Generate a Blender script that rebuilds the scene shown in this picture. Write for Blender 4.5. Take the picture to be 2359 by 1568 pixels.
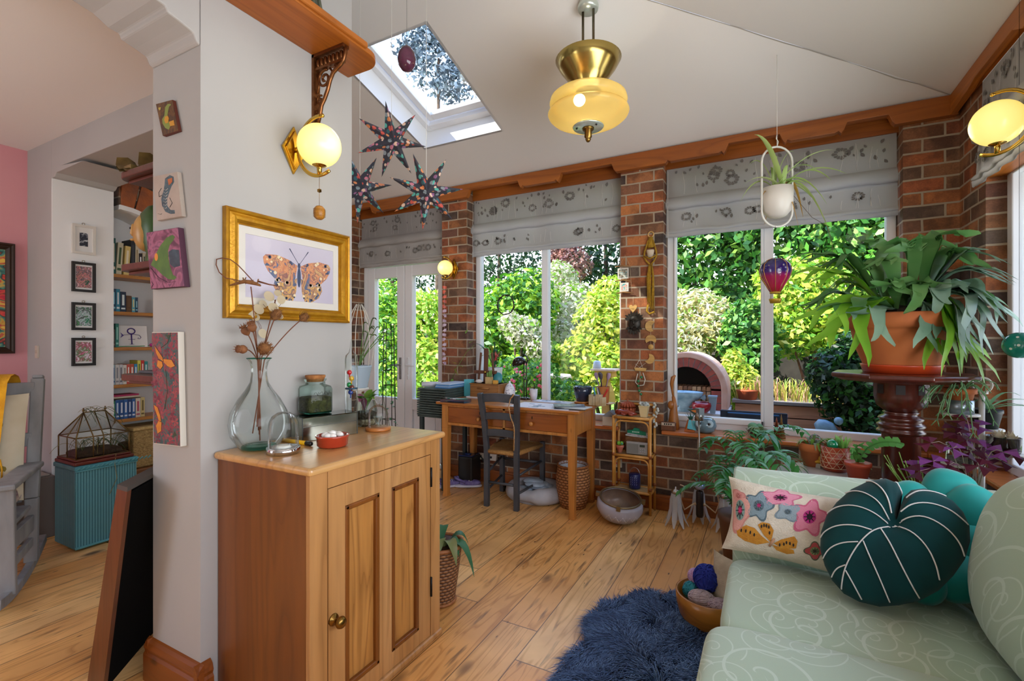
import bpy,math,random
import numpy as np
from mathutils import Vector,Matrix
S=bpy.context.scene
C=S.collection
for _o in list(bpy.data.objects):
 bpy.data.objects.remove(_o)
PI=math.pi
V=Vector
# camera
FOC,CX,CY,CAMH=1100.0,1179.5,786.0,1.35
YAW=math.radians(28)
SN,CS=math.sin(YAW),math.cos(YAW)
_cd=bpy.data.cameras.new('camera')
cam=bpy.data.objects.new('camera',_cd)
C.objects.link(cam)
cam.location=(0,0,CAMH)
cam.rotation_euler=(PI/2,0,YAW)
_cd.sensor_width=36
_cd.lens=FOC/2359*36
_cd.shift_y=2/2359
_cd.clip_start=.02
S.camera=cam
S.view_settings.view_transform='Standard'
S.view_settings.look='None'
S.view_settings.gamma=1
S.view_settings.exposure=1.1
S.cycles.use_denoising=True
S.cycles.max_bounces=9
S.cycles.diffuse_bounces=4
S.cycles.glossy_bounces=6
S.cycles.transmission_bounces=5
S.cycles.transparent_max_bounces=28
S.cycles.caustics_reflective=False
S.cycles.caustics_refractive=False
S.cycles.sample_clamp_indirect=4
# sky, sun, added fill lamps
w=bpy.data.worlds.new('sky');S.world=w;w.use_nodes=True
nt=w.node_tree;nt.nodes.clear()
_out=nt.nodes.new('ShaderNodeOutputWorld');_bg=nt.nodes.new('ShaderNodeBackground')
_tc=nt.nodes.new('ShaderNodeTexCoord');_sp=nt.nodes.new('ShaderNodeSeparateXYZ');_cr=nt.nodes.new('ShaderNodeValToRGB')
nt.links.new(_tc.outputs['Generated'],_sp.inputs[0]);nt.links.new(_sp.outputs[2],_cr.inputs[0])
nt.links.new(_cr.outputs[0],_bg.inputs[0]);nt.links.new(_bg.outputs[0],_out.inputs[0])
_cr.color_ramp.elements[0].position=.0;_cr.color_ramp.elements[0].color=(.95,.97,1,1)
_cr.color_ramp.elements[1].position=.85;_cr.color_ramp.elements[1].color=(.34,.52,.96,1)
_bg.inputs[1].default_value=2.1
def lamp(name,kind,loc,energy,col=(1,1,1),rot=None,size=None,aim=None):
 d=bpy.data.lights.new(name,kind);d.energy=energy;d.color=col
 o=bpy.data.objects.new(name,d);C.objects.link(o);o.location=loc
 if aim is not None:
  o.rotation_euler=(V(aim)-V(loc)).to_track_quat('-Z','Y').to_euler()
 if kind=='AREA':
  d.shape='RECTANGLE';d.size,d.size_y=size
 elif size:
  d.shadow_soft_size=size
 return o
sun=lamp('sun','SUN',(-6,0,9),6.0,(1,.95,.84),aim=(-6+3.2,3.1,9-4.6));sun.data.angle=.01
# area lamps added at unseen openings to brighten the room
lamp('side_fill_lamp','AREA',(1.34,.6,1.5),26,(.93,.97,1),size=(3.0,1.5),aim=(-1,.9,2.3))
lamp('left_room_fill_lamp','AREA',(-3.4,-1.62,1.6),3,(.97,.985,1),size=(1.2,1.2),aim=(-3.5,1.5,1.2))
# pixel <-> world (for measuring)
def ray(px,py):
 u=(px-CX)/FOC
 return V((-SN+CS*u,CS+SN*u,-(py-CY)/FOC))
O=V((0,0,CAMH))
def atD(px,py,d):return O+ray(px,py)*d
def atX(px,py,x):
 r=ray(px,py);return O+r*(x/r.x)
def atY(px,py,y):
 r=ray(px,py);return O+r*(y/r.y)
def atZ(px,py,z):
 r=ray(px,py);return O+r*((z-CAMH)/r.z)
def pxl(n,d):return n*d/FOC
# materials
def lin(h):
 c=[int(h[i:i+2],16)/255 for i in (0,2,4)]
 return tuple((x/12.92 if x<=.04045 else ((x+.055)/1.055)**2.4)for x in c)+(1,)
MATS={}
def newmat(name):
 m=bpy.data.materials.new(name);m.use_nodes=True
 t=m.node_tree;t.nodes.clear()
 o=t.nodes.new('ShaderNodeOutputMaterial');p=t.nodes.new('ShaderNodeBsdfPrincipled')
 t.links.new(p.outputs[0],o.inputs[0])
 return m,t,p,o
def N(t,kind,**kw):
 n=t.nodes.new('ShaderNode'+kind)
 for k,v in kw.items():
  if k.startswith('i_'):
   n.inputs[int(k[2:])if k[2:].isdigit()else k[2:].replace('_',' ')].default_value=v
  else:
   setattr(n,k,v)
 return n
def L(t,a,b):t.links.new(a,b)
def ramp(t,src,stops,interp='LINEAR'):
 r=t.nodes.new('ShaderNodeValToRGB');e=r.color_ramp.elements;r.color_ramp.interpolation=interp
 while len(e)<len(stops):e.new(.5)
 for k,(p,c)in enumerate(stops):
  e[k].position=p;e[k].color=lin(c)if isinstance(c,str)else c
 L(t,src,r.inputs[0]);return r
def mix(t,fac,a,b,mode='MIX'):
 n=N(t,'Mix',data_type='RGBA',blend_type=mode)
 for i,v in ((0,fac),(6,a),(7,b)):
  if hasattr(v,'links'):L(t,v,n.inputs[i])
  elif i==0:n.inputs[0].default_value=v
  else:n.inputs[i].default_value=lin(v)if isinstance(v,str)else v
 return n.outputs[2]
def math_(t,op,a,b=0.0,c=None):
 n=N(t,'Math',operation=op)
 for i,v in enumerate((a,b,c)):
  if v is None:continue
  if hasattr(v,'links'):L(t,v,n.inputs[i])
  else:n.inputs[i].default_value=v
 return n.outputs[0]
def bumpit(t,p,h,s=.2,d=.01):
 b=N(t,'Bump');b.inputs['Strength'].default_value=s;b.inputs['Distance'].default_value=d
 L(t,h,b.inputs['Height']);L(t,b.outputs[0],p.inputs['Normal'])
def coords(t,scale=(1,1,1),rot=(0,0,0),loc=(0,0,0),kind='Object'):
 tc=N(t,'TexCoord');mp=N(t,'Mapping')
 mp.inputs['Scale'].default_value=scale;mp.inputs['Rotation'].default_value=rot;mp.inputs['Location'].default_value=loc
 L(t,tc.outputs[kind],mp.inputs[0]);return mp.outputs[0]
def mat(name,col='808080',rough=.5,metal=0,c2=None,scale=12,bump=0,bscale=60,emit=0,spec=.5,sheen=0,stretch=(1,1,1),coat=0):
 if name in MATS:return MATS[name]
 m,t,p,o=newmat(name)
 p.inputs['Base Color'].default_value=lin(col)
 p.inputs['Roughness'].default_value=rough;p.inputs['Metallic'].default_value=metal
 p.inputs['Specular IOR Level'].default_value=spec;p.inputs['Sheen Weight'].default_value=sheen;p.inputs['Coat Weight'].default_value=coat;p.inputs['Coat Roughness'].default_value=.12
 if c2:
  n=N(t,'TexNoise',i_Scale=scale,i_Detail=4.0);L(t,coords(t,stretch),n.inputs[0])
  r=ramp(t,n.outputs[0],[(.32,col),(.68,c2)]);L(t,r.outputs[0],p.inputs['Base Color'])
 if bump:
  n=N(t,'TexNoise',i_Scale=bscale,i_Detail=3.0);L(t,coords(t,stretch),n.inputs[0]);bumpit(t,p,n.outputs[0],bump)
 if emit:
  p.inputs['Emission Color'].default_value=lin(col);p.inputs['Emission Strength'].default_value=emit
 MATS[name]=m;return m
def wood(name,c1,c2,axis=2,scale=9,rough=.4,dark=None,coat=.1,fig=.6):
 """grain stretched along axis, in the object's own space, with a few knots"""
 if name in MATS:return MATS[name]
 m,t,p,o=newmat(name)
 sc=[scale]*3;sc[axis]=scale*.09
 co=coords(t,sc)
 n1=N(t,'TexNoise',i_Scale=1.0,i_Detail=3.0,i_Distortion=.6);L(t,co,n1.inputs[0])
 w1=math_(t,'FRACT',math_(t,'MULTIPLY',n1.outputs[0],7.0))
 n2=N(t,'TexNoise',i_Scale=5.0,i_Detail=2.0);L(t,co,n2.inputs[0])
 base=ramp(t,n1.outputs[0],[(.3,c1),(.7,c2)])
 g=ramp(t,w1,[(0,(.58,.52,.46,1)),(.3,(1,1,1,1)),(.8,(1,1,1,1)),(1,(.75,.7,.66,1))])
 c=mix(t,fig,base.outputs[0],g.outputs[0],'MULTIPLY')
 f=ramp(t,n2.outputs[0],[(.3,(.8,.8,.8,1)),(.65,(1.1,1.1,1.1,1))])
 c=mix(t,.55,c,f.outputs[0],'MULTIPLY')
 ks=[3.2]*3;ks[axis]=1.6
 vo=N(t,'TexVoronoi',i_Scale=1.6);L(t,coords(t,ks),vo.inputs[0])
 kr=ramp(t,vo.outputs['Distance'],[(.03,(1,1,1,1)),(.085,(0,0,0,1))])
 c=mix(t,math_(t,'MULTIPLY',kr.outputs[0],.8),c,dark or '4a2708')
 L(t,c,p.inputs['Base Color']);p.inputs['Roughness'].default_value=rough;p.inputs['Coat Weight'].default_value=coat;p.inputs['Coat Roughness'].default_value=.3
 bumpit(t,p,n2.outputs[0],.06)
 MATS[name]=m;return m
def glass(name,tint='ffffff',refl=.9,rough=0.0):
 """clear thin glass: what lies behind shows through, with a Fresnel reflection"""
 if name in MATS:return MATS[name]
 m,t,p,o=newmat(name);t.nodes.remove(p)
 tr=N(t,'BsdfTransparent');tr.inputs[0].default_value=lin(tint)
 gl=N(t,'BsdfGlossy');gl.inputs['Roughness'].default_value=rough
 fr=N(t,'LayerWeight');fr.inputs[0].default_value=.2
 f=math_(t,'MINIMUM',math_(t,'MULTIPLY',fr.outputs['Fresnel'],refl),.72)
 mx=N(t,'MixShader');L(t,f,mx.inputs[0]);L(t,tr.outputs[0],mx.inputs[1]);L(t,gl.outputs[0],mx.inputs[2])
 L(t,mx.outputs[0],o.inputs[0]);MATS[name]=m;return m
def leafmat(name,col,c2=None,trans=.35,rough=.45,scale=3.0):
 if name in MATS:return MATS[name]
 m,t,p,o=newmat(name)
 tl=N(t,'BsdfTranslucent');tl.inputs[0].default_value=lin(col)
 p.inputs['Base Color'].default_value=lin(col);p.inputs['Roughness'].default_value=rough
 if c2:
  n=N(t,'TexNoise',i_Scale=scale,i_Detail=2.0);L(t,coords(t),n.inputs[0])
  r=ramp(t,n.outputs[0],[(.35,col),(.65,c2)]);L(t,r.outputs[0],p.inputs['Base Color']);L(t,r.outputs[0],tl.inputs[0])
 mx=N(t,'MixShader');mx.inputs[0].default_value=trans
 L(t,p.outputs[0],mx.inputs[1]);L(t,tl.outputs[0],mx.inputs[2]);L(t,mx.outputs[0],o.inputs[0])
 MATS[name]=m;return m
def glow(name,col,strength):
 if name in MATS:return MATS[name]
 m,t,p,o=newmat(name)
 p.inputs['Base Color'].default_value=lin('e6d6a8');p.inputs['Roughness'].default_value=.25
 p.inputs['Emission Color'].default_value=lin(col);p.inputs['Emission Strength'].default_value=strength
 MATS[name]=m;return m
def brickmat():
 m,t,p,o=newmat('brick')
 tc=N(t,'NewGeometry');sp=N(t,'SeparateXYZ');L(t,tc.outputs['Position'],sp.inputs[0])
 u=math_(t,'ADD',sp.outputs[0],sp.outputs[1])
 wob=N(t,'TexNoise',i_Scale=5.0,i_Detail=2.0);L(t,tc.outputs['Position'],wob.inputs[0])
 wv=math_(t,'MULTIPLY',math_(t,'SUBTRACT',wob.outputs[0],.5),.012)
 cb=N(t,'CombineXYZ');L(t,math_(t,'ADD',u,wv),cb.inputs[0]);L(t,math_(t,'ADD',sp.outputs[2],wv),cb.inputs[1])
 br=N(t,'TexBrick');L(t,cb.outputs[0],br.inputs[0])
 br.inputs['Scale'].default_value=1;br.inputs['Brick Width'].default_value=.225;br.inputs['Row Height'].default_value=.0855
 br.inputs['Mortar Size'].default_value=.007;br.inputs['Mortar Smooth'].default_value=.25
 br.inputs['Color1'].default_value=(0,0,0,1);br.inputs['Color2'].default_value=(1,1,1,1);br.inputs['Mortar'].default_value=(.5,.5,.5,1)
 # each brick gets its own tone, from red-orange to burnt purple-brown
 tone=ramp(t,br.outputs['Color'],[(0,'4d3c35'),(.2,'6c594b'),(.36,'9a6238'),(.5,'7a5440'),(.66,'bd7640'),(.84,'a55a34'),(1,'5e463c')])
 n=N(t,'TexNoise',i_Scale=9.0,i_Detail=5.0);L(t,tc.outputs['Position'],n.inputs[0])
 burn=ramp(t,n.outputs[0],[(.40,(.35,.33,.33,1)),(.58,(1,1,1,1))])
 c=mix(t,.75,tone.outputs[0],burn.outputs[0],'MULTIPLY')
 n2=N(t,'TexNoise',i_Scale=130.0,i_Detail=2.0);L(t,tc.outputs['Position'],n2.inputs[0])
 sp2=ramp(t,n2.outputs[0],[(.35,(.75,.75,.75,1)),(.7,(1.2,1.2,1.2,1))])
 c=mix(t,.6,c,sp2.outputs[0],'MULTIPLY')
 c=mix(t,br.outputs['Fac'],c,'a6957f');L(t,c,p.inputs['Base Color']);p.inputs['Roughness'].default_value=.75
 hh=math_(t,'ADD',math_(t,'MULTIPLY',br.outputs['Fac'],-1.0),math_(t,'MULTIPLY',n2.outputs[0],.25))
 bumpit(t,p,hh,.55,.008)
 return m
def floormat():
 m,t,p,o=newmat('floorboards')
 tc=N(t,'NewGeometry');sp=N(t,'SeparateXYZ');L(t,tc.outputs['Position'],sp.inputs[0])
 W=.188
 xs=math_(t,'DIVIDE',sp.outputs[0],W);idx=math_(t,'FLOOR',xs);fx=math_(t,'FRACT',xs)
 wn=N(t,'TexWhiteNoise',noise_dimensions='1D');L(t,idx,wn.inputs['W'])
 off=math_(t,'MULTIPLY',wn.outputs['Value'],7.3)
 yb=math_(t,'DIVIDE',math_(t,'ADD',sp.outputs[1],off),2.9);jy=math_(t,'FRACT',yb);jid=math_(t,'FLOOR',yb)
 wn2=N(t,'TexWhiteNoise',noise_dimensions='2D');cbn=N(t,'CombineXYZ');L(t,idx,cbn.inputs[0]);L(t,jid,cbn.inputs[1]);L(t,cbn.outputs[0],wn2.inputs[0])
 # grain space: own offset for each board
 gx=math_(t,'ADD',math_(t,'MULTIPLY',sp.outputs[0],10.0),math_(t,'MULTIPLY',wn2.outputs['Value'],31.0))
 gy=math_(t,'ADD',math_(t,'MULTIPLY',sp.outputs[1],1.05),math_(t,'MULTIPLY',wn2.outputs['Value'],17.0))
 cb=N(t,'CombineXYZ');L(t,gx,cb.inputs[0]);L(t,gy,cb.inputs[1])
 n1=N(t,'TexNoise',i_Scale=.8,i_Detail=2.0,i_Distortion=.9);L(t,cb.outputs[0],n1.inputs[0])
 ring=math_(t,'FRACT',math_(t,'MULTIPLY',n1.outputs[0],9.0))
 rr=ramp(t,ring,[(0,(.70,.60,.5,1)),(.10,(.80,.72,.6,1)),(.3,(1,1,1,1)),(.85,(1,1,1,1)),(1,(.80,.70,.6,1))])
 base=ramp(t,wn2.outputs['Value'],[(0,'e0a259'),(.25,'f2bb74'),(.5,'e4a65c'),(.75,'f6ca88'),(1,'d99a52')])
 c=mix(t,.8,base.outputs[0],rr.outputs[0],'MULTIPLY')
 n3=N(t,'TexNoise',i_Scale=2.2,i_Detail=4.0);L(t,tc.outputs['Position'],n3.inputs[0])
 pat=ramp(t,n3.outputs[0],[(.3,(.66,.56,.50,1)),(.62,(1.1,1.08,1.04,1))])
 c=mix(t,.75,c,pat.outputs[0],'MULTIPLY')
 # knots, splits, nail holes
 vs=N(t,'CombineXYZ');L(t,math_(t,'MULTIPLY',gx,.42),vs.inputs[0]);L(t,math_(t,'MULTIPLY',gy,1.9),vs.inputs[1])
 vo=N(t,'TexVoronoi',i_Scale=.85);L(t,vs.outputs[0],vo.inputs[0])
 kn=ramp(t,vo.outputs['Distance'],[(.05,(1,1,1,1)),(.13,(0,0,0,1))])
 c=mix(t,math_(t,'MULTIPLY',kn.outputs[0],.85),c,'4a2a16')
 vs2=N(t,'CombineXYZ');L(t,math_(t,'MULTIPLY',sp.outputs[0],26.0),vs2.inputs[0]);L(t,math_(t,'MULTIPLY',sp.outputs[1],9.0),vs2.inputs[1])
 v2=N(t,'TexVoronoi',i_Scale=.55);L(t,vs2.outputs[0],v2.inputs[0])
 nl=ramp(t,v2.outputs['Distance'],[(.05,(1,1,1,1)),(.08,(0,0,0,1))])
 c=mix(t,math_(t,'MULTIPLY',nl.outputs[0],.8),c,'33211a')
 n4=N(t,'TexNoise',i_Scale=1.0,i_Detail=3.0);cb4=N(t,'CombineXYZ');L(t,math_(t,'MULTIPLY',gx,2.2),cb4.inputs[0]);L(t,math_(t,'MULTIPLY',gy,2.6),cb4.inputs[1]);L(t,cb4.outputs[0],n4.inputs[0])
 wear=ramp(t,n4.outputs[0],[(.60,(0,0,0,1)),(.70,(1,1,1,1))])
 c=mix(t,math_(t,'MULTIPLY',wear.outputs[0],.7),c,'5a3822')
 gap=math_(t,'LESS_THAN',math_(t,'MINIMUM',fx,math_(t,'SUBTRACT',1.0,fx)),.012)
 gap2=math_(t,'LESS_THAN',jy,.0016)
 gp=math_(t,'MAXIMUM',gap,gap2)
 c=mix(t,math_(t,'MULTIPLY',gp,.75),c,'2e1a0d')
 L(t,c,p.inputs['Base Color']);p.inputs['Roughness'].default_value=.36;p.inputs['Specular IOR Level'].default_value=.45
 bumpit(t,p,math_(t,'SUBTRACT',n1.outputs[0],gp),.12,.004)
 return m
def damask(name,c1,c2,scale=5.2):
 """pale woven swirls: a spiral line round each cell centre"""
 m,t,p,o=newmat(name)
 tc=N(t,'NewGeometry');sp=N(t,'SeparateXYZ');L(t,tc.outputs['Position'],sp.inputs[0])
 cb=N(t,'CombineXYZ');L(t,math_(t,'ADD',sp.outputs[0],math_(t,'MULTIPLY',sp.outputs[2],.55)),cb.inputs[0])
 L(t,math_(t,'ADD',sp.outputs[1],math_(t,'MULTIPLY',sp.outputs[2],.7)),cb.inputs[1])
 def layer(off,sc,hand,k):
  mp=N(t,'VectorMath',operation='SCALE');L(t,cb.outputs[0],mp.inputs[0]);mp.inputs['Scale'].default_value=sc
  ad=N(t,'VectorMath',operation='ADD');L(t,mp.outputs[0],ad.inputs[0]);ad.inputs[1].default_value=off
  vo=N(t,'TexVoronoi',voronoi_dimensions='2D',i_Scale=1.0,i_Randomness=.75);L(t,ad.outputs[0],vo.inputs[0])
  df=N(t,'VectorMath',operation='SUBTRACT');L(t,ad.outputs[0],df.inputs[0]);L(t,vo.outputs['Position'],df.inputs[1])
  s2=N(t,'SeparateXYZ');L(t,df.outputs[0],s2.inputs[0])
  ang=math_(t,'DIVIDE',math_(t,'ARCTAN2',s2.outputs[1],s2.outputs[0]),2*PI*hand)
  d=vo.outputs['Distance']
  ph=math_(t,'FRACT',math_(t,'SUBTRACT',math_(t,'MULTIPLY',d,k),ang))
  ln=math_(t,'LESS_THAN',math_(t,'ABSOLUTE',math_(t,'SUBTRACT',ph,.5)),.055)
  return math_(t,'MULTIPLY',ln,math_(t,'LESS_THAN',d,.55))
 a=layer((0,0,0),scale,1,4.6);b=layer((3.3,1.7,0),scale*.62,-1,3.4)
 f=math_(t,'MAXIMUM',a,b)
 c=mix(t,math_(t,'MULTIPLY',f,.6),c1,c2);L(t,c,p.inputs['Base Color']);p.inputs['Roughness'].default_value=.62;p.inputs['Sheen Weight'].default_value=.3
 n=N(t,'TexNoise',i_Scale=260.0);L(t,tc.outputs['Position'],n.inputs[0])
 bumpit(t,p,math_(t,'ADD',f,math_(t,'MULTIPLY',n.outputs[0],.4)),.12,.003)
 return m
def speckle(name,base,cols,scale=30,size=.3,rough=.5):
 """a ground strewn with round dots of several colours"""
 if name in MATS:return MATS[name]
 m,t,p,o=newmat(name)
 vo=N(t,'TexVoronoi',i_Scale=scale,i_Randomness=.8);L(t,coords(t),vo.inputs[0])
 msk=math_(t,'LESS_THAN',vo.outputs['Distance'],size)
 sr=N(t,'SeparateColor');L(t,vo.outputs['Color'],sr.inputs[0])
 r=ramp(t,sr.outputs[0],[(k/len(cols),c)for k,c in enumerate(cols)],'CONSTANT')
 L(t,mix(t,msk,base,r.outputs[0]),p.inputs['Base Color']);p.inputs['Roughness'].default_value=rough
 MATS[name]=m;return m
def weave(name,c1,c2,sx=60,sz=90,rough=.6):
 """basket weave: rows of alternating over-and-under strands, round and up the thing"""
 if name in MATS:return MATS[name]
 m,t,p,o=newmat(name)
 tc=N(t,'TexCoord');sp=N(t,'SeparateXYZ');L(t,tc.outputs['Object'],sp.inputs[0])
 ang=math_(t,'ARCTAN2',sp.outputs[1],sp.outputs[0])
 row=math_(t,'MULTIPLY',sp.outputs[2],sz);a=math_(t,'SINE',math_(t,'ADD',math_(t,'MULTIPLY',ang,sx*.5),math_(t,'MULTIPLY',math_(t,'FLOOR',row),PI)))
 b=math_(t,'ABSOLUTE',math_(t,'SINE',math_(t,'MULTIPLY',row,PI)))
 k=math_(t,'MULTIPLY',math_(t,'MULTIPLY_ADD',a,.35,.65),b)
 r=ramp(t,k,[(.1,c1),(.6,c2)]);L(t,r.outputs[0],p.inputs['Base Color']);p.inputs['Roughness'].default_value=rough
 bumpit(t,p,k,.9,.006);MATS[name]=m;return m
def patches(name,cols,scale=6,rough=.5,dist=1.5,metal=0,kind='noise'):
 """painterly patches of several colours"""
 if name in MATS:return MATS[name]
 m,t,p,o=newmat(name)
 n=N(t,'TexNoise',i_Scale=scale,i_Detail=2.5,i_Distortion=dist);L(t,coords(t),n.inputs[0])
 r=ramp(t,n.outputs[0],[(.37+.26*k/max(1,len(cols)-1),c)for k,c in enumerate(cols)])
 L(t,r.outputs[0],p.inputs['Base Color']);p.inputs['Roughness'].default_value=rough;p.inputs['Metallic'].default_value=metal
 MATS[name]=m;return m
 # mesh building
class B:
 def __init__(s):s.v=[];s.f=[];s.mi=[];s.sm=[];s.m=0
 def add(s,vs,fs,sm=False,M=None):
  k=len(s.v)
  s.v+=[tuple(M@V(p))for p in vs]if M is not None else [tuple(p)for p in vs]
  for f in fs:
   s.f.append(tuple(i+k for i in f));s.mi.append(s.m);s.sm.append(sm)
  return s
 def box(s,x0,y0,z0,x1,y1,z1,M=None):
  vs=[(x,y,z)for z in (z0,z1)for y in (y0,y1)for x in (x0,x1)]
  return s.add(vs,[(0,2,3,1),(4,5,7,6),(0,1,5,4),(2,6,7,3),(0,4,6,2),(1,3,7,5)],False,M)
 def bar(s,p0,p1,a,b,up=(0,0,1),a1=None,b1=None):
  """a straight bar of section a x b from p0 to p1 (may taper to a1 x b1)"""
  p0,p1=V(p0),V(p1);d=(p1-p0).normalized();u=V(up)
  x=d.cross(u)
  if x.length<1e-4:x=d.cross(V((0,1,0)))
  x.normalize();y=x.cross(d)
  a1=a if a1 is None else a1;b1=b if b1 is None else b1
  vs=[]
  for p,aa,bb in ((p0,a,b),(p1,a1,b1)):
   vs+=[p+x*(sx*aa/2)+y*(sy*bb/2)for sx,sy in ((-1,-1),(1,-1),(1,1),(-1,1))]
  return s.add(vs,[(3,2,1,0),(4,5,6,7),(0,1,5,4),(1,2,6,5),(2,3,7,6),(3,0,4,7)])
 def tube(s,pts,r,n=8,closed=False,sm=True,sq=1.0):
  pts=[V(p)for p in pts];k=len(pts)
  rs=r if isinstance(r,(list,tuple))else [r]*k
  vs=[];t0=None;nx=None
  for i,p in enumerate(pts):
   a=pts[i-1]if (i>0 or closed)else pts[0];b=pts[(i+1)%k]if (i<k-1 or closed)else pts[-1]
   d=(b-a).normalized()if (b-a).length>1e-9 else V((0,0,1))
   if nx is None:
    nx=d.cross(V((0,0,1)))
    if nx.length<1e-3:nx=d.cross(V((0,1,0)))
    nx.normalize()
   else:
    nx=nx-d*nx.dot(d)
    if nx.length<1e-6:nx=d.orthogonal()
    nx.normalize()
   ny=d.cross(nx)
   for j in range(n):
    a_=2*PI*j/n
    vs.append(p+nx*(math.cos(a_)*rs[i])+ny*(math.sin(a_)*rs[i]*sq))
  fs=[]
  for i in range(k if closed else k-1):
   for j in range(n):
    i2=(i+1)%k;j2=(j+1)%n
    fs.append((i*n+j,i*n+j2,i2*n+j2,i2*n+j))
  if not closed:
   fs.append(tuple(range(n-1,-1,-1)));fs.append(tuple((k-1)*n+j for j in range(n)))
  return s.add(vs,fs,sm)
 def cyl(s,p0,p1,r0,r1=None,n=14,sm=True):return s.tube([p0,p1],[r0,r0 if r1 is None else r1],n,False,sm)
 def lathe(s,prof,c=(0,0,0),n=24,M=None,sm=True,sx=1.0,sy=1.0,twist=0):
  vs=[];fs=[];k=len(prof);c=V(c)
  for i,(r,z)in enumerate(prof):
   for j in range(n):
    a=2*PI*j/n+twist
    vs.append((c.x+r*sx*math.cos(a),c.y+r*sy*math.sin(a),c.z+z))
  for i in range(k-1):
   for j in range(n):
    j2=(j+1)%n
    fs.append((i*n+j,i*n+j2,(i+1)*n+j2,(i+1)*n+j))
  if prof[0][0]>1e-6 and not (abs(prof[0][0]-prof[-1][0])<1e-6 and abs(prof[0][1]-prof[-1][1])<1e-6):
   pass
  return s.add(vs,fs,sm,M)
 def disc(s,c,r,n=24,M=None,ry=None):
  ry=r if ry is None else ry
  return s.add([(c[0]+r*math.cos(2*PI*j/n),c[1]+ry*math.sin(2*PI*j/n),c[2])for j in range(n)],[tuple(range(n))],False,M)
 def solid(s,prof,c=(0,0,0),n=24,M=None,sm=True,**k):
  """lathe closed at both ends"""
  p=list(prof)
  if p[0][0]>1e-5:p=[(0,p[0][1])]+p
  if p[-1][0]>1e-5:p=p+[(0,p[-1][1])]
  return s.lathe(p,c,n,M,sm,**k)
 def sph(s,c,r,nu=16,nv=10,M=None):
  rr=r if isinstance(r,(tuple,list))else (r,r,r);c=V(c);vs=[];fs=[]
  for i in range(nv+1):
   a=PI*i/nv-PI/2
   for j in range(nu):
    b=2*PI*j/nu
    vs.append((c.x+rr[0]*math.cos(a)*math.cos(b),c.y+rr[1]*math.cos(a)*math.sin(b),c.z+rr[2]*math.sin(a)))
  for i in range(nv):
   for j in range(nu):
    j2=(j+1)%nu
    fs.append((i*nu+j,i*nu+j2,(i+1)*nu+j2,(i+1)*nu+j))
  return s.add(vs,fs,True,M)
 def soft(s,c,h,e=.35,nu=48,nv=28,M=None,sag=0):
  """rounded block (superellipsoid) of half-sizes h"""
  c=V(c);vs=[];fs=[]
  pw=lambda q,ee:math.copysign(abs(q)**ee,q)
  for i in range(nv+1):
   a=PI*i/nv-PI/2
   for j in range(nu):
    b=2*PI*j/nu
    ca=pw(math.cos(a),e)
    x=h[0]*ca*pw(math.cos(b),e);y=h[1]*ca*pw(math.sin(b),e);z=h[2]*pw(math.sin(a),e*1.3)
    if sag and z>0:z+=sag*(1-(x/h[0])**2)*(1-(y/h[1])**2)
    vs.append((c.x+x,c.y+y,c.z+z))
  for i in range(nv):
   for j in range(nu):
    j2=(j+1)%nu
    fs.append((i*nu+j,i*nu+j2,(i+1)*nu+j2,(i+1)*nu+j))
  return s.add(vs,fs,True,M)
 def ext(s,poly,z0,z1,M=None):
  """polygon in x, y extruded between z0 and z1"""
  n=len(poly)
  vs=[(x,y,z0)for x,y in poly]+[(x,y,z1)for x,y in poly]
  fs=[tuple(range(n-1,-1,-1)),tuple(range(n,2*n))]+[(i,(i+1)%n,n+(i+1)%n,n+i)for i in range(n)]
  return s.add(vs,fs,False,M)
 def poly(s,vs,M=None):return s.add(vs,[tuple(range(len(vs)))],False,M)
 def strip(s,pts,ws,side=None,fold=.0,sm=True):
  """a leaf blade: a strip along pts, half widths ws, folded a little along the midrib"""
  pts=[V(p)for p in pts];vs=[];fs=[];k=len(pts)
  for i,p in enumerate(pts):
   d=pts[min(i+1,k-1)]-pts[max(i-1,0)]
   if d.length<1e-9:d=V((0,0,1))
   d.normalize()
   sd=V(side)if side is not None else d.cross(V((0,0,1)))
   sd=sd-d*sd.dot(d)
   if sd.length<1e-3:sd=d.orthogonal()
   sd.normalize();up=sd.cross(d)
   vs+=[p-sd*ws[i]+up*(ws[i]*fold),p,p+sd*ws[i]+up*(ws[i]*fold)]
  for i in range(k-1):
   a=i*3
   fs+=[(a,a+1,a+4,a+3),(a+1,a+2,a+5,a+4)]
  return s.add(vs,fs,sm)
 def mesh(s,name,mats,T=None):
  me=bpy.data.meshes.new(name)
  vs=s.v
  if T is not None:vs=[tuple(T@V(p))for p in vs]
  me.from_pydata(vs,[],s.f);
  for m in (mats if isinstance(mats,(list,tuple))else [mats]):me.materials.append(m)
  if any(s.mi):me.polygons.foreach_set('material_index',s.mi)
  me.polygons.foreach_set('use_smooth',s.sm)
  me.update();return me
def bez(p0,p1,p2,n=10):
 p0,p1,p2=V(p0),V(p1),V(p2)
 return [p0*(1-t)**2+p1*(2*t*(1-t))+p2*t*t for t in [i/n for i in range(n+1)]]
def rotm(rx=0,ry=0,rz=0,loc=(0,0,0)):
 return Matrix.Translation(loc)@Matrix.Rotation(rz,4,'Z')@Matrix.Rotation(ry,4,'Y')@Matrix.Rotation(rx,4,'X')
def frame(o,x,y,z):
 """matrix with the given origin and axes"""
 m=Matrix.Identity(4)
 for i,a in enumerate((V(x),V(y),V(z),V(o))):
  for j in range(3):m[j][i]=a[j]
 return m
WX=lambda x,y=0,z=0:frame((x,y,z),(0,1,0),(0,0,1),(1,0,0))
WY=lambda x,y=0,z=0:frame((x,y,z),(1,0,0),(0,0,1),(0,-1,0))
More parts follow.
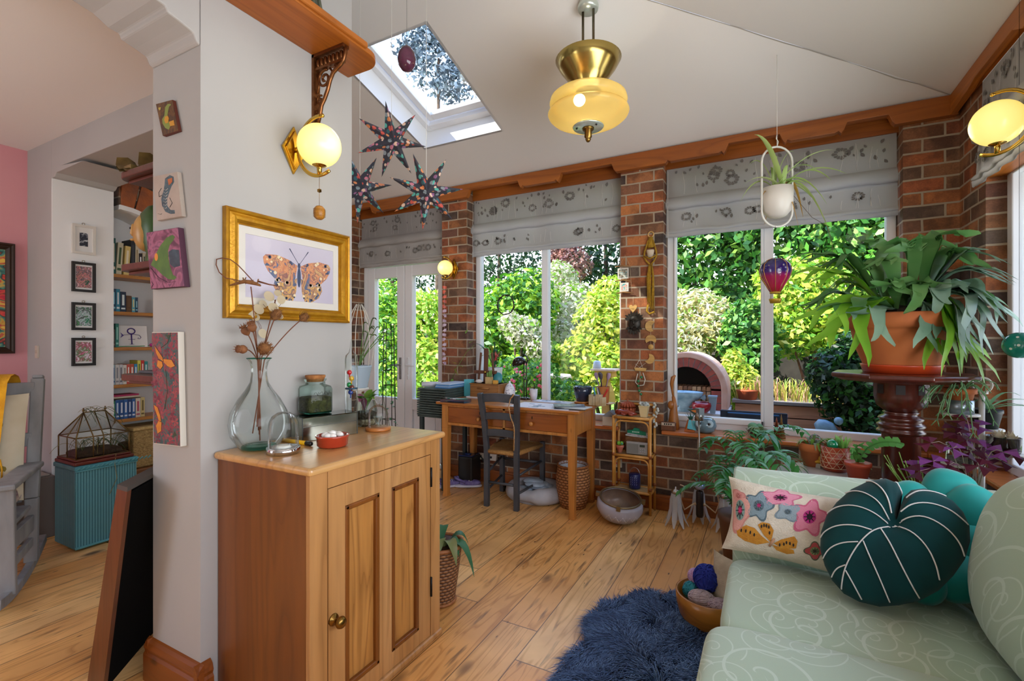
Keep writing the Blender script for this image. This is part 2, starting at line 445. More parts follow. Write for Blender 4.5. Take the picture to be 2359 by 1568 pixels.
def _fin(o,bev,seg=2):
 if bev:
  md=o.modifiers.new('bevel','BEVEL');md.width=bev;md.segments=seg;md.limit_method='ANGLE';md.angle_limit=.6
 return o
def tag(o,label=None,cat=None,group=None,kind=None):
 if label:o['label']=label
 if cat:o['category']=cat
 if group:o['group']=group
 if kind:o['kind']=kind
 return o
def thing(name,label,cat,loc,rz=0,group=None,rot=None):
 o=bpy.data.objects.new(name,None);C.objects.link(o);o.location=loc;o.rotation_euler=rot or (0,0,rz)
 o.empty_display_size=.05
 return tag(o,label,cat,group)
def mtx(o):
 m=Matrix.Translation(o.location)@o.rotation_euler.to_matrix().to_4x4()
 return mtx(o.parent)@m if o.parent else m
def part(name,b,mats,parent,bev=0,w=False,label=None,seg=2,kind=None):
 """a child mesh; w: the shape is given in world space"""
 me=b.mesh(name,mats,mtx(parent).inverted()if w else None)
 o=bpy.data.objects.new(name,me);C.objects.link(o);o.parent=parent
 if label:o['label']=label
 if kind:o['kind']=kind
 return _fin(o,bev,seg)
def single(name,b,mats,label,cat,group=None,bev=0,kind=None,seg=2):
 """a thing that is one mesh, built in world space; its origin goes to the middle of its underside"""
 a=np.array(b.v);lo=a.min(0);hi=a.max(0)
 c=V(((lo[0]+hi[0])/2,(lo[1]+hi[1])/2,lo[2]))
 me=b.mesh(name,mats,Matrix.Translation(-c));o=bpy.data.objects.new(name,me);C.objects.link(o);o.location=c
 return _fin(tag(o,label,cat,group,kind),bev,seg)
def struct(name,b,mats,bev=0,parent=None):
 me=b.mesh(name,mats);o=bpy.data.objects.new(name,me);C.objects.link(o);o['kind']='structure'
 if parent:o.parent=parent
 return _fin(o,bev)
def copy_tree(o,parent=None):
 c=o.copy();C.objects.link(c)
 if parent:c.parent=parent
 for ch in [q for q in C.objects if q.parent==o]:copy_tree(ch,c)
 return c
def ordn(k):return ['first','second','third','fourth','fifth','sixth','seventh','eighth','ninth','tenth','eleventh','twelfth','thirteenth','fourteenth','fifteenth','sixteenth'][k]
def leaves(name,blobs,n,size,mats,parent=None,seed=1,aspect=.5,down=.0,bias=.75):
 """leaf blades scattered through a set of (centre, radii) blobs, denser towards each blob's skin"""
 g=np.random.default_rng(seed)
 cs=np.array([b[0]for b in blobs],float);rs=np.array([b[1]for b in blobs],float)
 wgt=np.prod(rs,1)**(2/3);k=g.choice(len(blobs),n,p=wgt/wgt.sum())
 d=g.normal(size=(n,3));d/=np.linalg.norm(d,axis=1)[:,None]
 r=g.random(n)**(1-bias)
 p=cs[k]+d*rs[k]*r[:,None]
 out=d+g.normal(size=(n,3))*.8;out[:,2]+=.5;out/=np.linalg.norm(out,axis=1)[:,None]
 a=g.normal(size=(n,3));a[:,2]-=down;a-=out*(a*out).sum(1)[:,None];a/=np.linalg.norm(a,axis=1)[:,None]
 b=np.cross(out,a)
 s=size*(.6+.8*g.random(n))[:,None]
 q=np.stack([p-a*s,p+b*s*aspect+out*s*.15,p+a*s,p-b*s*aspect+out*s*.15],1).reshape(-1,3)
 me=bpy.data.meshes.new(name);me.vertices.add(4*n);me.vertices.foreach_set('co',q.ravel())
 me.loops.add(4*n);me.loops.foreach_set('vertex_index',np.arange(4*n,dtype=np.int32))
 me.polygons.add(n);me.polygons.foreach_set('loop_start',np.arange(0,4*n,4,dtype=np.int32))
 mats=mats if isinstance(mats,(list,tuple))else [mats]
 for m in mats:me.materials.append(m)
 me.polygons.foreach_set('material_index',g.integers(0,len(mats),n).astype(np.int32))
 me.update(calc_edges=True);me.validate()
 o=bpy.data.objects.new(name,me);C.objects.link(o)
 if parent:o.parent=parent
 return o
 # THE ROOM
YB,YW=3.95,4.15
XR=1.07
XW,XB=-1.84,-2.17
PY=1.015
m_wall=mat('wall_paint','aeaba8',.85,bump=.03,bscale=25,c2='a9a6a3',scale=2.5)
m_white=mat('white_paint','ebebeb',.8,bump=.03,bscale=25)
m_ceil=mat('ceiling_paint','e6e3df',.9,bump=.02,bscale=18)
m_pink=mat('pink_paint','cf8c92',.85,bump=.04,bscale=20,c2='d39498',scale=2)
m_upvc=mat('white_upvc','e9e9ea',.35)
m_brick=brickmat()
m_beam=wood('beam_pine','8f4a12','a85f1e',0,6,.45,'4a2208')
m_beamy=wood('beam_pine_side','9c5214','b5691f',1,6,.45,'5a2a08')
m_skirt=wood('skirting_pine','8a4718','9c5520',0,6,.35)
m_sill=wood('sill_wood','b5622f','c6773d',0,6,.3)
m_pane=glass('window_glass','fbfdfd',.55)
m_soil=mat('soil','2e231b',.95,c2='4a382a',scale=60,bump=.6,bscale=90)
b=B();b.box(-4.87,-1.5,-.05,1.2,4.2,0);struct('floor',b,floormat())
# ceilings: a slope up from the garden wall, a slope up from the side wall, meeting in a crease
zm=lambda y:2.88+.3*(YB-y)
zr=lambda x:2.88+.227*(XR-x)
hx0,hx1,hy0,hy1=-2.66,-1.888,2.40,3.362
b=B();P3=lambda x,y:(x,y,zm(y))
b.poly([P3(-4.6,1.3),P3(hx0,1.3),P3(hx0,3.97),P3(-4.6,3.97)])
b.poly([P3(hx0,1.3),P3(hx1,1.3),P3(hx1,hy0),P3(hx0,hy0)]);b.poly([P3(hx0,hy1),P3(hx1,hy1),P3(hx1,3.97),P3(hx0,3.97)])
b.poly([P3(hx1,1.75),P3(-1.84,1.75),(XR,YB,2.88),(XR,3.97,zm(3.97)),P3(hx1,3.97)])
struct('ceiling',b,m_ceil)
b=B();b.poly([(-1.84,1.75,zr(-1.84)),(-1.84,-1.5,zr(-1.84)),(XR,-1.5,2.88),(XR,YB,2.88)])
struct('ceiling_side',b,m_ceil)
b=B();b.poly([(-4.87,-1.5,2.77),(XB,-1.5,2.77),(XB,1.45,2.77),(-4.87,1.45,2.77)]);struct('ceiling_left_room',b,m_ceil)
m_crack=mat('crack','b3aea6',.95)
b=B()
cr=[V((XR,YB,2.876)).lerp(V((-1.84,1.75,zr(-1.84)-.004)),q/24)for q in range(25)]
rr_=random.Random(3)
b.strip([p+V((rr_.uniform(-.006,.006),rr_.uniform(-.006,.006),-.002))for p in cr],[rr_.uniform(.0015,.0045)for _ in cr],side=(.6,-.8,0))
struct('trim_ceiling_crease',b,m_crack)
b=B();b.box(-4.62,3.955,2.86,1.4,4.3,2.92);struct('trim_soffit',b,m_beam)
# roof window: white reveal, frame, sash, pane
nS=V((0,.3,1)).normalized();sS=V((0,1,-.3)).normalized()
TS=frame((hx0,hy0,zm(hy0)),(1,0,0),sS,nS);hw,hl=hx1-hx0,(hy1-hy0)*math.sqrt(1.09)
b=B()
for (x0,y0,x1,y1)in ((-.02,-.02,0,hl+.02),(hw,-.02,hw+.02,hl+.02),(0,-.02,hw,0),(0,hl,hw,hl+.02)):b.box(x0,y0,0,x1,y1,.20,TS)
rv=struct('window_4',b,m_white)
b=B()
for (x0,y0,x1,y1,z0,z1)in ((0,0,.05,hl,.17,.26),(hw-.05,0,hw,hl,.17,.26),(.05,0,hw-.05,.05,.17,.26),(.05,hl-.06,hw-.05,hl,.17,.26)):b.box(x0,y0,z0,x1,y1,z1,TS)
struct('window_frame',b,m_upvc,.004,rv)
b=B()
for (x0,y0,x1,y1)in ((.06,.06,.115,hl-.07),(hw-.115,.06,hw-.06,hl-.07),(.115,.06,hw-.115,.115),(.115,hl-.135,hw-.115,hl-.07)):b.box(x0,y0,.205,x1,y1,.25,TS)
struct('window_sash',b,m_upvc,.006,rv)
b=B();b.box(.1,.1,.228,hw-.1,hl-.12,.232,TS);struct('window_pane',b,m_pane,0,rv)
b=B()
for (x0,y0,x1,y1)in ((-.08,-.08,-.022,hl+.08),(hw+.022,-.08,hw+.08,hl+.08),(-.022,-.08,hw+.022,-.022),(-.022,hl+.022,hw+.022,hl+.08)):b.box(x0,y0,.01,x1,y1,.27,TS)
struct('trim_roof_curb',b,mat('lead_grey','6a6d70',.6))
# brick piers and dado of the garden wall
for k,(x0,x1,z1)in enumerate(((-4.62,-4.15,2.9),(-2.906,-2.607,2.82),(-1.07,-.728,2.82),(.79,1.4,2.9))):
 b=B();b.box(x0,YB,0,x1,4.28,z1);struct('wall_back_pier',b,m_brick)
b=B();b.box(-2.607,YB,0,-1.07,4.28,.62);b.box(-.728,YB,0,.79,4.28,.62);struct('wall_back',b,m_brick)
b=B();b.box(-4.15,4.06,2.76,-2.906,4.28,3.0);b.box(-2.607,4.06,2.76,-1.07,4.28,3.0);b.box(-.728,4.06,2.76,.79,4.28,3.0);struct('wall_back_lintel',b,m_beam)
# pine fascia with a shaped lower edge
xs=[-4.62,-4.10]
prof=[(-4.62,2.88),(XR-.02,2.88),(XR-.02,2.755),(.80,2.755)]
for x0,x1,drops in ((-.728,.79,(.74,.45,.12,-.28,-.70)),(-2.607,-1.07,(-1.10,-1.62,-1.98,-2.58)),(-4.15,-2.906,(-2.95,-3.35,-3.8,-4.12))):
 ds=list(drops);prof.append((ds[0],2.755))
 for i in range(len(ds)-1):
  a,c=ds[i],ds[i+1];up=2.825 if i%2==0 else 2.765
  prof+=[(a-.015,2.775),(a-.035,up),(c+.035,up),(c+.015,2.775),(c,2.755)]
prof+=[(-4.62,2.755)]
b=B();b.ext([(x,z)for x,z in prof],0,.055,WY(0,YB-.002+.0,0));struct('trim_1',b,m_beam,.003)
b=B();prof=[(3.93,2.88),(-1.5,2.88),(-1.5,2.79)]
for yy,dz in ((.6,0),(1.0,.03),(1.9,.03),(2.0,0),(2.35,-.02),(2.45,.035),(2.75,.035),(2.8,.0),(2.95,-.03),(3.05,.02),(3.5,.02),(3.6,0)):prof.append((yy,2.775+dz))
prof.append((3.93,2.755));b.ext(prof,-.12,-.085,WX(XR+.06));struct('trim_2',b,m_beamy,.003)
b=B();b.box(XR-.03,-1.5,2.80,1.32,3.95,2.83);struct('trim_3',b,m_beamy)
# side wall
b=B();b.box(XR,3.55,0,1.4,YB,2.8);struct('wall_right_pier',b,m_brick)
b=B();b.box(XR,2.15,0,1.4,2.80,2.8);struct('wall_right_pier',b,m_brick)
b=B();b.box(XR,-1.5,0,1.4,3.55,.62);struct('wall_right',b,m_brick)
b=B();b.box(XR,-1.5,2.25,1.4,3.55,2.8);struct('wall_right_lintel',b,m_beamy)
# rear wall behind the viewer, with an opening added for the left room fill lamp
b=B();b.box(-1.84,-1.55,0,1.4,-1.5,3.6)
b.box(-4.95,-1.55,0,-1.84,-1.5,.7);b.box(-4.95,-1.55,2.4,-1.84,-1.5,3.6);b.box(-4.95,-1.55,.7,-4.0,-1.5,2.4);b.box(-2.8,-1.55,.7,-1.84,-1.5,2.4);struct('wall_rear',b,m_wall)
def window(name,x0,x1,z0,z1,mull,sash=0,y=YW):
 b=B();t=.055
 for a in ((x0,z0,x0+t,z1),(x1-t,z0,x1,z1),(x0+t,z0,x1-t,z0+t),(x0+t,z1-t,x1-t,z1)):b.box(a[0],y-.035,a[1],a[2],y+.035,a[3])
 b.box(mull-.033,y-.035,z0+t,mull+.033,y+.035,z1-t)
 if sash:
  q=.045;s0,s1=x0+t,mull-.033
  for a in ((s0,z0+t,s0+.02,z1-t),(s1-.02,z0+t,s1,z1-t),(s0,z0+t,s1,z0+t+q)):b.box(a[0],y-.05,a[1],a[2],y+.02,a[3])
 o=struct(name,b,m_upvc,.006)
 b=B();b.box(x0+t-.005,y-.004,z0+t-.005,mull,y+.004,z1-t);struct('window_pane',b,m_pane,0,o)
 b=B();b.box(mull,y-.004,z0+t-.005,x1-t+.005,y+.004,z1-t);struct('window_pane',b,m_pane,0,o)
 return o
window('window_1',-2.605,-1.072,.645,2.76,-1.84)
window('window_2',-.726,.788,.645,2.76,.018,1)
# side window frame, seen at a slant
b=B();xw=1.19
for a in ((3.49,.645,3.55,2.3),(2.8,.645,2.86,2.3),(2.86,.645,3.49,.7),(2.86,2.24,3.49,2.3)):b.box(xw-.035,a[0],a[1],xw+.035,a[2],a[3])
w3=struct('window_3',b,m_upvc,.006)
b=B();b.box(xw-.004,2.86,.7,xw+.004,3.49,2.24);struct('window_pane',b,m_pane,0,w3)
b=B();b.box(-2.607,3.87,.617,-1.072,4.115,.647);struct('trim_sill',b,m_sill,.008)
b=B();b.box(-.728,3.87,.617,.9,4.115,.647);b.box(.9,3.87,.617,XR,3.949,.647);struct('trim_sill',b,m_sill,.008)
b=B();b.box(1.0,2.80,.617,1.154,3.549,.647);struct('trim_sill',b,m_sill,.008)
# skirting along the brick
b=B();b.box(-2.9,YB-.022,0,XR,YB,.10);b.box(-2.9,YB-.03,.10,XR,YB,.125);struct('baseboard_back',b,m_skirt,.006)
# garden doors
b=B();dz=2.2;x0,x1=-4.148,-2.908
for a in ((x0,0,x0+.06,2.76),(x1-.06,0,x1,2.76),(x0,dz,x1,dz+.07),(x0,2.68,x1,2.76),(x0,0,x1,.03)):b.box(a[0],YW-.035,a[1],a[2],YW+.035,a[3])
b.box(x0+.06,YW-.005,dz+.07,x1-.06,YW+.005,2.68)
struct('door_frame',b,m_upvc,.005)
for k,(a,c)in enumerate(((x0+.065,-3.537),(-3.531,x1-.065))):
 b=B();q=.105;zz=(.05,.62,.72,2.19)
 b.box(a,YW-.04,zz[0],a+q,YW+.03,zz[3]);b.box(c-q,YW-.04,zz[0],c,YW+.03,zz[3])
 for z0,z1 in ((zz[0],.16),(.60,.72),(2.07,zz[3])):b.box(a+q,YW-.04,z0,c-q,YW+.03,z1)
 b.box(a+q,YW-.012,.16,c-q,YW+.012,.60);b.box(a+q+.05,YW-.022,.21,c-q-.05,YW,.55)
 d=struct('door_%d'%(k+1),b,m_upvc,.006)
 b=B();b.box(a+q-.005,YW-.004,.715,c-q+.005,YW+.004,2.075);struct('door_pane',b,m_pane,0,d)
 hx=c-.05 if k==0 else a+.05;sg=-1 if k==0 else 1
 b=B();b.box(hx-.013,YW-.052,.93,hx+.013,YW-.04,1.17);b.cyl((hx,YW-.04,1.09),(hx,YW-.085,1.09),.009);b.tube([(hx,YW-.083,1.09),(hx+sg*.05,YW-.087,1.088),(hx+sg*.115,YW-.08,1.082)],[.010,.009,.008],8)
 b.cyl((hx,YW-.056,.975),(hx,YW-.04,.975),.008)
 struct('door_handle',b,mat('white_handle','dcdcdc',.3)if k else mat('grey_handle','8f8f8f',.3,.6),.002,d)
 # the wall with the picture, its end face towards us, and the arched opening beside it
b=B();b.box(XB,PY,0,XW,1.743,3.6);struct('wall_left',b,m_wall)
b=B();b.ext([(PY,2.44),(1.0,2.45),(.99,2.475),(.95,2.487),(.905,2.497),(.90,2.515),(.865,2.52),(.82,2.545),(.74,2.56),(-1.5,2.56),(-1.5,3.6),(PY,3.6)],XB,XW,WX(0));struct('wall_left_arch',b,m_wall,.006)
# skirting of that wall, moulded
sk=[(0,0),(.024,0),(.024,.105),(.017,.115),(.022,.130),(.016,.150),(.007,.160),(0,.165)]
b=B()
b.ext(sk,XB-.024,XW+.024,frame((0,PY,0),(0,-1,0),(0,0,1),(1,0,0)))
b.ext(sk,PY-.024,1.05,frame((XW,0,0),(1,0,0),(0,0,1),(0,1,0)))
b.ext(sk,PY-.02,1.45,frame((XB,0,0),(-1,0,0),(0,0,1),(0,1,0)))
struct('baseboard_left',b,wood('skirting_dark','7a3d12','8a4a1a',0,6,.35))
# left room: pink wall, cross wall with opening and white reveal
b=B();b.box(-4.95,-1.5,0,-4.87,1.45,2.8);struct('wall_pink',b,m_pink)
b=B();b.box(-4.87,1.45,0,-4.458,1.81,3.6);struct('wall_cross',b,m_wall)
b=B();b.box(-4.458,1.452,0,-4.448,1.812,2.53);struct('wall_reveal',b,m_white)
b=B();b.ext([(-4.46,2.50),(-4.41,2.505),(-4.38,2.53),(-3.97,2.54),(-4.27,2.565),(XB,2.565),(XB,3.6),(-4.46,3.6)],-1.81,-1.45,WY(0,0,0)@Matrix.Identity(4));struct('wall_cross_lintel',b,m_wall,.004)
# brick end wall with an arched book recess
b=B();yc,zc,ra=1.85,1.915,.5
b.ext([(2.36,0),(3.95,0),(3.95,3.2),(1.83,3.2)]+[(max(1.83,yc+ra*math.cos(q*PI/16)),zc+ra*math.sin(q*PI/16))for q in range(8,-1,-1)]+[(2.36,zc)],-.3,0,WX(-4.45-.0))
struct('wall_recess',b,m_brick)
b=B()
for q in range(8):
 a0,a1=q*PI/16+.012,(q+1)*PI/16-.012
 b.ext([(yc+ra*math.cos(a0),zc+ra*math.sin(a0)),(yc+(ra+.2)*math.cos(a0),zc+(ra+.2)*math.sin(a0)),(yc+(ra+.2)*math.cos(a1),zc+(ra+.2)*math.sin(a1)),(yc+ra*math.cos(a1),zc+ra*math.sin(a1))],0,.02,WX(-4.45))
struct('trim_brick_arch',b,mat('arch_brick','b4622f',.75,c2='7c4a33',scale=7,bump=.3),.004)
b=B()
pr=[(yc+(ra-.0)*math.cos(q*PI/20),zc+ra*math.sin(q*PI/20))for q in range(11)]
pi=[(yc+(ra-.035)*math.cos(q*PI/20),zc+(ra-.035)*math.sin(q*PI/20))for q in range(10,-1,-1)]
b.ext(pr+pi,-.3,.012,WX(-4.45));struct('trim_white_arch',b,m_white)
b=B();b.box(-4.80,1.815,0,-4.75,2.4,2.5);struct('wall_recess_back',b,m_white)
# THE GARDEN
G0=-.12
m_lawn=mat('lawn','5f8a2c',.9,c2='82a63c',scale=14,bump=.6,bscale=120)
m_pave=mat('paving','b5aa9b',.85,c2='958b7f',scale=5,bump=.3)
b=B();b.box(-16,6.2,G0-.1,12,22,G0);tag(struct('ground_lawn',b,m_lawn),kind='structure')
b=B();b.box(-16,4.28,G0-.1,12,6.2,G0);struct('ground_patio',b,m_pave)
lf=lambda n,c,c2=None:leafmat('leaf_'+n,c,c2)
Lbright=[lf('a','7fae2a'),lf('b','a5c93a'),lf('c','4f8a22'),lf('d','2f6a1c')]
Lyel=[lf('e','cdd24a'),lf('f','e0d668'),lf('b','a5c93a'),lf('g','86a634')]
Lwhite=[lf('h','dcd6c4'),lf('i','c2bfa0'),lf('j','8a9a5a'),lf('a','7fae2a'),lf('h','dcd6c4')]
Ldark=[lf('k','1f3f1c'),lf('l','2c5426'),lf('m','163018')]
Lmid=[lf('n','3c7a2a'),lf('o','5c9a34'),lf('p','295c22'),lf('q','88b04a')]
Lcop=[lf('r','8e5a50'),lf('s','b98b7c'),lf('t','6a4440')]
Lvar=[lf('u','e6ddb0'),lf('v','c9c07a'),lf('w','a99d62'),lf('q','88b04a'),lf('x','efe7cf')]
m_bark=mat('bark','5a4636',.9,c2='3a2d24',scale=14,bump=.5)
m_rbark=mat('red_bark','a5644c',.8,c2='7c4636',scale=14)
def bush(name,label,cat,base,blobs,n,size,mats,seed,group=None,trunk=.04,stems=3,bark=None,aspect=.5,th=None,down=0):
 t=thing(name,label,cat,(base[0],base[1],G0),0,group)
 o=V((base[0],base[1],G0))
 leaves('foliage',[(tuple(V(c)-o),r)for c,r in blobs],n,size,mats,t,seed,aspect,down)
 q=random.Random(seed);bb=B()
 for i in range(stems):
  c=V(blobs[i%len(blobs)][0]);dx=V((q.uniform(-.1,.1),q.uniform(-.08,.08),0))*(stems>1)
  bb.tube(bez(dx,V((dx.x*2.5,dx.y*2,(c.z-G0)*.5)),c-o,6),[trunk*(1-.12*k)for k in range(7)],7)
 part('trunk' if stems==1 else 'stems',bb,bark or m_bark,t)
 return t
def blob(px,py,y,rx,ry,rz):p=atY(px,py,y);return (tuple(p),(rx,ry,rz))
bush('garden_shrub','bright green leafy shrub behind the glass door leaf with the grey handle','shrub',(-5.75,6.7),[blob(890,780,6.7,.75,.6,.8),blob(880,880,6.4,.8,.5,.6),blob(900,700,7.0,.6,.5,.5)],4200,.055,Lbright,1)
bush('garden_shrub','yellow green leafy shrub behind the glass door leaf with the white handle','shrub',(-4.9,6.9),[blob(985,760,6.9,.6,.6,.75),blob(990,870,6.5,.7,.5,.7),blob(960,720,7.1,.5,.5,.4)],4200,.055,Lyel[1:]+Lbright[:2],2)
bush('garden_shrub','tall round-leaved green shrub outside the desk window, beside the brick pier with the lamp','shrub',(-3.75,7.0),[blob(1180,735,7.0,.75,.6,.75),blob(1140,800,6.8,.5,.5,.8),blob(1220,690,7.2,.5,.5,.55),blob(1215,830,6.7,.5,.4,.5)],5200,.06,Lbright,3)
bush('flowering_shrub','white-flowered shrub in the middle of the desk window view','shrub',(-3.0,8.0),[blob(1330,715,8.0,.6,.5,.5),blob(1300,800,7.6,.5,.4,.5),blob(1285,650,8.3,.4,.4,.4),blob(1370,760,7.9,.5,.4,.4)],4600,.05,Lwhite,4)
bush('flowering_shrub','small white-flowered bush in front of the tall green shrub','shrub',(-3.35,6.3),[blob(1205,765,6.3,.28,.25,.25),blob(1240,800,6.3,.2,.2,.22),blob(1175,745,6.3,.18,.2,.2)],1500,.04,Lwhite,5)
bush('garden_shrub','golden yellow shrub outside the desk window, beside the brick pier with the moons','shrub',(-2.15,7.3),[blob(1390,760,7.3,.5,.5,.65),blob(1410,690,7.6,.4,.4,.4),blob(1350,850,7.0,.6,.5,.55),blob(1410,860,6.8,.45,.4,.45)],5200,.05,Lyel,6)
t=bush('flower_bed_plant','low bushy plant with red and pink flowers under the tall green shrub','plant',(-2.9,5.5),[blob(1180,880,5.6,.35,.3,.35),blob(1240,880,5.5,.3,.3,.3),blob(1290,905,5.5,.3,.3,.2)],2400,.035,Lbright+Lmid[:2],7,trunk=.01)
g=random.Random(5);bb=B()
for k in range(60):
 p=atY(g.uniform(1140,1265),g.uniform(838,915),5.25)-V((-2.9,5.5,G0));bb.sph(p,g.uniform(.012,.024),7,5)
part('blossom',bb,mat('red_blossom','d8323f',.6,c2='ef7d92',scale=5),t,kind='stuff')
Ltr='trees beyond the garden'
for k,(px,py,y,r,mts,n,lb,tg)in enumerate(((905,560,11.5,1.5,Ldark,4200,'dark evergreen tree towering over the shrubs behind the garden doors',.14),(1150,560,11.8,1.25,Ldark,3300,'dark tree with bare trunk showing high up in the desk window, near the lamp pier',.13),(1395,560,11.0,1.2,Ldark,4600,'dark blue-green conifer in the top corner of the desk window, near the moon pier',.13))):
 c=atY(px,py,y)
 bush('evergreen_tree',lb,'tree',(c.x,c.y),[(tuple(c),(r,r*.8,r*1.1)),(tuple(c+V((-.5*r,.2,-.7*r))),(r*.7,r*.6,r*.7)),(tuple(c+V((.6*r,0,.6*r))),(r*.7,r*.7,r*.8)),(tuple(c+V((.7*r,.2,-.75*r))),(r*.6,r*.6,r*.6))],n,.07,mts,20+k,trunk=tg,stems=1)
c=atD(1010,135,9.5);bush('tall_tree','tall blue-grey tree whose crown shows through the roof window','tree',(c.x,c.y),[(tuple(c),(.75,.7,.7)),(tuple(c+V((.35,.1,-.55))),(.5,.5,.4)),(tuple(c+V((-.5,0,.5))),(.6,.5,.5)),(tuple(c+V((.2,.1,.7))),(.7,.5,.5))],2600,.06,[lf('sky1','4a5a66'),lf('sky2','2c3a44'),lf('sky3','8496a6')],31,trunk=.09,stems=1)
c=atY(1308,610,9.6);bush('copper_leaf_tree','copper-leaved tree at the top of the desk window','tree',(c.x,c.y),[(tuple(c),(.55,.5,.42)),(tuple(c+V((-.2,0,.4))),(.4,.4,.4))],1700,.05,Lcop,30,trunk=.06,stems=1)
for k,(px,py,y,r,lb)in enumerate(((1600,590,9.2,1.15,'leafy green tree filling the top of the hinged window pane above the brick oven'),(1850,560,9.6,1.35,'leafy green tree at the top of the fixed window pane, behind the hot-air balloon'),(2060,600,9.4,1.2,'leafy green tree showing between the staghorn fern fronds'))):
 c=atY(px,py,y);bush('broadleaf_tree',lb,'tree',(c.x,c.y),[(tuple(c),(r,r*.7,r)),(tuple(c+V((.4,.1,-.8))),(r*.8,r*.5,r*.6)),(tuple(c+V((-.5,.1,.7))),(r*.9,r*.6,r*.7)),(tuple(c+V((.6,.1,.6))),(r*.7,r*.6,r*.7))],6400,.075,Lmid,40+k,trunk=.1,stems=1,down=.5)
bush('variegated_shrub','cream and yellow variegated shrub above the brick oven','shrub',(-.8,7.4),[blob(1620,745,7.4,.55,.4,.42),blob(1575,790,7.2,.4,.35,.35),blob(1670,760,7.3,.4,.35,.35),blob(1600,700,7.6,.4,.35,.25)],4200,.05,Lvar,50,aspect=.35)
bush('garden_shrub','glossy green shrub beside the mullion of the oven window','shrub',(-.3,6.9),[blob(1722,760,6.9,.33,.35,.42),blob(1740,820,6.8,.28,.3,.3),blob(1690,790,6.9,.2,.25,.25)],2600,.05,Lmid,51)
bush('acer_tree','spreading yellow-green acer with red stems behind the raised planter','tree',(.45,7.4),[blob(1850,700,7.5,.65,.5,.45),blob(1815,770,7.3,.45,.4,.35),blob(1900,740,7.4,.5,.45,.45),blob(1840,640,7.7,.6,.5,.3)],4600,.05,Lyel[:3]+Lbright[:3],52,bark=m_rbark,trunk=.03,stems=5)
bush('flowering_shrub','low yellow-flowering bush between the brick oven and the mullion','shrub',(-.3,6.25),[blob(1700,890,6.2,.26,.25,.3),blob(1690,850,6.3,.14,.2,.25)],1900,.035,Lyel,53,trunk=.012)
bush('climbing_plant','dense dark green climber behind the mahogany pedestal','plant',(.8,5.5),[blob(1965,900,5.5,.34,.2,.38),blob(1930,860,5.45,.26,.2,.27),blob(2010,960,5.45,.24,.2,.32),blob(1990,820,5.6,.32,.2,.27)],4200,.038,Ldark+Lmid[:1],54,trunk=.012,stems=6,bark=m_rbark)
# fence with lattice
m_fence=mat('dark_fence','2b2623',.85,c2='3a3430',scale=8)
t=thing('garden_fence','dark stained board fence with lattice panel behind the garden shrubs','fence',(.3,8.3,G0))
b=B();b.box(-1.9,0,0,1.5,.03,1.25);part('board_panel',b,m_fence,t)
for k in range(4):
 b=B();b.box(-1.9+k*1.1,-.05,0,-1.8+k*1.1,.05,1.95);part('fence_post',b,m_fence,t)
b=B()
for k in range(16):b.box(-1.9+k*.22,-.02,1.25,-1.875+k*.22,.0,1.9)
for k in range(4):b.box(-1.9,-.04,1.3+k*.18,1.5,-.02,1.325+k*.18)
part('lattice',b,m_fence,t)
b=B();b.box(-16,17.2,G0,12,17.3,1.8);struct('wall_garden_boundary',b,mat('boundary_fence','4a4038',.9))
bl=[]
g=random.Random(9)
for k in range(26):bl.append(((-11+k*.85,15.2+g.uniform(-.4,.4),1.3+g.uniform(-.3,.6)),(.9,.6,1.3)))
hd=leaves('boundary_hedge',bl,9000,.1,Ldark+Lmid[:2],None,77);tag(hd,'long mixed hedge along the far end of the garden','hedge')
# raised planter
m_plank=wood('planter_wood','d8a07c','c58a66',0,6,.7)
xa,xb_=-.30,.80
t=thing('raised_planter','pale wooden raised planter of grasses behind the blue garden chair','planter',((xa+xb_)/2,5.8,G0))
b=B();hw_=(xb_-xa)/2
for k in range(4):b.box(-hw_,0,.26+k*.135,hw_,.03,.385+k*.135)
part('front_boards',b,m_plank,t,.004)
b=B();b.box(-hw_-.03,-.03,.80,hw_+.03,.42,.83);part('rim',b,mat('planter_rim','8c7f76',.7),t)
b=B();b.box(-hw_-.02,-.01,0,hw_+.02,.4,.25);part('brick_base',b,m_brick,t)
b=B();b.box(-hw_,.03,.25,hw_,.4,.8);part('soil_box',b,m_soil,t)
g=random.Random(12);b=B()
for k in range(420):
 x,y=g.uniform(-hw_,hw_),g.uniform(.05,.36);h=g.uniform(.12,.32);a=g.uniform(0,6.3);r=g.uniform(.03,.16);b.m=k%4
 b.strip(bez((x,y,.82),(x+r*.3*math.cos(a),y+r*.3*math.sin(a),.82+h*.9),(x+r*math.cos(a),y+r*math.sin(a),.82+h*.85),4),[.004,.006,.005,.003,.001])
part('grasses',b,[lf('gr1','e2cf6a'),lf('gr2','b7bb4a'),lf('gr3','d8a28c'),lf('gr4','8aa646')],t,kind='stuff')
p=atY(1722,915,5.9);b=B();b.solid([(.09,0),(.11,.09),(.12,.10)],(p.x,p.y,.711),18);single('trough_pot',b,mat('red_clay','b5552f',.7),'low red clay bowl on the end of the raised planter','pot')
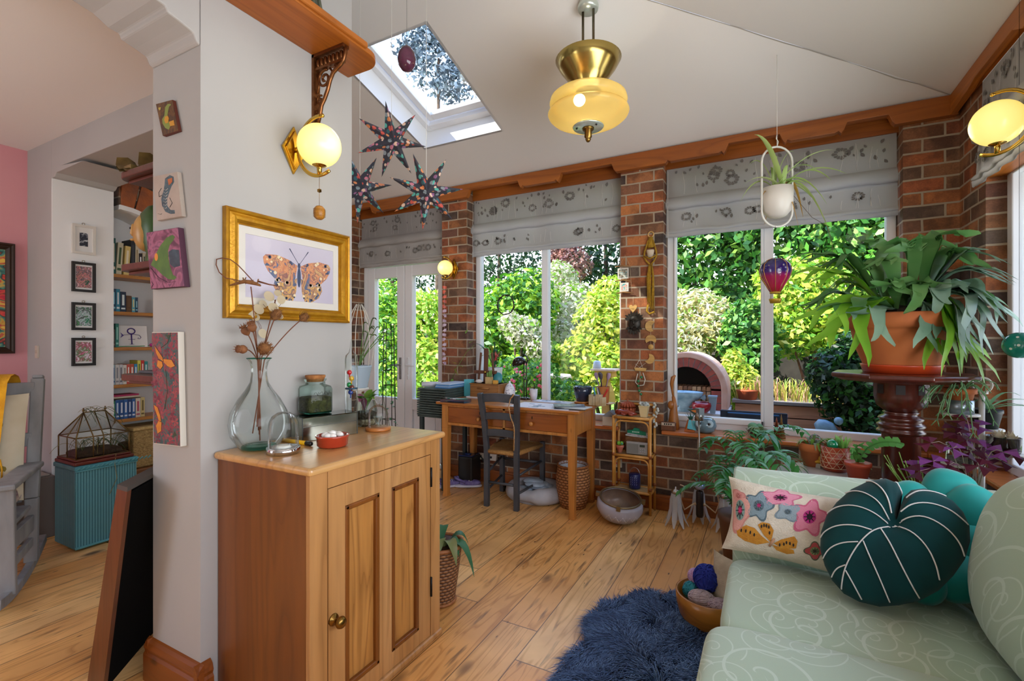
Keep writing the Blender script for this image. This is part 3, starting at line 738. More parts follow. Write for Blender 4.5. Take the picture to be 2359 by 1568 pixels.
# brick oven on a stone counter
co=atY(1575,945,5.35);ox,oz=co.x+.02,.635
m_stone=mat('stone_slab','d6d0cb',.7,c2='b9b2ac',scale=9)
t=thing('stone_counter','pale stone counter carrying the brick oven','counter',(ox,5.5,G0))
b=B();b.box(-.62,-.36,.67,.42,.45,.75);part('slab',b,m_stone,t,.01)
for sx in (-.55,.25):
 b=B();b.box(sx,-.28,0,sx+.12,.4,.67);part('pier',b,m_brick,t)
t=thing('brick_oven','arched red brick pizza oven stacked with logs outside the hinged pane','oven',(ox,5.4,oz-.005))
m_obr=mat('oven_brick','b5513a',.75,c2='8e4038',scale=12,bump=.3);m_mort=mat('oven_mortar','9b8f86',.9)
R0,R1=.25,.345;zs=.20
b=B();b.ext([(R0,0),(R1-.005,0),(R1-.005,zs)]+[((R1-.005)*math.cos(q*PI/24),zs+(R1-.005)*math.sin(q*PI/24))for q in range(25)]+[(-R1+.005,0),(-R0,0)]+[(R0*math.cos(q*PI/24),zs+R0*math.sin(q*PI/24))for q in range(24,-1,-1)],-.5,.015,WY(0));part('mortar_ring',b,m_mort,t)
b=B()
for q in range(17):
 a0,a1=q*PI/17+.016,(q+1)*PI/17-.016
 b.ext([(R0*math.cos(a0),zs+R0*math.sin(a0)),(R1*math.cos(a0),zs+R1*math.sin(a0)),(R1*math.cos(a1),zs+R1*math.sin(a1)),(R0*math.cos(a1),zs+R0*math.sin(a1))],-.1,.022,WY(0))
for sx in (-1,1):
 for q in range(3):b.box(min(sx*R0,sx*R1),-.022,q*.077+.004,max(sx*R0,sx*R1),.1,q*.077+.072)
part('arch_bricks',b,m_obr,t)
b=B();rr0,rr1=R1,R1+.06
b.ext([(rr1,0),(rr1,zs)]+[(rr1*math.cos(q*PI/24),zs+rr1*math.sin(q*PI/24))for q in range(25)]+[(-rr1,0),(-rr0,0)]+[(rr0*math.cos(q*PI/24),zs+rr0*math.sin(q*PI/24))for q in range(24,-1,-1)]+[(rr0,0)],-.5,.03,WY(0));part('render_band',b,mat('oven_render','e3b49c',.8,c2='d6a084',scale=8),t,.012)
b=B();b.box(-R0,.44,0,R0,.48,.5);part('back_wall',b,mat('soot','1a1412',.95),t)
b=B();g=random.Random(4);k=0
m_log=[mat('log_a','c59b72',.8,c2='a87c56',scale=30),mat('log_b','ad7850',.8),mat('log_c','8a5c3e',.85)]
for r_ in range(5):
 for c_ in range(12):
  x=-R0+.025+c_*.047;z=.002+r_*.047
  if abs(x)>R0-.03:continue
  lo=B();d=g.uniform(0,.05);s_=.042
  lo.ext([(x,z),(x+s_,z+g.uniform(0,.004)),(x+s_-g.uniform(0,.006),z+s_),(x+g.uniform(0,.006),z+s_-.002)],-.3,-.03+d*.5,WY(ox,5.4,oz))
  kk=single('firewood_log',lo,m_log[g.randrange(3)],'split firewood log stacked inside the brick oven','log','firewood logs in the brick oven')
b=B();b.lathe([(.02,0),(.05,.0),(.06,.03),(.05,.05),(.09,.10),(.16,.14),(.19,.2),(.17,.205),(.14,.16),(.02,.12)],(0,0,0),20,None,True,sy=.55)
pf=atY(1580,945,5.12);bb=B();bb.add([tuple(V(v)+V((pf.x-.02,pf.y,oz+.002)))for v in b.v],b.f,True)
bb.ext([(.0,0),(.05,.035),(.06,.0),(.05,-.03)],0,.02,WY(pf.x+.13,5.13,oz+.15));bb.sph((pf.x-.17,5.12,oz+.2),(.05,.035,.035),10,8)
single('fish_planter',bb,mat('silver_blue_glaze','a9c4cf',.25,c2='6f93a6',scale=14),'silvery blue fish-shaped planter on the stone counter','planter')
pp=atY(1616,945,5.1);b=B();b.lathe([(0,0),(.05,0),(.085,.035),(.095,.075),(.088,.105),(.08,.105),(.082,.07),(.0,.03)],(pp.x,pp.y,oz+.002),24);single('glazed_bowl',b,mat('red_glaze','a3141f',.15,coat=.5),'glossy red glazed bowl on the stone counter by the oven','bowl')
pp=atY(1642,945,5.12);b=B();b.solid([(.032,0),(.052,.155),(.06,.16),(.06,.175),(.045,.175)],(pp.x,pp.y,oz+.002),4,None,False,twist=PI/4);single('tapered_planter',b,mat('zinc','93a9b8',.4,.3),'tall square grey-blue planter beside the red bowl','planter')
# garden chair with blue frame
m_blue=mat('blue_metal','3f78b5',.3,.2);m_sling=mat('navy_mesh','141b2e',.7)
pc=atY(1735,985,4.75);t=thing('garden_chair','blue framed garden chair with navy sling just outside the sill','chair',(pc.x,4.78,G0))
for sx in (-1,1):
 b=B();b.tube([(sx*.25,.1,0),(sx*.27,.1,.58)]+[(sx*(.27+.0*q),.1-.1+.1*math.cos(q*PI/8),.58+.16*math.sin(q*PI/8))for q in range(1,8)]+[(sx*.27,-.1,.58),(sx*.25,-.1,0)],.013,8);part('arm_frame',b,m_blue,t)
b=B();b.box(-.25,-.14,.78,.25,-.12,.86);b.box(-.26,-.145,.5,-.2,-.115,.86);b.box(.2,-.145,.5,.26,-.115,.86)
for k in range(5):b.box(-.2,-.135,.52+k*.055,.2,-.125,.535+k*.055)
part('backrest',b,m_sling,t,.006)
b=B();b.box(-.25,-.12,.42,.25,.3,.45);part('seat',b,m_sling,t,.01)
for sx in (-1,1):
 b=B();b.cyl((sx*.24,.28,.0),(sx*.24,.28,.43),.012);part('leg',b,m_blue,t)
b=B();b.cyl((-.25,-.13,.84),(.25,-.13,.84),.012);b.cyl((-.24,-.13,.4),(-.25,-.13,.85),.012);b.cyl((.24,-.13,.4),(.25,-.13,.85),.012);b.cyl((-.24,-.1,.2),(.24,-.1,.2),.01);part('frame',b,m_blue,t)
# stool, bird table, stone seat, pigeon
ps=atY(1728,853,7.6);t=thing('garden_stool','small wooden stool under the glossy green shrub','stool',(ps.x,7.6,G0));m_tw=wood('teak','a97f54','bd9263',2,7,.6)
b=B();b.box(-.17,-.13,ps.z-G0-.04,.17,.13,ps.z-G0);part('seat',b,m_tw,t,.006)
for sx in (-1,1):
 for sy in (-1,1):
  b=B();b.bar((sx*.15,sy*.11,0),(sx*.12,sy*.09,ps.z-G0-.04),.035,.035);part('leg',b,m_tw,t)
pb=atY(1395,900,5.3);t=thing('bird_table','yellow painted wooden bird table outside beside the moon pier','bird table',(pb.x,5.3,G0))
m_yp=mat('yellow_paint','d8b84a',.6,c2='c49b38',scale=6);hb=lambda py:atY(1395,py,5.3).z-G0
b=B();b.bar((0,0,0),(0,0,hb(905)),.07,.07,(0,1,0));part('post',b,mat('bird_post','b9904a',.6),t)
b=B();b.solid([(.12,hb(926)),(.1,hb(900)),(.055,hb(880)),(.05,hb(868))],(0,0,0),6,None,False);part('skirt',b,m_yp,t)
b=B();b.box(-.1,-.09,hb(868),.1,.09,hb(853));part('house',b,m_yp,t)
b=B();b.ext([(-.14,0),(.14,0),(.14,.02),(-.14,.02)],-.12,.12,WY(0,0,hb(853)));part('roof',b,mat('bird_roof','e8c9b0',.6),t)
b=B();b.solid([(.03,0),(.05,.02),(.04,.09),(.02,.1)],(-.1,0,hb(851)),12);part('finial',b,mat('grey_finial','b8c0c4',.5),t)
pq=atY(1280,905,5.9);t=thing('stone_birdbath','cream stone birdbath outside the middle of the desk window','birdbath',(pq.x,5.9,G0));zq=atY(1280,862,5.9).z-G0
b=B();b.solid([(.16,0),(.16,.05),(.1,.1),(.08,.5),(.1,zq-.12)],(0,0,0),18);part('pedestal',b,m_stone,t)
b=B();b.solid([(.1,zq-.12),(.22,zq-.05),(.2,zq),(.16,zq-.01)],(0,0,0),18);part('bowl',b,mat('warm_stone','e0c6aa',.8),t)
b=B();b.box(.1,4.9,G0,1.4,5.15,.5);struct('wall_garden_low',b,m_brick)
p=atY(1905,985,5.02);b=B();b.solid([(.0,-.1),(.05,-.07),(.075,0),(.06,.06),(.03,.1)],(0,0,0),14,rotm(0,-.9,0,(p.x,5.02,.575)),sy=.8);b.sph((p.x+.085,5.02,.655),.035,10,8);b.bar((p.x-.05,5.02,.56),(p.x-.17,5.02,.53),.05,.015);b.box(p.x-.02,5.0,.5,p.x+.03,5.04,.54)
single('pigeon_ornament',b,mat('pigeon_grey','6f93a8',.4,c2='55707f',scale=12),'blue-grey pigeon ornament on the low garden wall','ornament')
# neighbour's brickwork seen through the side window
b=B();b.box(1.52,4.62,G0,1.68,5.0,3.2);struct('wall_outside_pier',b,m_brick)
b=B();b.box(1.9,4.0,G0,2.0,9,2.9);struct('wall_outside',b,mat('outside_dark','2a2c38',.7))
# BLINDS
m_fab=leafmat('blind_fabric','b4b1ad','a6a39f',.22,.8,2.0);m_mot=mat('blind_motif','6e6a65',.8);m_thr=mat('blind_thread','d0cdc6',.6)
def motif_leaf(b,x,z,a,s,T):
 pts=[(0,0),(.32,.28),(.42,.6),(.25,.9),(0,1.15),(-.22,.85),(-.3,.5),(-.2,.2)]
 c,sn=math.cos(a),math.sin(a);b.poly([T(x+s*(p[0]*c-p[1]*sn),z+s*(p[0]*sn+p[1]*c))for p in pts])
def motif_flower(b,x,z,s,T,rnd):
 n=11
 for k in range(n):
  a0=2*PI*k/n;w_=.26;r1=s*rnd.uniform(.85,1.1)
  b.poly([T(x+math.cos(a0-w_*.6)*s*.4,z+math.sin(a0-w_*.6)*s*.32),T(x+math.cos(a0-w_)*r1*.85,z+math.sin(a0-w_)*r1*.7),T(x+math.cos(a0)*r1,z+math.sin(a0)*r1*.8),T(x+math.cos(a0+w_)*r1*.85,z+math.sin(a0+w_)*r1*.7),T(x+math.cos(a0+w_*.6)*s*.4,z+math.sin(a0+w_*.6)*s*.32)])
def blind(T0,width,label,seed):
 """T0: matrix, local x across, y outward into the room, z up"""
 rnd=random.Random(seed)
 t=thing('roman_blind',label,'blind',T0.translation);t.rotation_euler=T0.to_euler()
 prof=[(0,2.765),(.004,2.53),(.012,2.525),(.035,2.50),(.055,2.465),(.052,2.435),(.03,2.42),(.022,2.425),(.026,2.40),(.03,2.262),(.036,2.255),(.045,2.24),(.04,2.228),(.034,2.23),(.038,2.222),(.036,2.195),(.03,2.195)]
 b=B();nx=26;k=len(prof);vs=[]
 for i in range(nx+1):
  x=width*i/nx
  for j,(y,z)in enumerate(prof):
   wv=.006*math.sin(i*1.1+seed)*min(1,j/5)+.004*math.sin(i*2.7+j)
   vs.append((x,y+.008*math.sin(i*.9+j*.4+seed)*(j>2),z+wv*.6*(3<j<16)))
 fs=[(i*k+j,(i+1)*k+j,(i+1)*k+j+1,i*k+j+1)for i in range(nx)for j in range(k-1)]
 b.add(vs,fs,True)
 T1=lambda x,z:(x,.009-(2.765-z)*-.002,z)
 T2=lambda x,z:(x,.0425,z)
 def put(x,z,s,fl):
  for T,z0,z1 in ((T1,2.535,2.76),(T2,2.268,2.40)):
   if z0+s*1.0<z<z1-s*1.15 and s<x<width-s:
    (motif_flower(b,x,z,s,T,rnd)if fl else motif_leaf(b,x,z,rnd.uniform(-.7,.7),s,T));return
 b.m=1
 for q in range(int(width*70)):put(rnd.uniform(.02,width),rnd.uniform(2.27,2.75),rnd.uniform(.018,.034),False)
 for q in range(int(width*8)+2):put(rnd.uniform(.04,width),rnd.uniform(2.59,2.71)if q%2 else rnd.uniform(2.315,2.352),rnd.uniform(.035,.058)if q%2 else .043,True)
 b.m=2
 for q in range(int(width*11)):
  x=rnd.uniform(.03,width-.03)
  for T,z0,z1 in ((T1,2.54,rnd.uniform(2.62,2.75)),(T2,2.27,rnd.uniform(2.33,2.4))):
   b.strip([V(T(x+.008*math.sin(z*25+q),z))+V((0,.001,0))for z in [z0+(z1-z0)*i/6 for i in range(7)]],[.0012]*7,side=(1,0,0))
 part('fabric',b,[m_fab,m_mot,m_thr],t)
 b=B();b.box(0,-.03,2.735,width,0,2.77);part('headrail',b,m_upvc,t)
 if seed==4:return t
 b=B();b.tube([(width-.02,.05,2.73),(width-.018,.055,2.4),(width-.02,.05,1.95)],.0015,5);part('pull_cord',b,mat('cord_white','dedad2',.7),t)
 return t
fr=lambda x0,y:frame((x0,y,0),(1,0,0),(0,-1,0),(0,0,1))
def place_blind(x0,x1,label,seed):
 t=blind(Matrix.Identity(4),x1-x0,label,seed);t.rotation_euler=(0,0,PI);t.location=(x1,4.075,0);return t
place_blind(-4.14,-2.918,'grey flowered roman blind over the garden doors',1)
place_blind(-2.60,-1.078,'grey flowered roman blind over the desk window',2)
place_blind(-.722,.782,'grey flowered roman blind behind the hanging spider plant',3)
t=blind(Matrix.Identity(4),.64,'pale green-lit roman blind on the side window by the corner',4);t.rotation_euler=(0,0,PI/2);t.location=(1.045,2.87,0)
# CABINET AND WHAT STANDS ON IT
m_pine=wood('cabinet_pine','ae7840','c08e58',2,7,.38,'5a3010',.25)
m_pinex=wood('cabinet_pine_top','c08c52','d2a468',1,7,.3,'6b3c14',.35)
m_pine_shade=wood('cabinet_pine_shaded','6c380c','7f4712',2,6,.4,'4a260a',.2)  # shade on the cabinet side painted in as darker pine; mouldings share it
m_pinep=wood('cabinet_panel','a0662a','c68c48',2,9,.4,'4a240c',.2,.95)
m_brass=mat('brass','c9a24a',.18,1);m_abrass=mat('aged_brass','8d6c35',.3,1);m_iron=mat('black_iron','1d1b1a',.5,.5)
m_chrome=mat('chrome','d8d8dc',.08,1)
m_clear=glass('clear_glass','f9fcfb',1.3);m_green=glass('greenish_glass','edf7f4',1.2);m_thick=glass('thick_glass_edge','8fd0c0',.9)
cx0,cx1,cy0,cy1,ct=-1.835,-1.325,1.075,1.785,.935
t=thing('pine_cabinet','waxed pine cupboard with one panelled door against the wall under the butterfly picture','cupboard',((cx0+cx1)/2,(cy0+cy1)/2,0))
b=B();b.box(cx0,cy0-.018,ct-.028,cx1+.022,cy1+.018,ct);part('top',b,m_pinex,t,.012,True,seg=3)
b=B();b.box(cx0,cy0,.03,cx1-.02,cy0+.02,ct-.028);b.box(cx0,cy1-.02,.03,cx1-.02,cy1,ct-.028);b.box(cx0,cy0+.02,.03,cx0+.012,cy1-.02,ct-.028);b.box(cx0,cy0+.02,.03,cx1-.022,cy1-.02,.05);part('carcass',b,m_pine_shade,t,.002,True)
b=B();dy0,dy1,dz0,dz1=1.152,1.715,.035,.842
b.box(cx1-.02,cy0,.03,cx1,dy0-.005,ct-.028);b.box(cx1-.02,dy1+.005,.03,cx1,cy1,ct-.028);b.box(cx1-.02,dy0-.003,dz1+.003,cx1,dy1+.003,ct-.028);part('front_frame',b,m_pine,t,.002,True)
b=B();b.box(cx0,cy0-.01,0,cx1+.008,cy1+.015,.032);part('plinth_moulding',b,m_pine,t,.012,True,seg=3)
pan=((1.227,1.398),(1.467,1.637));pz0,pz1=.10,.762
b=B();xs0,xs1=cx1-.021,cx1-.001
b.box(xs0,dy0,dz0,xs1,pan[0][0],dz1);b.box(xs0,pan[0][1],dz0,xs1,pan[1][0],dz1);b.box(xs0,pan[1][1],dz0,xs1,dy1,dz1)
for p0,p1 in pan:b.box(xs0,p0,dz0,xs1,p1,pz0);b.box(xs0,p0,pz1,xs1,p1,dz1)
dr=part('door',b,m_pine,t,.002,True)
for p0,p1 in pan:
 b=B();b.box(xs0,p0-.002,pz0-.002,xs1-.014,p1+.002,pz1+.002);part('panel',b,m_pinep,dr,0,True)
 b=B();q=.02
 for a in ((p0,pz0,p1,pz0+q),(p0,pz1-q,p1,pz1),(p0,pz0,p0+q,pz1),(p1-q,pz0,p1,pz1)):b.box(xs1-.018,a[0],a[1],xs1+.002,a[2],a[3])
 part('panel_moulding',b,m_pine_shade,dr,.006,True,seg=3)
ky,kz=1.172,.385
b=B();b.solid([(.021,0),(.02,.004),(.008,.007),(.007,.02),(.017,.027),(.021,.036),(.017,.046),(.006,.05)],(0,0,0),20,frame((cx1,ky,kz),(0,1,0),(0,0,1),(1,0,0)));part('knob',b,m_abrass,dr,0,True,label='aged brass knob')
for z in (.70,.21):
 b=B();b.box(cx1-.004,dy1-.002,z,cx1+.003,dy1+.006,z+.085);b.cyl((cx1+.004,dy1+.002,z),(cx1+.004,dy1+.002,z+.085),.004);part('hinge',b,m_iron,dr,0,True)
CT=ct+.001
def on_cab(px,py):p=atZ(px,py,CT);return p.x,p.y
# demijohn-like vase with dried stems
vx,vy=on_cab(597,1031);vx+=.0;
vprof=[(.001,.004),(.055,.004),(.062,.002),(.064,.0),(.07,.006),(.1,.05),(.107,.095),(.1,.14),(.075,.19),(.05,.225),(.033,.255),(.028,.285),(.028,.31),(.034,.335),(.043,.348)]
t=thing('glass_vase','big pear-shaped clear glass vase holding dried stems','vase',(vx,vy,CT))
b=B();b.lathe(vprof,(0,0,0),32);part('body',b,m_clear,t)
b=B();b.tube([(.043*math.cos(q*PI/14),.043*math.sin(q*PI/14),.348)for q in range(28)],.0022,6,True);b.solid([(.05,.0015),(.064,.004),(.06,.012),(.03,.009)],(0,0,0),28);part('rim_and_foot',b,m_thick,t)
m_stem=mat('dry_stem','6d3f28',.8);m_seed=mat('poppy_head','8c5a34',.75,c2='6a3f24',scale=40);m_teas=mat('teasel','6b4423',.9,c2='8a5c30',scale=90)
m_hon=leafmat('honesty','e6d9b8','d6c49a',.5,.4)
vb=V((vx,vy,CT+.30));dv=atD(590,800,1.86)
def stem(px,py,d,lab,cat,heads,mid=None,r=.0022,grp='dried stems in the glass vase'):
 """a dried stem from the vase up to the given point"""
 e=atD(px,py,d);t=thing(lab[0],lab[1],cat,(vx,vy,CT+.02),0,grp)
 o=V((vx,vy,CT+.02));n=V((vx+(e.x-vx)*.12,vy+(e.y-vy)*.12,CT+.34))
 low=V((vx-(e.x-vx)*.22,vy-(e.y-vy)*.12,CT+.02+.05*heads_k[0]));heads_k[0]=(heads_k[0]*1.7)%2
 pts=bez(low,(low+n)/2,n,5)+bez(n,(n*.45+e*.55)+V((0,0,.02))if mid is None else mid,e,8)[1:]
 b=B();b.tube([p-o for p in pts],r,6);part('stalk',b,m_stem,t)
 dirn=(pts[-1]-pts[-2]).normalized()
 return t,e-o,dirn
heads_k=[.6]
def zalign(p,d):
 q=V((0,0,1)).rotation_difference(d).to_matrix().to_4x4();return Matrix.Translation(p)@q
def poppy(px,py,d,label):
 t,e,dr_=stem(px,py,d,('dried_poppy_head',label),'dried flower',None)
 b=B();b.solid([(.004,-.004),(.012,.004),(.0165,.014),(.015,.024),(.009,.03),(.014,.033),(.015,.036)],(0,0,0),14,zalign(e,dr_))
 for k in range(9):
  a=k*2*PI/9;b.add([zalign(e,dr_)@V(v)for v in ((.012*math.cos(a-.2),.012*math.sin(a-.2),.035),(.012*math.cos(a+.2),.012*math.sin(a+.2),.035),(.017*math.cos(a),.017*math.sin(a),.047))],[(0,1,2)])
 part('seed_head',b,m_seed,t)
poppy(583,762,1.80,'dried poppy head at the outer edge of the bunch, tallest of the three poppies');poppy(571,770,1.83,'dried poppy head leaning outward just below the tallest poppy');poppy(567,805,1.80,'dried poppy head lowest in the bunch, beside the vase mouth')
def teasel(px,py,d,label,L_=.05,r=.018):
 t,e,dr_=stem(px,py,d,('dried_teasel',label),'dried flower',None)
 M_=zalign(e,dr_);b=B();b.solid([(.005,-.004),(r*.8,.006),(r,L_*.4),(r*.75,L_*.8),(.004,L_)],(0,0,0),14,M_);g=random.Random(px)
 for k in range(150):
  a=g.uniform(0,2*PI);h=g.uniform(.02,.98);rr=r*(math.sin(PI*(h*.8+.12)))**.6
  p0=V((rr*math.cos(a),rr*math.sin(a),L_*h));p1=p0+V((math.cos(a)*.009,math.sin(a)*.009,.008));s=V((-math.sin(a),math.cos(a),0))*.0012
  b.add([M_@(p0-s),M_@(p0+s),M_@p1],[(0,1,2)])
 for k in range(8):
  a=k*PI/4+.2;b.tube([M_@V((.006*math.cos(a),.006*math.sin(a),0)),M_@V((.022*math.cos(a),.022*math.sin(a),.012)),M_@V((.028*math.cos(a),.028*math.sin(a),.03))],[.0012,.001,.0004],4)
 part('seed_head',b,m_teas,t)
teasel(603,805,1.84,'big dried teasel head low in the middle of the bunch',.062,.023);teasel(632,735,1.90,'dried teasel head standing upright in front of the frame edge',.045,.02);teasel(693,737,1.93,'dried teasel head on a long stem leaning towards the window',.035,.016)
t,e,dr_=stem(635,690,1.92,('dried_honesty','dried honesty stem with papery white discs'),'dried flower',None);b=B();g=random.Random(8)
for px,py,r in ((620,682,.022),(648,690,.02),(606,700,.017),(596,712,.022),(630,708,.022),(588,730,.02),(578,722,.018),(606,768,.02),(645,728,.014),(640,675,.016)):
 p=atD(px,py,1.93+g.uniform(-.03,.03))-V((vx,vy,CT+.02));n=(ray(px,py)*-1+V((g.uniform(-.4,.4),g.uniform(-.4,.4),g.uniform(-.5,.5)))).normalized();M_=zalign(p,n);b.disc((0,0,0),r,18,M_,r*.78)
part('seed_disc',b,m_hon,t,kind='stuff')
b=B();o=V((vx,vy,CT+.02))
for a,c in (((620,682),(636,700)),((648,690),(637,712)),((606,700),(625,730)),((588,730),(606,770)),((578,722),(604,768))):b.tube([atD(*a,1.93)-o,atD((a[0]+c[0])/2+4,(a[1]+c[1])/2,1.93)-o,atD(*c,1.93)-o],.0008,4)
part('twig',b,m_stem,t)
t,e,dr_=stem(578,660,1.82,('dried_seed_pod','twisted dried seed pod with a long looping tendril, tallest in the vase'),'dried flower',None);o=V((vx,vy,CT+.02))
b=B();q=[atD(x,y,1.8)-o for x,y in ((530,657),(548,652),(562,648),(578,650),(592,654),(600,658))];b.tube(q,[.004,.009,.012,.014,.01,.005],9,sq=.6)
g=random.Random(3)
for k in range(14):p=q[1+k%4];b.bar(p,p+V((g.uniform(-.02,.02),g.uniform(-.02,.02),g.uniform(-.012,.02))),.004,.002)
part('pod',b,m_teas,t)
b=B();b.tube([atD(x,y,1.8)-o for x,y in ((590,655),(567,630),(548,610),(530,597),(512,594),(499,597),(498,610),(505,627),(520,640),(545,645),(565,648))],.0019,6);b.tube([atD(x,y,1.8)-o for x,y in ((595,648),(620,655),(650,660))],[.004,.003,.001],6);part('tendril',b,m_stem,t)
# mirrored box
A0,A1=atZ(697,1018,CT),atZ(823,998,CT);dy_=(A1-A0);dl=dy_.length;ang=math.atan2(dy_.y,dy_.x)
t=thing('mirror_box','long mirror-sided glass box carrying the cork-stoppered jar','box',((A0.x+A1.x)/2,(A0.y+A1.y)/2,CT),ang);hb_=.094;dp=.105
m_mir=mat('mirror','b5b9ac',.16,1,c2='989c8c',scale=14)
b=B();b.box(-dl/2,0,0,dl/2,dp,hb_);part('body',b,m_mir,t,.001)
b=B();b.box(-dl/2-.001,-.001,hb_,dl/2+.001,dp+.001,hb_+.004);part('lid',b,mat('smoked_mirror','8e9490',.05,1),t,.001)
b=B()
for x in (-dl/2,dl/2):b.box(x-.0015,-.002,0,x+.0015,.001,hb_)
b.box(-dl/2,-.002,hb_*.62,dl/2,0,hb_*.62+.0015);part('lead_edge',b,mat('lead','4b4d4a',.4,.8),t)
# cork jar of moss, on the box
jz=CT+hb_+.005;jp=atZ(722,952,jz);M_=rotm(0,0,ang,(jp.x-.01,jp.y+.03,jz))
t=thing('cork_jar','square glass jar with cork stopper and dark mossy filling on the mirrored box','jar',(jp.x-.012,jp.y+.02,jz),ang)
def sqj(prof):return prof
b=B();vs=[(.05,.0),(.058,.004),(.06,.012),(.06,.105),(.055,.118),(.042,.126),(.041,.138),(.047,.144),(.047,.15),(.04,.151)]
for (r,z),k in zip(vs,range(99)):pass
def sqlathe(b,prof,e=5.0,n=40,c=(0,0,0),blend=None):
 P=[];F=[]
 for i,(r,z)in enumerate(prof):
  ee=2.0 if z>.12 else e
  for j in range(n):
   a=2*PI*j/n;ca,sa=math.cos(a),math.sin(a);k=(abs(ca)**ee+abs(sa)**ee)**(-1/ee);P.append((c[0]+r*k*ca,c[1]+r*k*sa,c[2]+z))
 for i in range(len(prof)-1):
  for j in range(n):F.append((i*n+j,i*n+(j+1)%n,(i+1)*n+(j+1)%n,(i+1)*n+j))
 b.add(P,F,True)
sqlathe(b,[(.001,.001)]+vs);part('glass_body',b,m_green,t)
b=B();sqlathe(b,[(.001,.006),(.054,.007),(.056,.012),(.056,.068),(.05,.072),(.02,.076),(.001,.077)]);part('moss',b,mat('moss','2f2c18',.95,c2='4d4a22',scale=60,bump=.8,bscale=120),t)
b=B();sqlathe(b,[(.001,.002),(.056,.002),(.058,.01),(.052,.007),(.001,.006)]);part('thick_base',b,m_thick,t)
b=B();b.solid([(.034,.138),(.037,.15),(.042,.158),(.042,.166)],(0,0,0),26);part('cork',b,mat('cork','b0753f',.85,c2='8c5528',scale=60,bump=.4),t)
b=B();g=random.Random(2)
for k in range(9):
 x=-.035+k*.008;b.tube([(x,-.0605,.088+.008*math.sin(k*2.1)),(x+.004,-.0608,.094+.006*math.sin(k*3.3)),(x+.008,-.0605,.088+.008*math.sin((k+1)*2.1))],.0007,4)
part('handwriting',b,mat('ink','22201c',.8),t)
# thermometer
p=atX(805,900,-1.735);t=thing('galileo_thermometer','tall glass thermometer tube with coloured floating bulbs at the wall corner','thermometer',(p.x+.012,p.y-.0,CT));H_=.425
b=B();b.lathe([(.001,.002),(.026,.0),(.029,.004),(.029,.33),(.026,.348),(.012,.362),(.006,.385),(.004,.41),(.001,H_)],(0,0,0),26);part('tube',b,m_clear,t)
b=B();b.solid([(.0285,.002),(.0285,.02)],(0,0,0),26);part('base',b,m_clear,t)
for k,(z,c,nm)in enumerate(((.268,'c4161c','red'),(.24,'d9a514','amber'),(.21,'1f8f4a','green'),(.198,'6b2d1e','brown'),(.175,'1f3d8a','blue'))):
 x=(-.008,.006,-.009,.008,0)[k];b=B();b.sph((x,-.004,z),(.012,.012,.012),12,8);b.cyl((x,-.004,z-.026),(x,-.004,z-.012),.003);part('float',b,mat('float_'+nm,c,.1,coat=.6),t,label=nm+' glass float')
b=B();b.cyl((0,0,.19),(0,0,.196),.0285,None,24);part('divider',b,mat('dark_water','2c4a66',.2),t)
# chrome-based cloche, marker, dish, wood-based cloche
x,y=on_cab(653,1042);t=thing('glass_cloche','glass dome on a chrome base at the corner of the cupboard top','cloche',(x,y,CT))
b=B();b.lathe([(.053,.012),(.053,.09),(.05,.115),(.04,.136),(.022,.149),(.001,.153)],(0,0,0),30);part('dome',b,m_clear,t)
b=B();b.solid([(.058,0),(.058,.022),(.052,.023),(.05,.012)],(0,0,0),32);part('base',b,m_chrome,t)
b=B();b.solid([(.024,.012),(.026,.02),(.022,.028),(.012,.024)],(0,0,0),20);part('tealight',b,mat('white_wax','ece8e0',.5),t)
p0=atZ(650,1013,CT+.008);p1=atZ(718,1022,CT+.008);b=B();d=(p1-p0);k=p0+d*.82;b.tube([p0,k],.0085,14);b.m=1;b.tube([k,p1-d*.05,p1],[.0092,.0092,.0075],14)
single('marker_pen',b,[mat('yellow_pen','e3ae0c',.35),mat('black_cap','191818',.35)],'fat yellow marker pen with black cap lying on the cupboard','pen')
x,y=on_cab(766,1027);t=thing('terracotta_dish','small glazed terracotta dish of white pebbles on the cupboard','dish',(x,y,CT))
b=B();b.solid([(.05,0),(.058,.006),(.06,.036),(.064,.04),(.064,.046),(.056,.045),(.053,.014)],(0,0,0),30);part('bowl',b,mat('terracotta_glaze','9c2f1e',.2,coat=.5,c2='b03c22',scale=10),t)
g=random.Random(6);m_peb=mat('white_pebble','e8e6e1',.5)
for k in range(9):
 a=k*.7;r=.0 if k==0 else .028;b=B();b.sph((x+r*math.cos(a),y+r*math.sin(a),CT+.044+(k==0)*.007),(.016,.013,.011),12,8,None);single('white_pebble',b,m_peb,'smooth white pebble lying in the terracotta dish','pebble','pebbles in the terracotta dish')
x,y=on_cab(871,990);t=thing('glass_cloche','glass dome with knob on a round wooden base at the far end of the cupboard','cloche',(x,y,CT))
b=B();b.solid([(.056,0),(.058,.004),(.058,.012),(.054,.016)],(0,0,0),32);part('base',b,wood('cloche_base','a5622c','bd7a3c',0,8,.4),t)
b=B();b.lathe([(.045,.016),(.046,.075),(.04,.098),(.022,.113),(.009,.118),(.007,.128),(.012,.138),(.012,.145),(.001,.147)],(0,0,0),28);part('dome',b,m_clear,t)
b=B();b.lathe([(.015,.018),(.006,.03),(.022,.062),(.021,.062),(.001,.034)],(0,0,0),16);part('glass_ornament',b,m_green,t)
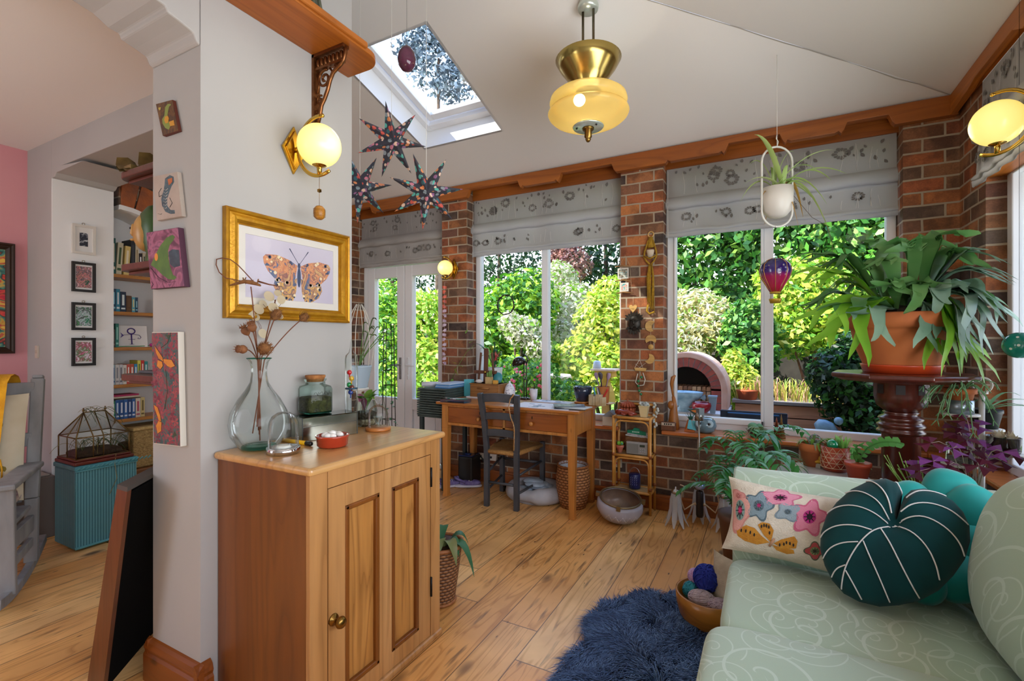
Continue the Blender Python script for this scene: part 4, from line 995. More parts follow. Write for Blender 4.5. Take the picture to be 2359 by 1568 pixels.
# glass planter behind the thermometer
x,y=on_cab(838,980);t=thing('glass_planter','round glass jar planted with pink-veined leaves behind the wooden-based dome','planter',(x-.01,y+.02,CT))
b=B();b.lathe([(.001,.002),(.05,.0),(.055,.01),(.058,.07),(.05,.105),(.046,.12)],(0,0,0),26);part('jar',b,m_green,t)
b=B();b.solid([(.048,.004),(.053,.012),(.054,.03),(.03,.034)],(0,0,0),20);part('gravel',b,mat('gravel_mix','6a4a34',.9,c2='b09a80',scale=90,bump=.6,bscale=120),t)
b=B();b.solid([(.05,.034),(.055,.06),(.04,.068)],(0,0,0),20);part('soil',b,m_soil,t)
b=B();g=random.Random(7)
for k in range(13):
 a=k*2.4;L_=g.uniform(.05,.085);b.m=k%3;e=V((math.cos(a)*L_,math.sin(a)*L_,.15+g.uniform(-.03,.03)));pts=bez((0,0,.06),(e.x*.4,e.y*.4,.17),e,7);b.strip(pts,[.003,.008,.015,.02,.02,.016,.009,.001],fold=.2)
part('leaf',b,[lf('pl1','6f9a35'),lf('pl2','8a4a62'),lf('pl3','4d7a2c')],t,kind='stuff')
b=B();b.lathe([(.012,.0),(.015,.06),(.007,.13),(.007,.16)],(.035,-.05,0),14);part('glass_tube',b,m_clear,t)
# ON THE WALL WITH THE PICTURE
m_gold=mat('gilt','c08c1c',.38,.55,c2='a87414',scale=25,bump=.15,bscale=90);m_goldd=mat('gilt_dark','9a6a14',.45,.5)
fy0,fy1,fz0,fz1=1.094,1.706,1.440,1.868
t=thing('butterfly_picture','large butterfly print in a moulded gilt frame','picture',(XW,(fy0+fy1)/2,fz0))
b=B();F_=WX(XW+.002)
def rail(b,y0,z0,y1,z1,prof,M):
 """mitred frame: prof = (inset, height) pairs"""
 n=len(prof);vs=[]
 for (q,h)in prof:vs+=[(y0+q,z0+q,h),(y1-q,z0+q,h),(y1-q,z1-q,h),(y0+q,z1-q,h)]
 fs=[]
 for i in range(n-1):
  for j in range(4):fs.append((i*4+j,i*4+(j+1)%4,(i+1)*4+(j+1)%4,(i+1)*4+j))
 b.add(vs,fs,False,M)
rail(b,fy0,fz0,fy1,fz1,[(0,0),(0,.024),(.006,.029),(.013,.026),(.017,.02),(.022,.021),(.032,.027),(.042,.026),(.049,.018),(.052,.012),(.056,.013),(.058,.006)],F_);part('frame',b,m_gold,t,0,True)
b=B();rail(b,fy0+.057,fz0+.057,fy1-.057,fz1-.057,[(0,.007),(.03,.007),(.031,.005)],F_);part('mount',b,mat('cream_mount','d8d2c8',.8),t,0,True)
b=B();b.box(fy0+.087,fz0+.087,.002,fy1-.087,fz1-.087,.0045,F_);pr=part('print',b,mat('print_paper','c6becb',.6,c2='bcb4c4',scale=4),t,0,True)
yc,zc=(fy0+fy1)/2+.03,(fz0+fz1)/2-.025
fw=[(.008,.055),(.05,.075),(.11,.088),(.16,.083),(.172,.07),(.168,.045),(.15,.015),(.12,-.012),(.07,-.028),(.02,-.005)]
hwg=[(.01,.0),(.07,-.028),(.118,-.02),(.125,-.045),(.105,-.08),(.07,-.1),(.045,-.112),(.03,-.1),(.015,-.06)]
m_w1=patches('wing_orange',['5d6a86','c07a5a','d99a6a','8a5a5a','c9a070'],26,.6,.8);m_w2=patches('wing_brown',['54607c','b58a6a','d9a75a','6a5a62','c08a62'],30,.6,.8);m_w3=mat('wing_spot','3d4a66',.7);m_w4=mat('wing_pale','e5cfa8',.7)
for nm,pl,mm in (('upper_wing',fw,m_w1),('lower_wing',hwg,m_w2)):
 for sg in (-1,1):
  b=B();b.ext([(yc+sg*p[0],zc+p[1])for p in pl][::sg],.0048,.0056+(nm=='upper_wing')*.0004,F_)
  g=random.Random(5);b.m=1
  for k in range(16):
   p=pl[1+k%(len(pl)-2)];s_=g.uniform(.78,.93);r=g.uniform(.003,.008);b.m=1+k%2
   b.ext([(yc+sg*p[0]*s_+r*math.cos(a*PI/4),zc+p[1]*s_+r*math.sin(a*PI/4))for a in range(8)],.0058,.0064,F_)
  part(nm,b,[mm,m_w3,m_w4],pr,0,True)
b=B();b.sph((0,0,0),(.009,.045,.002),12,8,F_@Matrix.Translation((yc,zc+.005,.006)));b.sph((0,0,0),(.007,.012,.002),10,6,F_@Matrix.Translation((yc,zc+.056,.006)))
for sg in (-1,1):b.tube([F_@V((yc+sg*.003,zc+.064,.006)),F_@V((yc+sg*.03,zc+.10,.006)),F_@V((yc+sg*.048,zc+.125,.006))],[.0008,.0008,.002],5)
part('butterfly_body',b,m_w3,pr,0,True)
b=B();b.box(fy0+.057,fz0+.057,.0085,fy1-.057,fz1-.057,.0095,F_);part('glazing',b,glass('picture_glass','ffffff',.5),t,0,True)
# globe wall lamp (three of them in the room)
m_globe=glow('opal_globe','ffdc6a',.42)
def wall_lamp(name,label,base,n,zr_=.09,energy=9,out=.15,kind=0):
 """base: middle of the back plate on the wall, n: direction into the room"""
 n=V(n).normalized();s=V((0,0,1)).cross(n).normalized();M_=frame(base,s,(0,0,1),n);t=thing(name,label,'wall lamp',base);inv=Matrix.Translation(-V(base))@M_
 b=B();b.ext([(0,-.105),(.062,0),(0,.105),(-.062,0)],0,.010,inv);b.ext([(0,-.085),(.048,0),(0,.085),(-.048,0)],.010,.018,inv);part('back_plate',b,m_brass,t,.002)
 b=B();b.tube([inv@V((0,0,.016)),inv@V((0,.0,.05))],.011,10)
 pts=[inv@V((0,zr_*1.42*math.sin(a*PI/180),out-zr_*1.3*math.cos(a*PI/180)))for a in range(-118,100,8)]
 b.tube(pts,.006,8,sq=1.4);b.sph(pts[-1],.009,10,8);b.cyl(inv@V((0,-zr_*1.42,out)),inv@V((0,-zr_*.8,out)),.009,.012);part('arm',b,m_brass,t)
 b=B();b.solid([(.012,-.1*zr_-zr_*.95),(.05*zr_/.09,-zr_*.82),(.055*zr_/.09,-zr_*.72)],(0,0,0),22,Matrix.Translation(inv@V((0,0,out))));part('gallery',b,m_brass,t)
 b=B();b.sph(inv@V((0,0,out)),zr_,28,18);part('globe',b,m_globe,t)
 pl=bpy.data.lights.new(name+'_light','POINT');pl.energy=energy;pl.color=(1,.9,.72);pl.shadow_soft_size=zr_*.9
 lo=bpy.data.objects.new(name+'_light',pl);C.objects.link(lo);lo.parent=t;lo.location=inv@V((0,.0,out+zr_+.12))
 return t,inv
t,inv=wall_lamp('wall_lamp','brass wall lamp with opal globe and wooden pull above the butterfly picture',tuple(atX(674,347,XW)),(1,.12,0),.09,.5,.15)
b=B();o=inv@V((0,-.128,.15));b.tube([o,o-V((0,0,.135))],.0009,5);part('pull_cord',b,m_abrass,t)
b=B();b.box(-.006,-.006,-.006,.006,.006,.006,Matrix.Translation(o-V((0,0,.065)))@Matrix.Rotation(.7,4,(1,1,0)));part('bead',b,m_abrass,t)
b=B();b.solid([(.012,-.028),(.021,-.02),(.024,0),(.022,.018),(.014,.028)],tuple(o-V((0,0,.16))),18)
for k in range(6):b.tube([(o.x+.0245*math.cos(a*PI/9),o.y+.0245*math.sin(a*PI/9),o.z-.176+k*.006)for a in range(18)],.0009,4,True)
part('beehive_pull',b,wood('pull_wood','a06a1e','b97e2a',2,20),t)
wall_lamp('wall_lamp','small globe wall lamp on the brick pier between the doors and the desk window',tuple(atY(1047,620,YB)),(-.25,-1,0),.075,.5,.12)
wall_lamp('wall_lamp','brass wall lamp with big opal globe beside the side window blind',(XR,2.72,2.31),(-.55,.45,0),.095,.6,.22)
# high shelf with scrolled bracket and statue
t=thing('wall_shelf','long varnished pine shelf high on the wall above the globe lamp','shelf',(XW,1.0,2.663))
sp=[(XW,.1),(-1.60,.1)]+[(-1.60+.0,1.60)]+[(-1.70+.1*math.cos(q*PI/16),1.62+.1*math.sin(q*PI/16))for q in range(0,9)]+[(XW,1.72)]
b=B();b.ext(sp,2.663,2.688,None);part('board',b,m_beamy,t,.004,True)
b=B();b.ext([(-1.612,.1),(-1.585,.1),(-1.585,1.60),(-1.612,1.60)],2.672,2.70);part('edge_moulding',b,m_beamy,t,.008,True)
m_bronze=mat('copper_bronze','8a5a34',.35,.85,c2='6a3f22',scale=30)
t=thing('shelf_bracket','ornate copper-coloured scrollwork bracket under the high shelf','bracket',(XW,1.52,2.34));yb=1.52
b=B();R_=lambda q,z:(XW+q,yb,z)
b.box(XW,yb-.018,2.34,XW+.014,yb+.018,2.662);b.box(XW,yb-.018,2.648,XW+.2,yb+.018,2.662)
b.box(XW+.012,yb-.012,2.59,XW+.185,yb+.012,2.60);b.tube([R_(.195,2.655),R_(.197,2.63),R_(.185,2.60),R_(.17,2.585),R_(.15,2.575),R_(.12,2.56),R_(.1,2.53),R_(.085,2.49),R_(.065,2.455),R_(.045,2.43),R_(.035,2.39),R_(.02,2.345)],.009,8)
part('bracket_frame',b,m_bronze,t,0,True)
b=B()
for k in range(7):b.sph(R_(.025+k*.025,2.624),(.008,.012,.022),8,6);b.tube([R_(.014+k*.025,2.645),R_(.014+k*.025,2.602)],.003,5)
def spiral(c,r0,turns,a0,sg=1):return [(XW+c[0]+sg*r0*(1-i/30*.85)*math.cos(a0+i*turns*2*PI/30),yb,c[1]+r0*(1-i/30*.85)*math.sin(a0+i*turns*2*PI/30))for i in range(31)]
b.tube(spiral((.065,2.545),.042,1.6,1.2),.006,7);b.tube(spiral((.035,2.455),.022,1.3,1.0),.005,7);b.tube(spiral((.14,2.588),.014,1.2,0),.004,6);b.tube(spiral((.022,2.40),.012,1.2,1),.004,6)
b.tube([R_(.02,2.58),R_(.03,2.53),R_(.02,2.49)],.005,6);b.tube([R_(.1,2.585),R_(.115,2.565),R_(.105,2.54)],.005,6);b.sph(R_(.008,2.345),.012,8,6)
part('scrollwork',b,m_bronze,t,0,True)
sp_=atX(735,30,-1.71);t=thing('bronze_statue','dark green bronze draped statue standing on the high shelf','statue',(-1.715,1.36,2.689));m_gb=mat('green_bronze','3e4436',.45,.5,c2='6a6a58',scale=18)
b=B();b.solid([(.07,0),(.072,.02),(.06,.05),(.05,.12),(.045,.2),(.055,.3),(.06,.36),(.03,.4)],(0,0,0),20,None,True,sx=.9,sy=1.3)
for k in range(9):
 a=k*.7;b.tube([(.066*math.cos(a),.09*math.sin(a),.0),(.05*math.cos(a+.15),.066*math.sin(a+.15),.12),(.047*math.cos(a+.4),.06*math.sin(a+.4),.3)],[.012,.008,.004],7)
b.tube([(0,0,.38),(0,0,.43),(0,0,.45)],[.03,.02,.02],10);b.sph((0,0,.48),(.035,.04,.045),14,10)
for sg in (-1,1):b.tube([(0,sg*.07,.36),(.02,sg*.095,.27),(.04,sg*.05,.2)],[.02,.016,.012],8)
part('draped_figure',b,m_gb,t);b=B();b.box(-.075,-.1,-.0005,.075,.1,.012);part('base',b,m_gb,t,.003)
# SMALL PAINTINGS ON THE END FACE
def on_end(px,py):p=atY(px,py,PY);return p.x,p.z
def panel(name,label,corners,matl,thick=.015,edge=None):
 pts=[on_end(*c)for c in corners];cx_=sum(p[0]for p in pts)/4;cz_=min(p[1]for p in pts)
 t=thing(name,label,'painting',(cx_,PY-.0,cz_));M_=frame((0,-.001,0),(1,0,0),(0,0,1),(0,-1,0))
 b=B();b.ext([(x-cx_,z-cz_)for x,z in pts],0,thick,M_);part('board',b,edge or matl,t,.001)
 b=B();s=.985;mx=sum(p[0]-cx_ for p in pts)/4;mz=sum(p[1]-cz_ for p in pts)/4;b.ext([(mx+(x-cx_-mx)*s,mz+(z-cz_-mz)*s)for x,z in pts],thick,thick+.0012,M_);part('painted_face',b,matl,t)
 return t,(lambda px,py,h=0:M_@V((on_end(px,py)[0]-cx_,on_end(px,py)[1]-cz_,thick+.0014+h)))
def shape(b,f,pts,h=0):b.poly([f(x,y,h)for x,y in pts])
def line(b,f,pts,r=.0012):b.tube([f(x,y,.0004)for x,y in pts],r,5,sq=.5)
t,f=panel('duck_tile','small brown tile with a yellow-green duck, topmost on the white wall end',((368,243),(406,233),(420,304),(384,316)),patches('tile_brown',['3c2412','57340f','6a4516'],30),.012,mat('tile_edge','5a2618',.6))
b=B();shape(b,f,[(388,270),(390,250),(396,243),(401,243),(404,245),(399,249),(397,258),(395,270),(398,282),(404,290),(398,302),(390,298),(384,288),(383,278)]);part('duck',b,mat('duck_green','7d8a3a',.5),t)
b=B();shape(b,f,[(390,272),(396,270),(399,276),(397,286),(391,288),(388,280)],.0006);shape(b,f,[(399,284),(410,280),(412,292),(402,294)],.0006);part('egg_and_chick',b,mat('duck_yellow','c98d1e',.5),t)
b=B();shape(b,f,[(374,252),(380,250),(379,256),(376,258)]);part('corner_mark',b,mat('duck_mark','b7a13c',.5),t)
t,f=panel('fish_tile','pale stone tile with a curved blue fish, below the duck tile',((363,409),(419,398),(430,500),(372,510)),mat('pale_tile','b3a69a',.35,c2='a89a8e',scale=20),.014)
b=B();shape(b,f,[(391,414),(402,406),(411,410),(412,422),(406,432),(402,442),(396,460),(396,476),(404,486),(413,486),(414,494),(404,495),(392,490),(384,476),(382,460),(388,440),(390,426)]);part('fish_body',b,mat('fish_blue','27404c',.4,c2='4a6a74',scale=70),t)
b=B();shape(b,f,[(397,416),(408,412),(408,422),(400,430)],.0006);part('fish_cheek',b,mat('fish_copper','c97a4a',.25,.6),t)
b=B();line(b,f,[(383,436),(377,446),(378,456),(384,452)]);line(b,f,[(402,458),(408,470),(402,480)]);line(b,f,[(375,494),(381,496),(384,494)],.0007);part('outline',b,mat('tile_ink','1c1c22',.6),t)
for k in range(6):pass
b=B()
for k in range(7):line(b,f,[(388-k*.2,438+k*7),(393,441+k*7),(398-k*.6,437+k*7)],.0008)
part('scale_lines',b,mat('tile_white','ddd5c8',.5),t)
t,f=panel('angelfish_painting','purple painted canvas with a green angelfish, largest on the wall end',((351,538),(424,526),(439,661),(362,667)),patches('purple_wash',['5e2f45','8a4a66','a5627e','74415f'],12,.5,2),.02,mat('canvas_edge','4a2438',.7))
b=B();shape(b,f,[(362,612),(372,590),(384,568),(398,550),(412,543),(418,548),(414,556),(406,566),(402,580),(403,596),(406,614),(413,634),(422,640),(416,646),(402,644),(388,634),(374,620)]);part('fish',b,mat('fish_green','3c6428',.5,c2='557a2c',scale=20),t)
b=B();shape(b,f,[(403,582),(412,576),(427,578),(430,614),(416,618),(406,610)]);part('tail',b,mat('fish_tail','1f3240',.5,c2='3a5462',scale=30),t)
b=B();shape(b,f,[(375+4*math.cos(a*PI/6),594+9*math.sin(a*PI/6))for a in range(12)],.0006);part('eye',b,mat('fish_eye','d98a2c',.5),t)
b=B();line(b,f,[(362,618),(380,640),(402,652),(420,650)]);line(b,f,[(364,650),(368,656),(364,664)]);part('line_work',b,mat('fish_line','3a1f2e',.6),t)
t,f=panel('butterfly_canvas','tall narrow canvas of orange butterflies on dark red blossom, lowest on the wall end',((365,765),(425,764),(431,1026),(370,1019)),patches('teal_blossom',['2c4a4c','3f5f5c','7a2f38','93404a','35514f'],26,.5,1.5),.022,mat('canvas_white','cfc9bd',.8))
g=random.Random(11);b=B()
for k in range(46):
 py=800+5*k+g.uniform(-4,4);px=(374 if k%2 else 406)+g.uniform(-5,12)+(k/46)*6;s_=g.uniform(4,7);b.m=k%3
 if px>422 or py>1015:continue
 for a in range(4):
  an=a*PI/2+g.uniform(0,1);shape(b,f,[(px,py),(px+s_*math.cos(an-.4),py+s_*1.3*math.sin(an-.4)),(px+s_*1.3*math.cos(an),py+s_*1.6*math.sin(an)),(px+s_*math.cos(an+.4),py+s_*1.3*math.sin(an+.4))],.0001*(k%5))
part('blossom',b,[mat('bl1','8e3342',.6),mat('bl2','a54b4c',.6),mat('bl3','6e2436',.6)],t)
b=B();b.m=0
for W_ in ([(391,822),(380,806),(373,796),(376,812),(382,825),(393,832)],[(393,826),(412,828),(420,842),(410,846),(402,842),(394,834)],[(390,832),(380,828),(378,842),(386,850),(392,842)],[(380,958),(374,942),(371,930),(380,936),(386,955),(388,968),(382,966)],[(382,966),(376,978),(380,996),(388,990),(389,970)]):
 b.m=0;shape(b,f,W_,.001);b.m=1;line(b,f,W_+W_[:1],.0009)
part('painted_butterfly',b,[mat('monarch','d98a1f',.5,c2='c4741a',scale=40),mat('monarch_line','1e1612',.6)],t)
b=B();line(b,f,[(410,766),(402,790),(388,800)],.0012);line(b,f,[(398,850),(402,900),(396,940)],.0012);shape(b,f,[(395,770),(412,772),(404,780)]);shape(b,f,[(418,990),(424,1000),(412,1006)]);part('leaf_and_twig',b,mat('twig_green','34452c',.6),t)
# DESK, CHAIR AND WHAT IS ROUND THEM
m_desk=wood('desk_pine','ab6728','c07c38',0,7,.3,'5a3010',.35);m_deskl=wood('desk_leg_pine','b5702e','c98a45',2,7,.35,'5a3010',.2);m_draw=wood('drawer_pine','8d4a16','a05a1f',0,7,.35,'4a240a',.2)
DX0,DX1,DY0,DY1,DZ=-2.545,-1.225,3.365,3.92,.828
t=thing('writing_desk','old pine writing table with two drawers under the middle window','desk',((DX0+DX1)/2,3.64,0))
b=B();b.box(DX0,DY0,DZ-.024,DX1,DY1,DZ);part('table_top',b,m_desk,t,.008,True,seg=3)
lx0,lx1,ly0,ly1=DX0+.045,DX1-.045,DY0+.03,DY1-.03
for x in (lx0,lx1):
 for y in (ly0,ly1):
  xx=x+.03*(1 if x==lx0 else -1);yy=y+.03*(1 if y==ly0 else -1)
  b=B();b.bar((xx,yy,.025),(xx,yy,.60),.044,.044,(0,1,0),.06,.06);b.bar((xx,yy,.60),(xx,yy,DZ-.024),.06,.06,(0,1,0));b.bar((xx,yy,0),(xx,yy,.03),.052,.052,(0,1,0),.048,.048);part('leg',b,m_deskl,t,.003,True)
b=B();za,zb=.625,DZ-.024
for x in (lx0+.012,lx1-.034):b.box(x,ly0+.06,za,x+.022,ly1-.06,zb)
b.box(lx0+.06,ly1-.03,za,lx1-.06,ly1-.01,zb);b.box(lx0+.06,ly0+.008,za,lx1-.06,ly0+.05,za+.022);b.box(lx0+.06,ly0+.008,zb-.02,lx1-.06,ly0+.05,zb)
xm=(lx0+lx1)/2;b.box(xm-.012,ly0+.008,za,xm+.012,ly0+.05,zb);part('apron',b,m_deskl,t,.002,True)
for a,c in ((lx0+.062,xm-.014),(xm+.014,lx1-.062)):
 b=B();b.box(a,ly0+.012,za+.024,c,ly0+.35,zb-.022);d=part('drawer',b,m_draw,t,.002,True);xk=(a+c)/2+(.05 if a<-2 else -.03)
 b=B();b.solid([(.009,0),(.008,.012),(.017,.018),(.018,.028),(.010,.036)],(0,0,0),16,frame((xk,ly0+.012,.70),(1,0,0),(0,0,1),(0,-1,0)));part('knob',b,m_deskl,d,0,True)
 b=B();b.box(xk-.003,ly0+.010,.735,xk+.003,ly0+.013,.752);b.cyl((xk,ly0+.0105,.752),(xk,ly0+.013,.752),.005);part('keyhole',b,m_iron,d,0,True)
 # ladder-back chair, its back to us
m_ch=mat('charcoal_paint','383a3e',.45,c2='44464b',scale=12)
m_rush=mat('rush','b98a4a',.8,c2='946633',scale=40,bump=.6,bscale=90,stretch=(1,6,1))
ca=V((-1.888,3.37,0));t=thing('dining_chair','charcoal ladder-back chair with rush seat pushed under the pine desk','chair',ca,.04)
bw,fw_=.135,.195
for sx in (-1,1):
 b=B();P_=[(sx*bw,0,0),(sx*bw,.0,.46),(sx*(bw+.012),-.02,.7),(sx*(bw+.03),-.06,.93)]
 for i in range(3):b.bar(P_[i],P_[i+1],.042,.038,(0,1,0))
 part('rear_leg',b,m_ch,t,.004)
 b=B();b.bar((sx*fw_,.40,0),(sx*fw_,.395,.485),.04,.04,(0,1,0));part('front_leg',b,m_ch,t,.004)
for z0,hgt,y,ww in ((.855,.068,-.045,.155),(.712,.056,-.024,.145),(.575,.056,-.008,.138)):
 b=B();pts=[(-ww+2*ww*i/10,y+.012*math.sin(PI*i/10)*-1,z0+.012*math.sin(PI*i/10))for i in range(11)]
 vs=[];fs=[]
 for i,p in enumerate(pts):
  for dy,dz in ((-.008,0),(.008,0),(.008,hgt),(-.008,hgt)):vs.append((p[0],p[1]+dy,p[2]+dz))
 for i in range(10):
  for j in range(4):fs.append((i*4+j,i*4+(j+1)%4,(i+1)*4+(j+1)%4,(i+1)*4+j))
 b.add(vs,fs);part('back_slat',b,m_ch,t,.003)
b=B();n=14;vs=[];fs=[]
for i in range(n+1):
 for j in range(n+1):
  u,v_=i/n*2-1,j/n;wd=bw+(fw_-bw)*v_;e=max(abs(u),abs(v_*2-1));z=.470-.016*(1-e)+(.012 if abs(abs(u)-abs(v_*2-1))<.1 else 0)
  vs.append((u*wd,.0+v_*.395,z))
for i in range(n):
 for j in range(n):fs.append((i*(n+1)+j,(i+1)*(n+1)+j,(i+1)*(n+1)+j+1,i*(n+1)+j+1))
b.add(vs,fs,True);b.tube([(-bw,0,.452),(bw,0,.452)],.019,10);b.tube([(-fw_,.395,.455),(fw_,.395,.455)],.019,10)
for sx in (-1,1):b.tube([(sx*bw,0,.452),(sx*fw_,.395,.455)],.019,10)
part('seat',b,m_rush,t)
for nm,p,q,r in (('stretcher',(-bw,0,.20),(bw,0,.20),.011),('stretcher',(-fw_,.4,.30),(fw_,.4,.30),.012),('stretcher',(-bw,0,.27),(-fw_,.4,.32),.010),('stretcher',(bw,0,.27),(fw_,.4,.32),.010),('stretcher',(-bw,0,.13),(-fw_,.4,.15),.010),('stretcher',(bw,0,.13),(fw_,.4,.15),.010)):
 b=B();b.cyl(p,q,r,r,9);part(nm,b,m_ch,t)
 # beaded lanyard over the chair post
b=B();o=V((-1.735,3.295,0));b.tube([o+V((-.03,-.004,.90)),o+V((-.036,-.02,.84)),o+V((-.02,-.02,.76)),o+V((.005,-.015,.70)),o+V((.008,-.01,.66)),o+V((.006,-.01,.56)),o+V((.002,-.006,.50))],.006,6,sq=.5);b.tube([o+V((-.03,.03,.93)),o+V((.0,.0,.935)),o+V((-.03,-.004,.90))],.005,6)
single('beaded_lanyard',b,patches('beads',['b5762f','d9b06a','8a3a24','e2cfa0'],60),'thin beaded tan lanyard hung over the post of the ladder-back chair','lanyard')
def on_desk(px,py,z=DZ):
 p=atZ(px,py,z)
 if p.y>3.80:p=atY(px,py,3.80)
 return p.x,p.y
def flat(name,label,cat,px,py,wd,dp,rz,hgt,matl,z=DZ,grp=None,extra=None):
 x,y=on_desk(px,py,z);t=rotm(0,0,rz,(x,y,z+.0008));b=B();b.box(-wd/2,-dp/2,0,wd/2,dp/2,hgt,t)
 if extra:extra(b,t,wd,dp,hgt)
 return single(name,b,matl,label,cat,grp)
def prints(b,T,wd,dp,h):
 b.m=1;g=random.Random(int(wd*999))
 for k in range(9):
  x,y=g.uniform(-wd*.4,wd*.3),g.uniform(-dp*.4,dp*.35);b.box(x,y,h,x+g.uniform(.02,.07),y+g.uniform(.004,.03),h+.0006,T)
m_paper=mat('paper','e6e6ea',.8);m_draw2=mat('sketch_ink','8fa4b4',.8,c2='5f7486',scale=50)
flat('drawing_sheet','large white sheet of sketches spread over the middle of the desk','paper',1255,935,.50,.30,.03,.002,[m_paper,m_draw2],extra=prints)
flat('drawing_sheet','pale blue sketch sheet at the back of the desk by the plant pot','paper',1275,924,.36,.14,-.1,.002,[mat('pale_blue_paper','d3d6e2',.8),m_draw2],extra=prints)
for k,(dx,c,rz,lb)in enumerate(((0,'3d4650',.2,'dark-covered magazine at the bottom of the pile on the desk end'),(.02,'cfd6d2',-.1,'pale green magazine in the middle of the pile on the desk end'),(-.03,'55606a',.45,'blue-grey brochure on top of the pile on the desk end'))):
 x,y=on_desk(1315,941);T=rotm(0,0,rz,(x+dx,y+.02*k,DZ+.001+k*.007));b=B();b.box(-.12,-.075,0,.12,.075,.006,T);prints(b,T,.24,.15,.006);single('magazine',b,[mat('mag_%d'%k,c,.35),mat('mag_ink','b9c2c4',.4)],lb,'magazine')
x,y=on_desk(1050,926);b=B();T=rotm(0,0,.05,(x,y,DZ+.001));b.box(-.12,-.06,0,.12,.06,.028,T);single('clear_case',b,glass('case_plastic','d5d6ec',.9),'flat clear plastic case at the desk corner by the drawer stack','case',None,.003)
for k in range(5):
 b=B();T_=rotm(0,0,.2*k,(x-.06+k*.03,y,DZ+.032));b.tube([T_@V((-.05,0,0)),T_@V((.05,0,0))],.003,6);single('paint_tube',b,mat('paint_tube_%d'%(k%3),('e9e9ee','4aa08a','c9c9d6')[k%3],.3),'slim pencil lying on the clear plastic case','pencil','pencils on the clear plastic case')
x,y=on_desk(1085,918);b=B();T=rotm(0,0,-.1,(x,y+.1,DZ+.001));b.box(-.08,-.06,0,.08,.06,.012,T);single('leaflet_stack',b,mat('leaflet','dfe2e6',.7),'small white leaflet stack in front of the wooden drawer cabinet','leaflets')
# black glazed pot plant, organiser, holder
x,y=on_desk(1337,927);t=thing('desk_plant','round-leaved plant in a black glazed pot on a wooden saucer at the desk end','plant',(x,y+.06,DZ+.001))
b=B();b.solid([(.07,0),(.075,.012),(.07,.015)],(0,0,0),24);part('saucer',b,m_deskl,t)
b=B();b.solid([(.055,.015),(.075,.09),(.083,.14),(.076,.14),(.07,.12)],(0,0,0),26);part('pot',b,mat('black_glaze','1a2233',.12,coat=.6,c2='2c3a55',scale=5),t)
b=B();b.solid([(.074,.118),(.05,.126)],(0,0,0),20);part('soil',b,m_soil,t)
g=random.Random(4);b=B()
for k in range(13):
 a=k*2.39;L_=g.uniform(.06,.15);h=g.uniform(.12,.2);b.m=k%3;e=V((math.cos(a)*L_,math.sin(a)*L_,h+.01));b.tube(bez((0,0,.12),(e.x*.3,e.y*.3,h+.04),e,5),.0015,4);n=V((math.cos(a),math.sin(a),g.uniform(-.2,.5)))
 b.strip(bez(e,e+n*.03+V((0,0,.008)),e+n*.06-V((0,0,.02)),6),[.004,.018,.026,.028,.024,.015,.001])
part('leaf',b,[lf('dk1','6fa52a'),lf('dk2','2f5e2a'),lf('dk3','55743a')],t,kind='stuff')
x,y=on_desk(1372,934);t=thing('letter_holder','small whitewashed wooden desk tidy with pens at the desk end','desk tidy',(x,y+.02,DZ+.001),-.25)
b=B()
for (x0,y0,x1,y1,h)in ((-.055,-.03,-.022,.03,.085),(-.018,-.03,.004,.03,.075),(.008,-.03,.045,.03,.09)):b.box(x0,y0,0,x1,y1,h)
b.box(.048,-.03,0,.075,.03,.07);part('compartments',b,mat('limed_wood','cbbd9c',.7,c2='b49c72',scale=20),t,.002)
for k,(dx,c,lb,tilt)in enumerate(((-.005,'2a86c8','blue pen leaning in the wooden desk tidy',-.25),(.02,'d9cfc6','pale marker leaning in the wooden desk tidy',-.15),(.06,'c81f2a','red pen leaning in the wooden desk tidy',.5),(.04,'26364a','dark pencil leaning in the wooden desk tidy',-.35))):
 T=rotm(0,tilt,0,(x+dx,y+.02,DZ+.07));b=B();b.solid([(.003,-.02),(.0055,-.01),(.0055,.07),(.004,.08)],(0,0,0),9,T);single('pen',b,mat('pen_%d'%k,c,.3),lb,'pen')
x,y=on_desk(1392,926);t=thing('utensil_pot','tall terracotta pot of brushes and tools behind the desk tidy','pot',(x-.02,y+.03,DZ+.001))
b=B();b.lathe([(.001,0),(.045,0),(.05,.06),(.055,.15),(.05,.15),(.045,.06),(.001,.01)],(0,0,0),22);part('pot',b,mat('unglazed_clay','b5713c',.8,c2='9c5c30',scale=12),t)
for k in range(5):
 T=rotm(.25*math.cos(k*1.3),.25*math.sin(k*1.3),0,(0,0,.02));b=B();b.solid([(.004,0),(.004,.19),(.013,.21),(.016,.235),(.012,.25)],(0,0,0),9,T,sy=.5);part('brush',b,mat('tool_%d'%(k%3),('4a4650','a58ca8','8a5c34')[k%3],.5),t)
b=B();x,y=on_desk(1388,934);b.solid([(.02,0),(.05,.012),(.052,.016)],(x+.03,y+.08,DZ+.001),20);single('shell_dish',b,mat('shell','d8c9b0',.4),'flat shell dish at the back corner of the desk','dish')
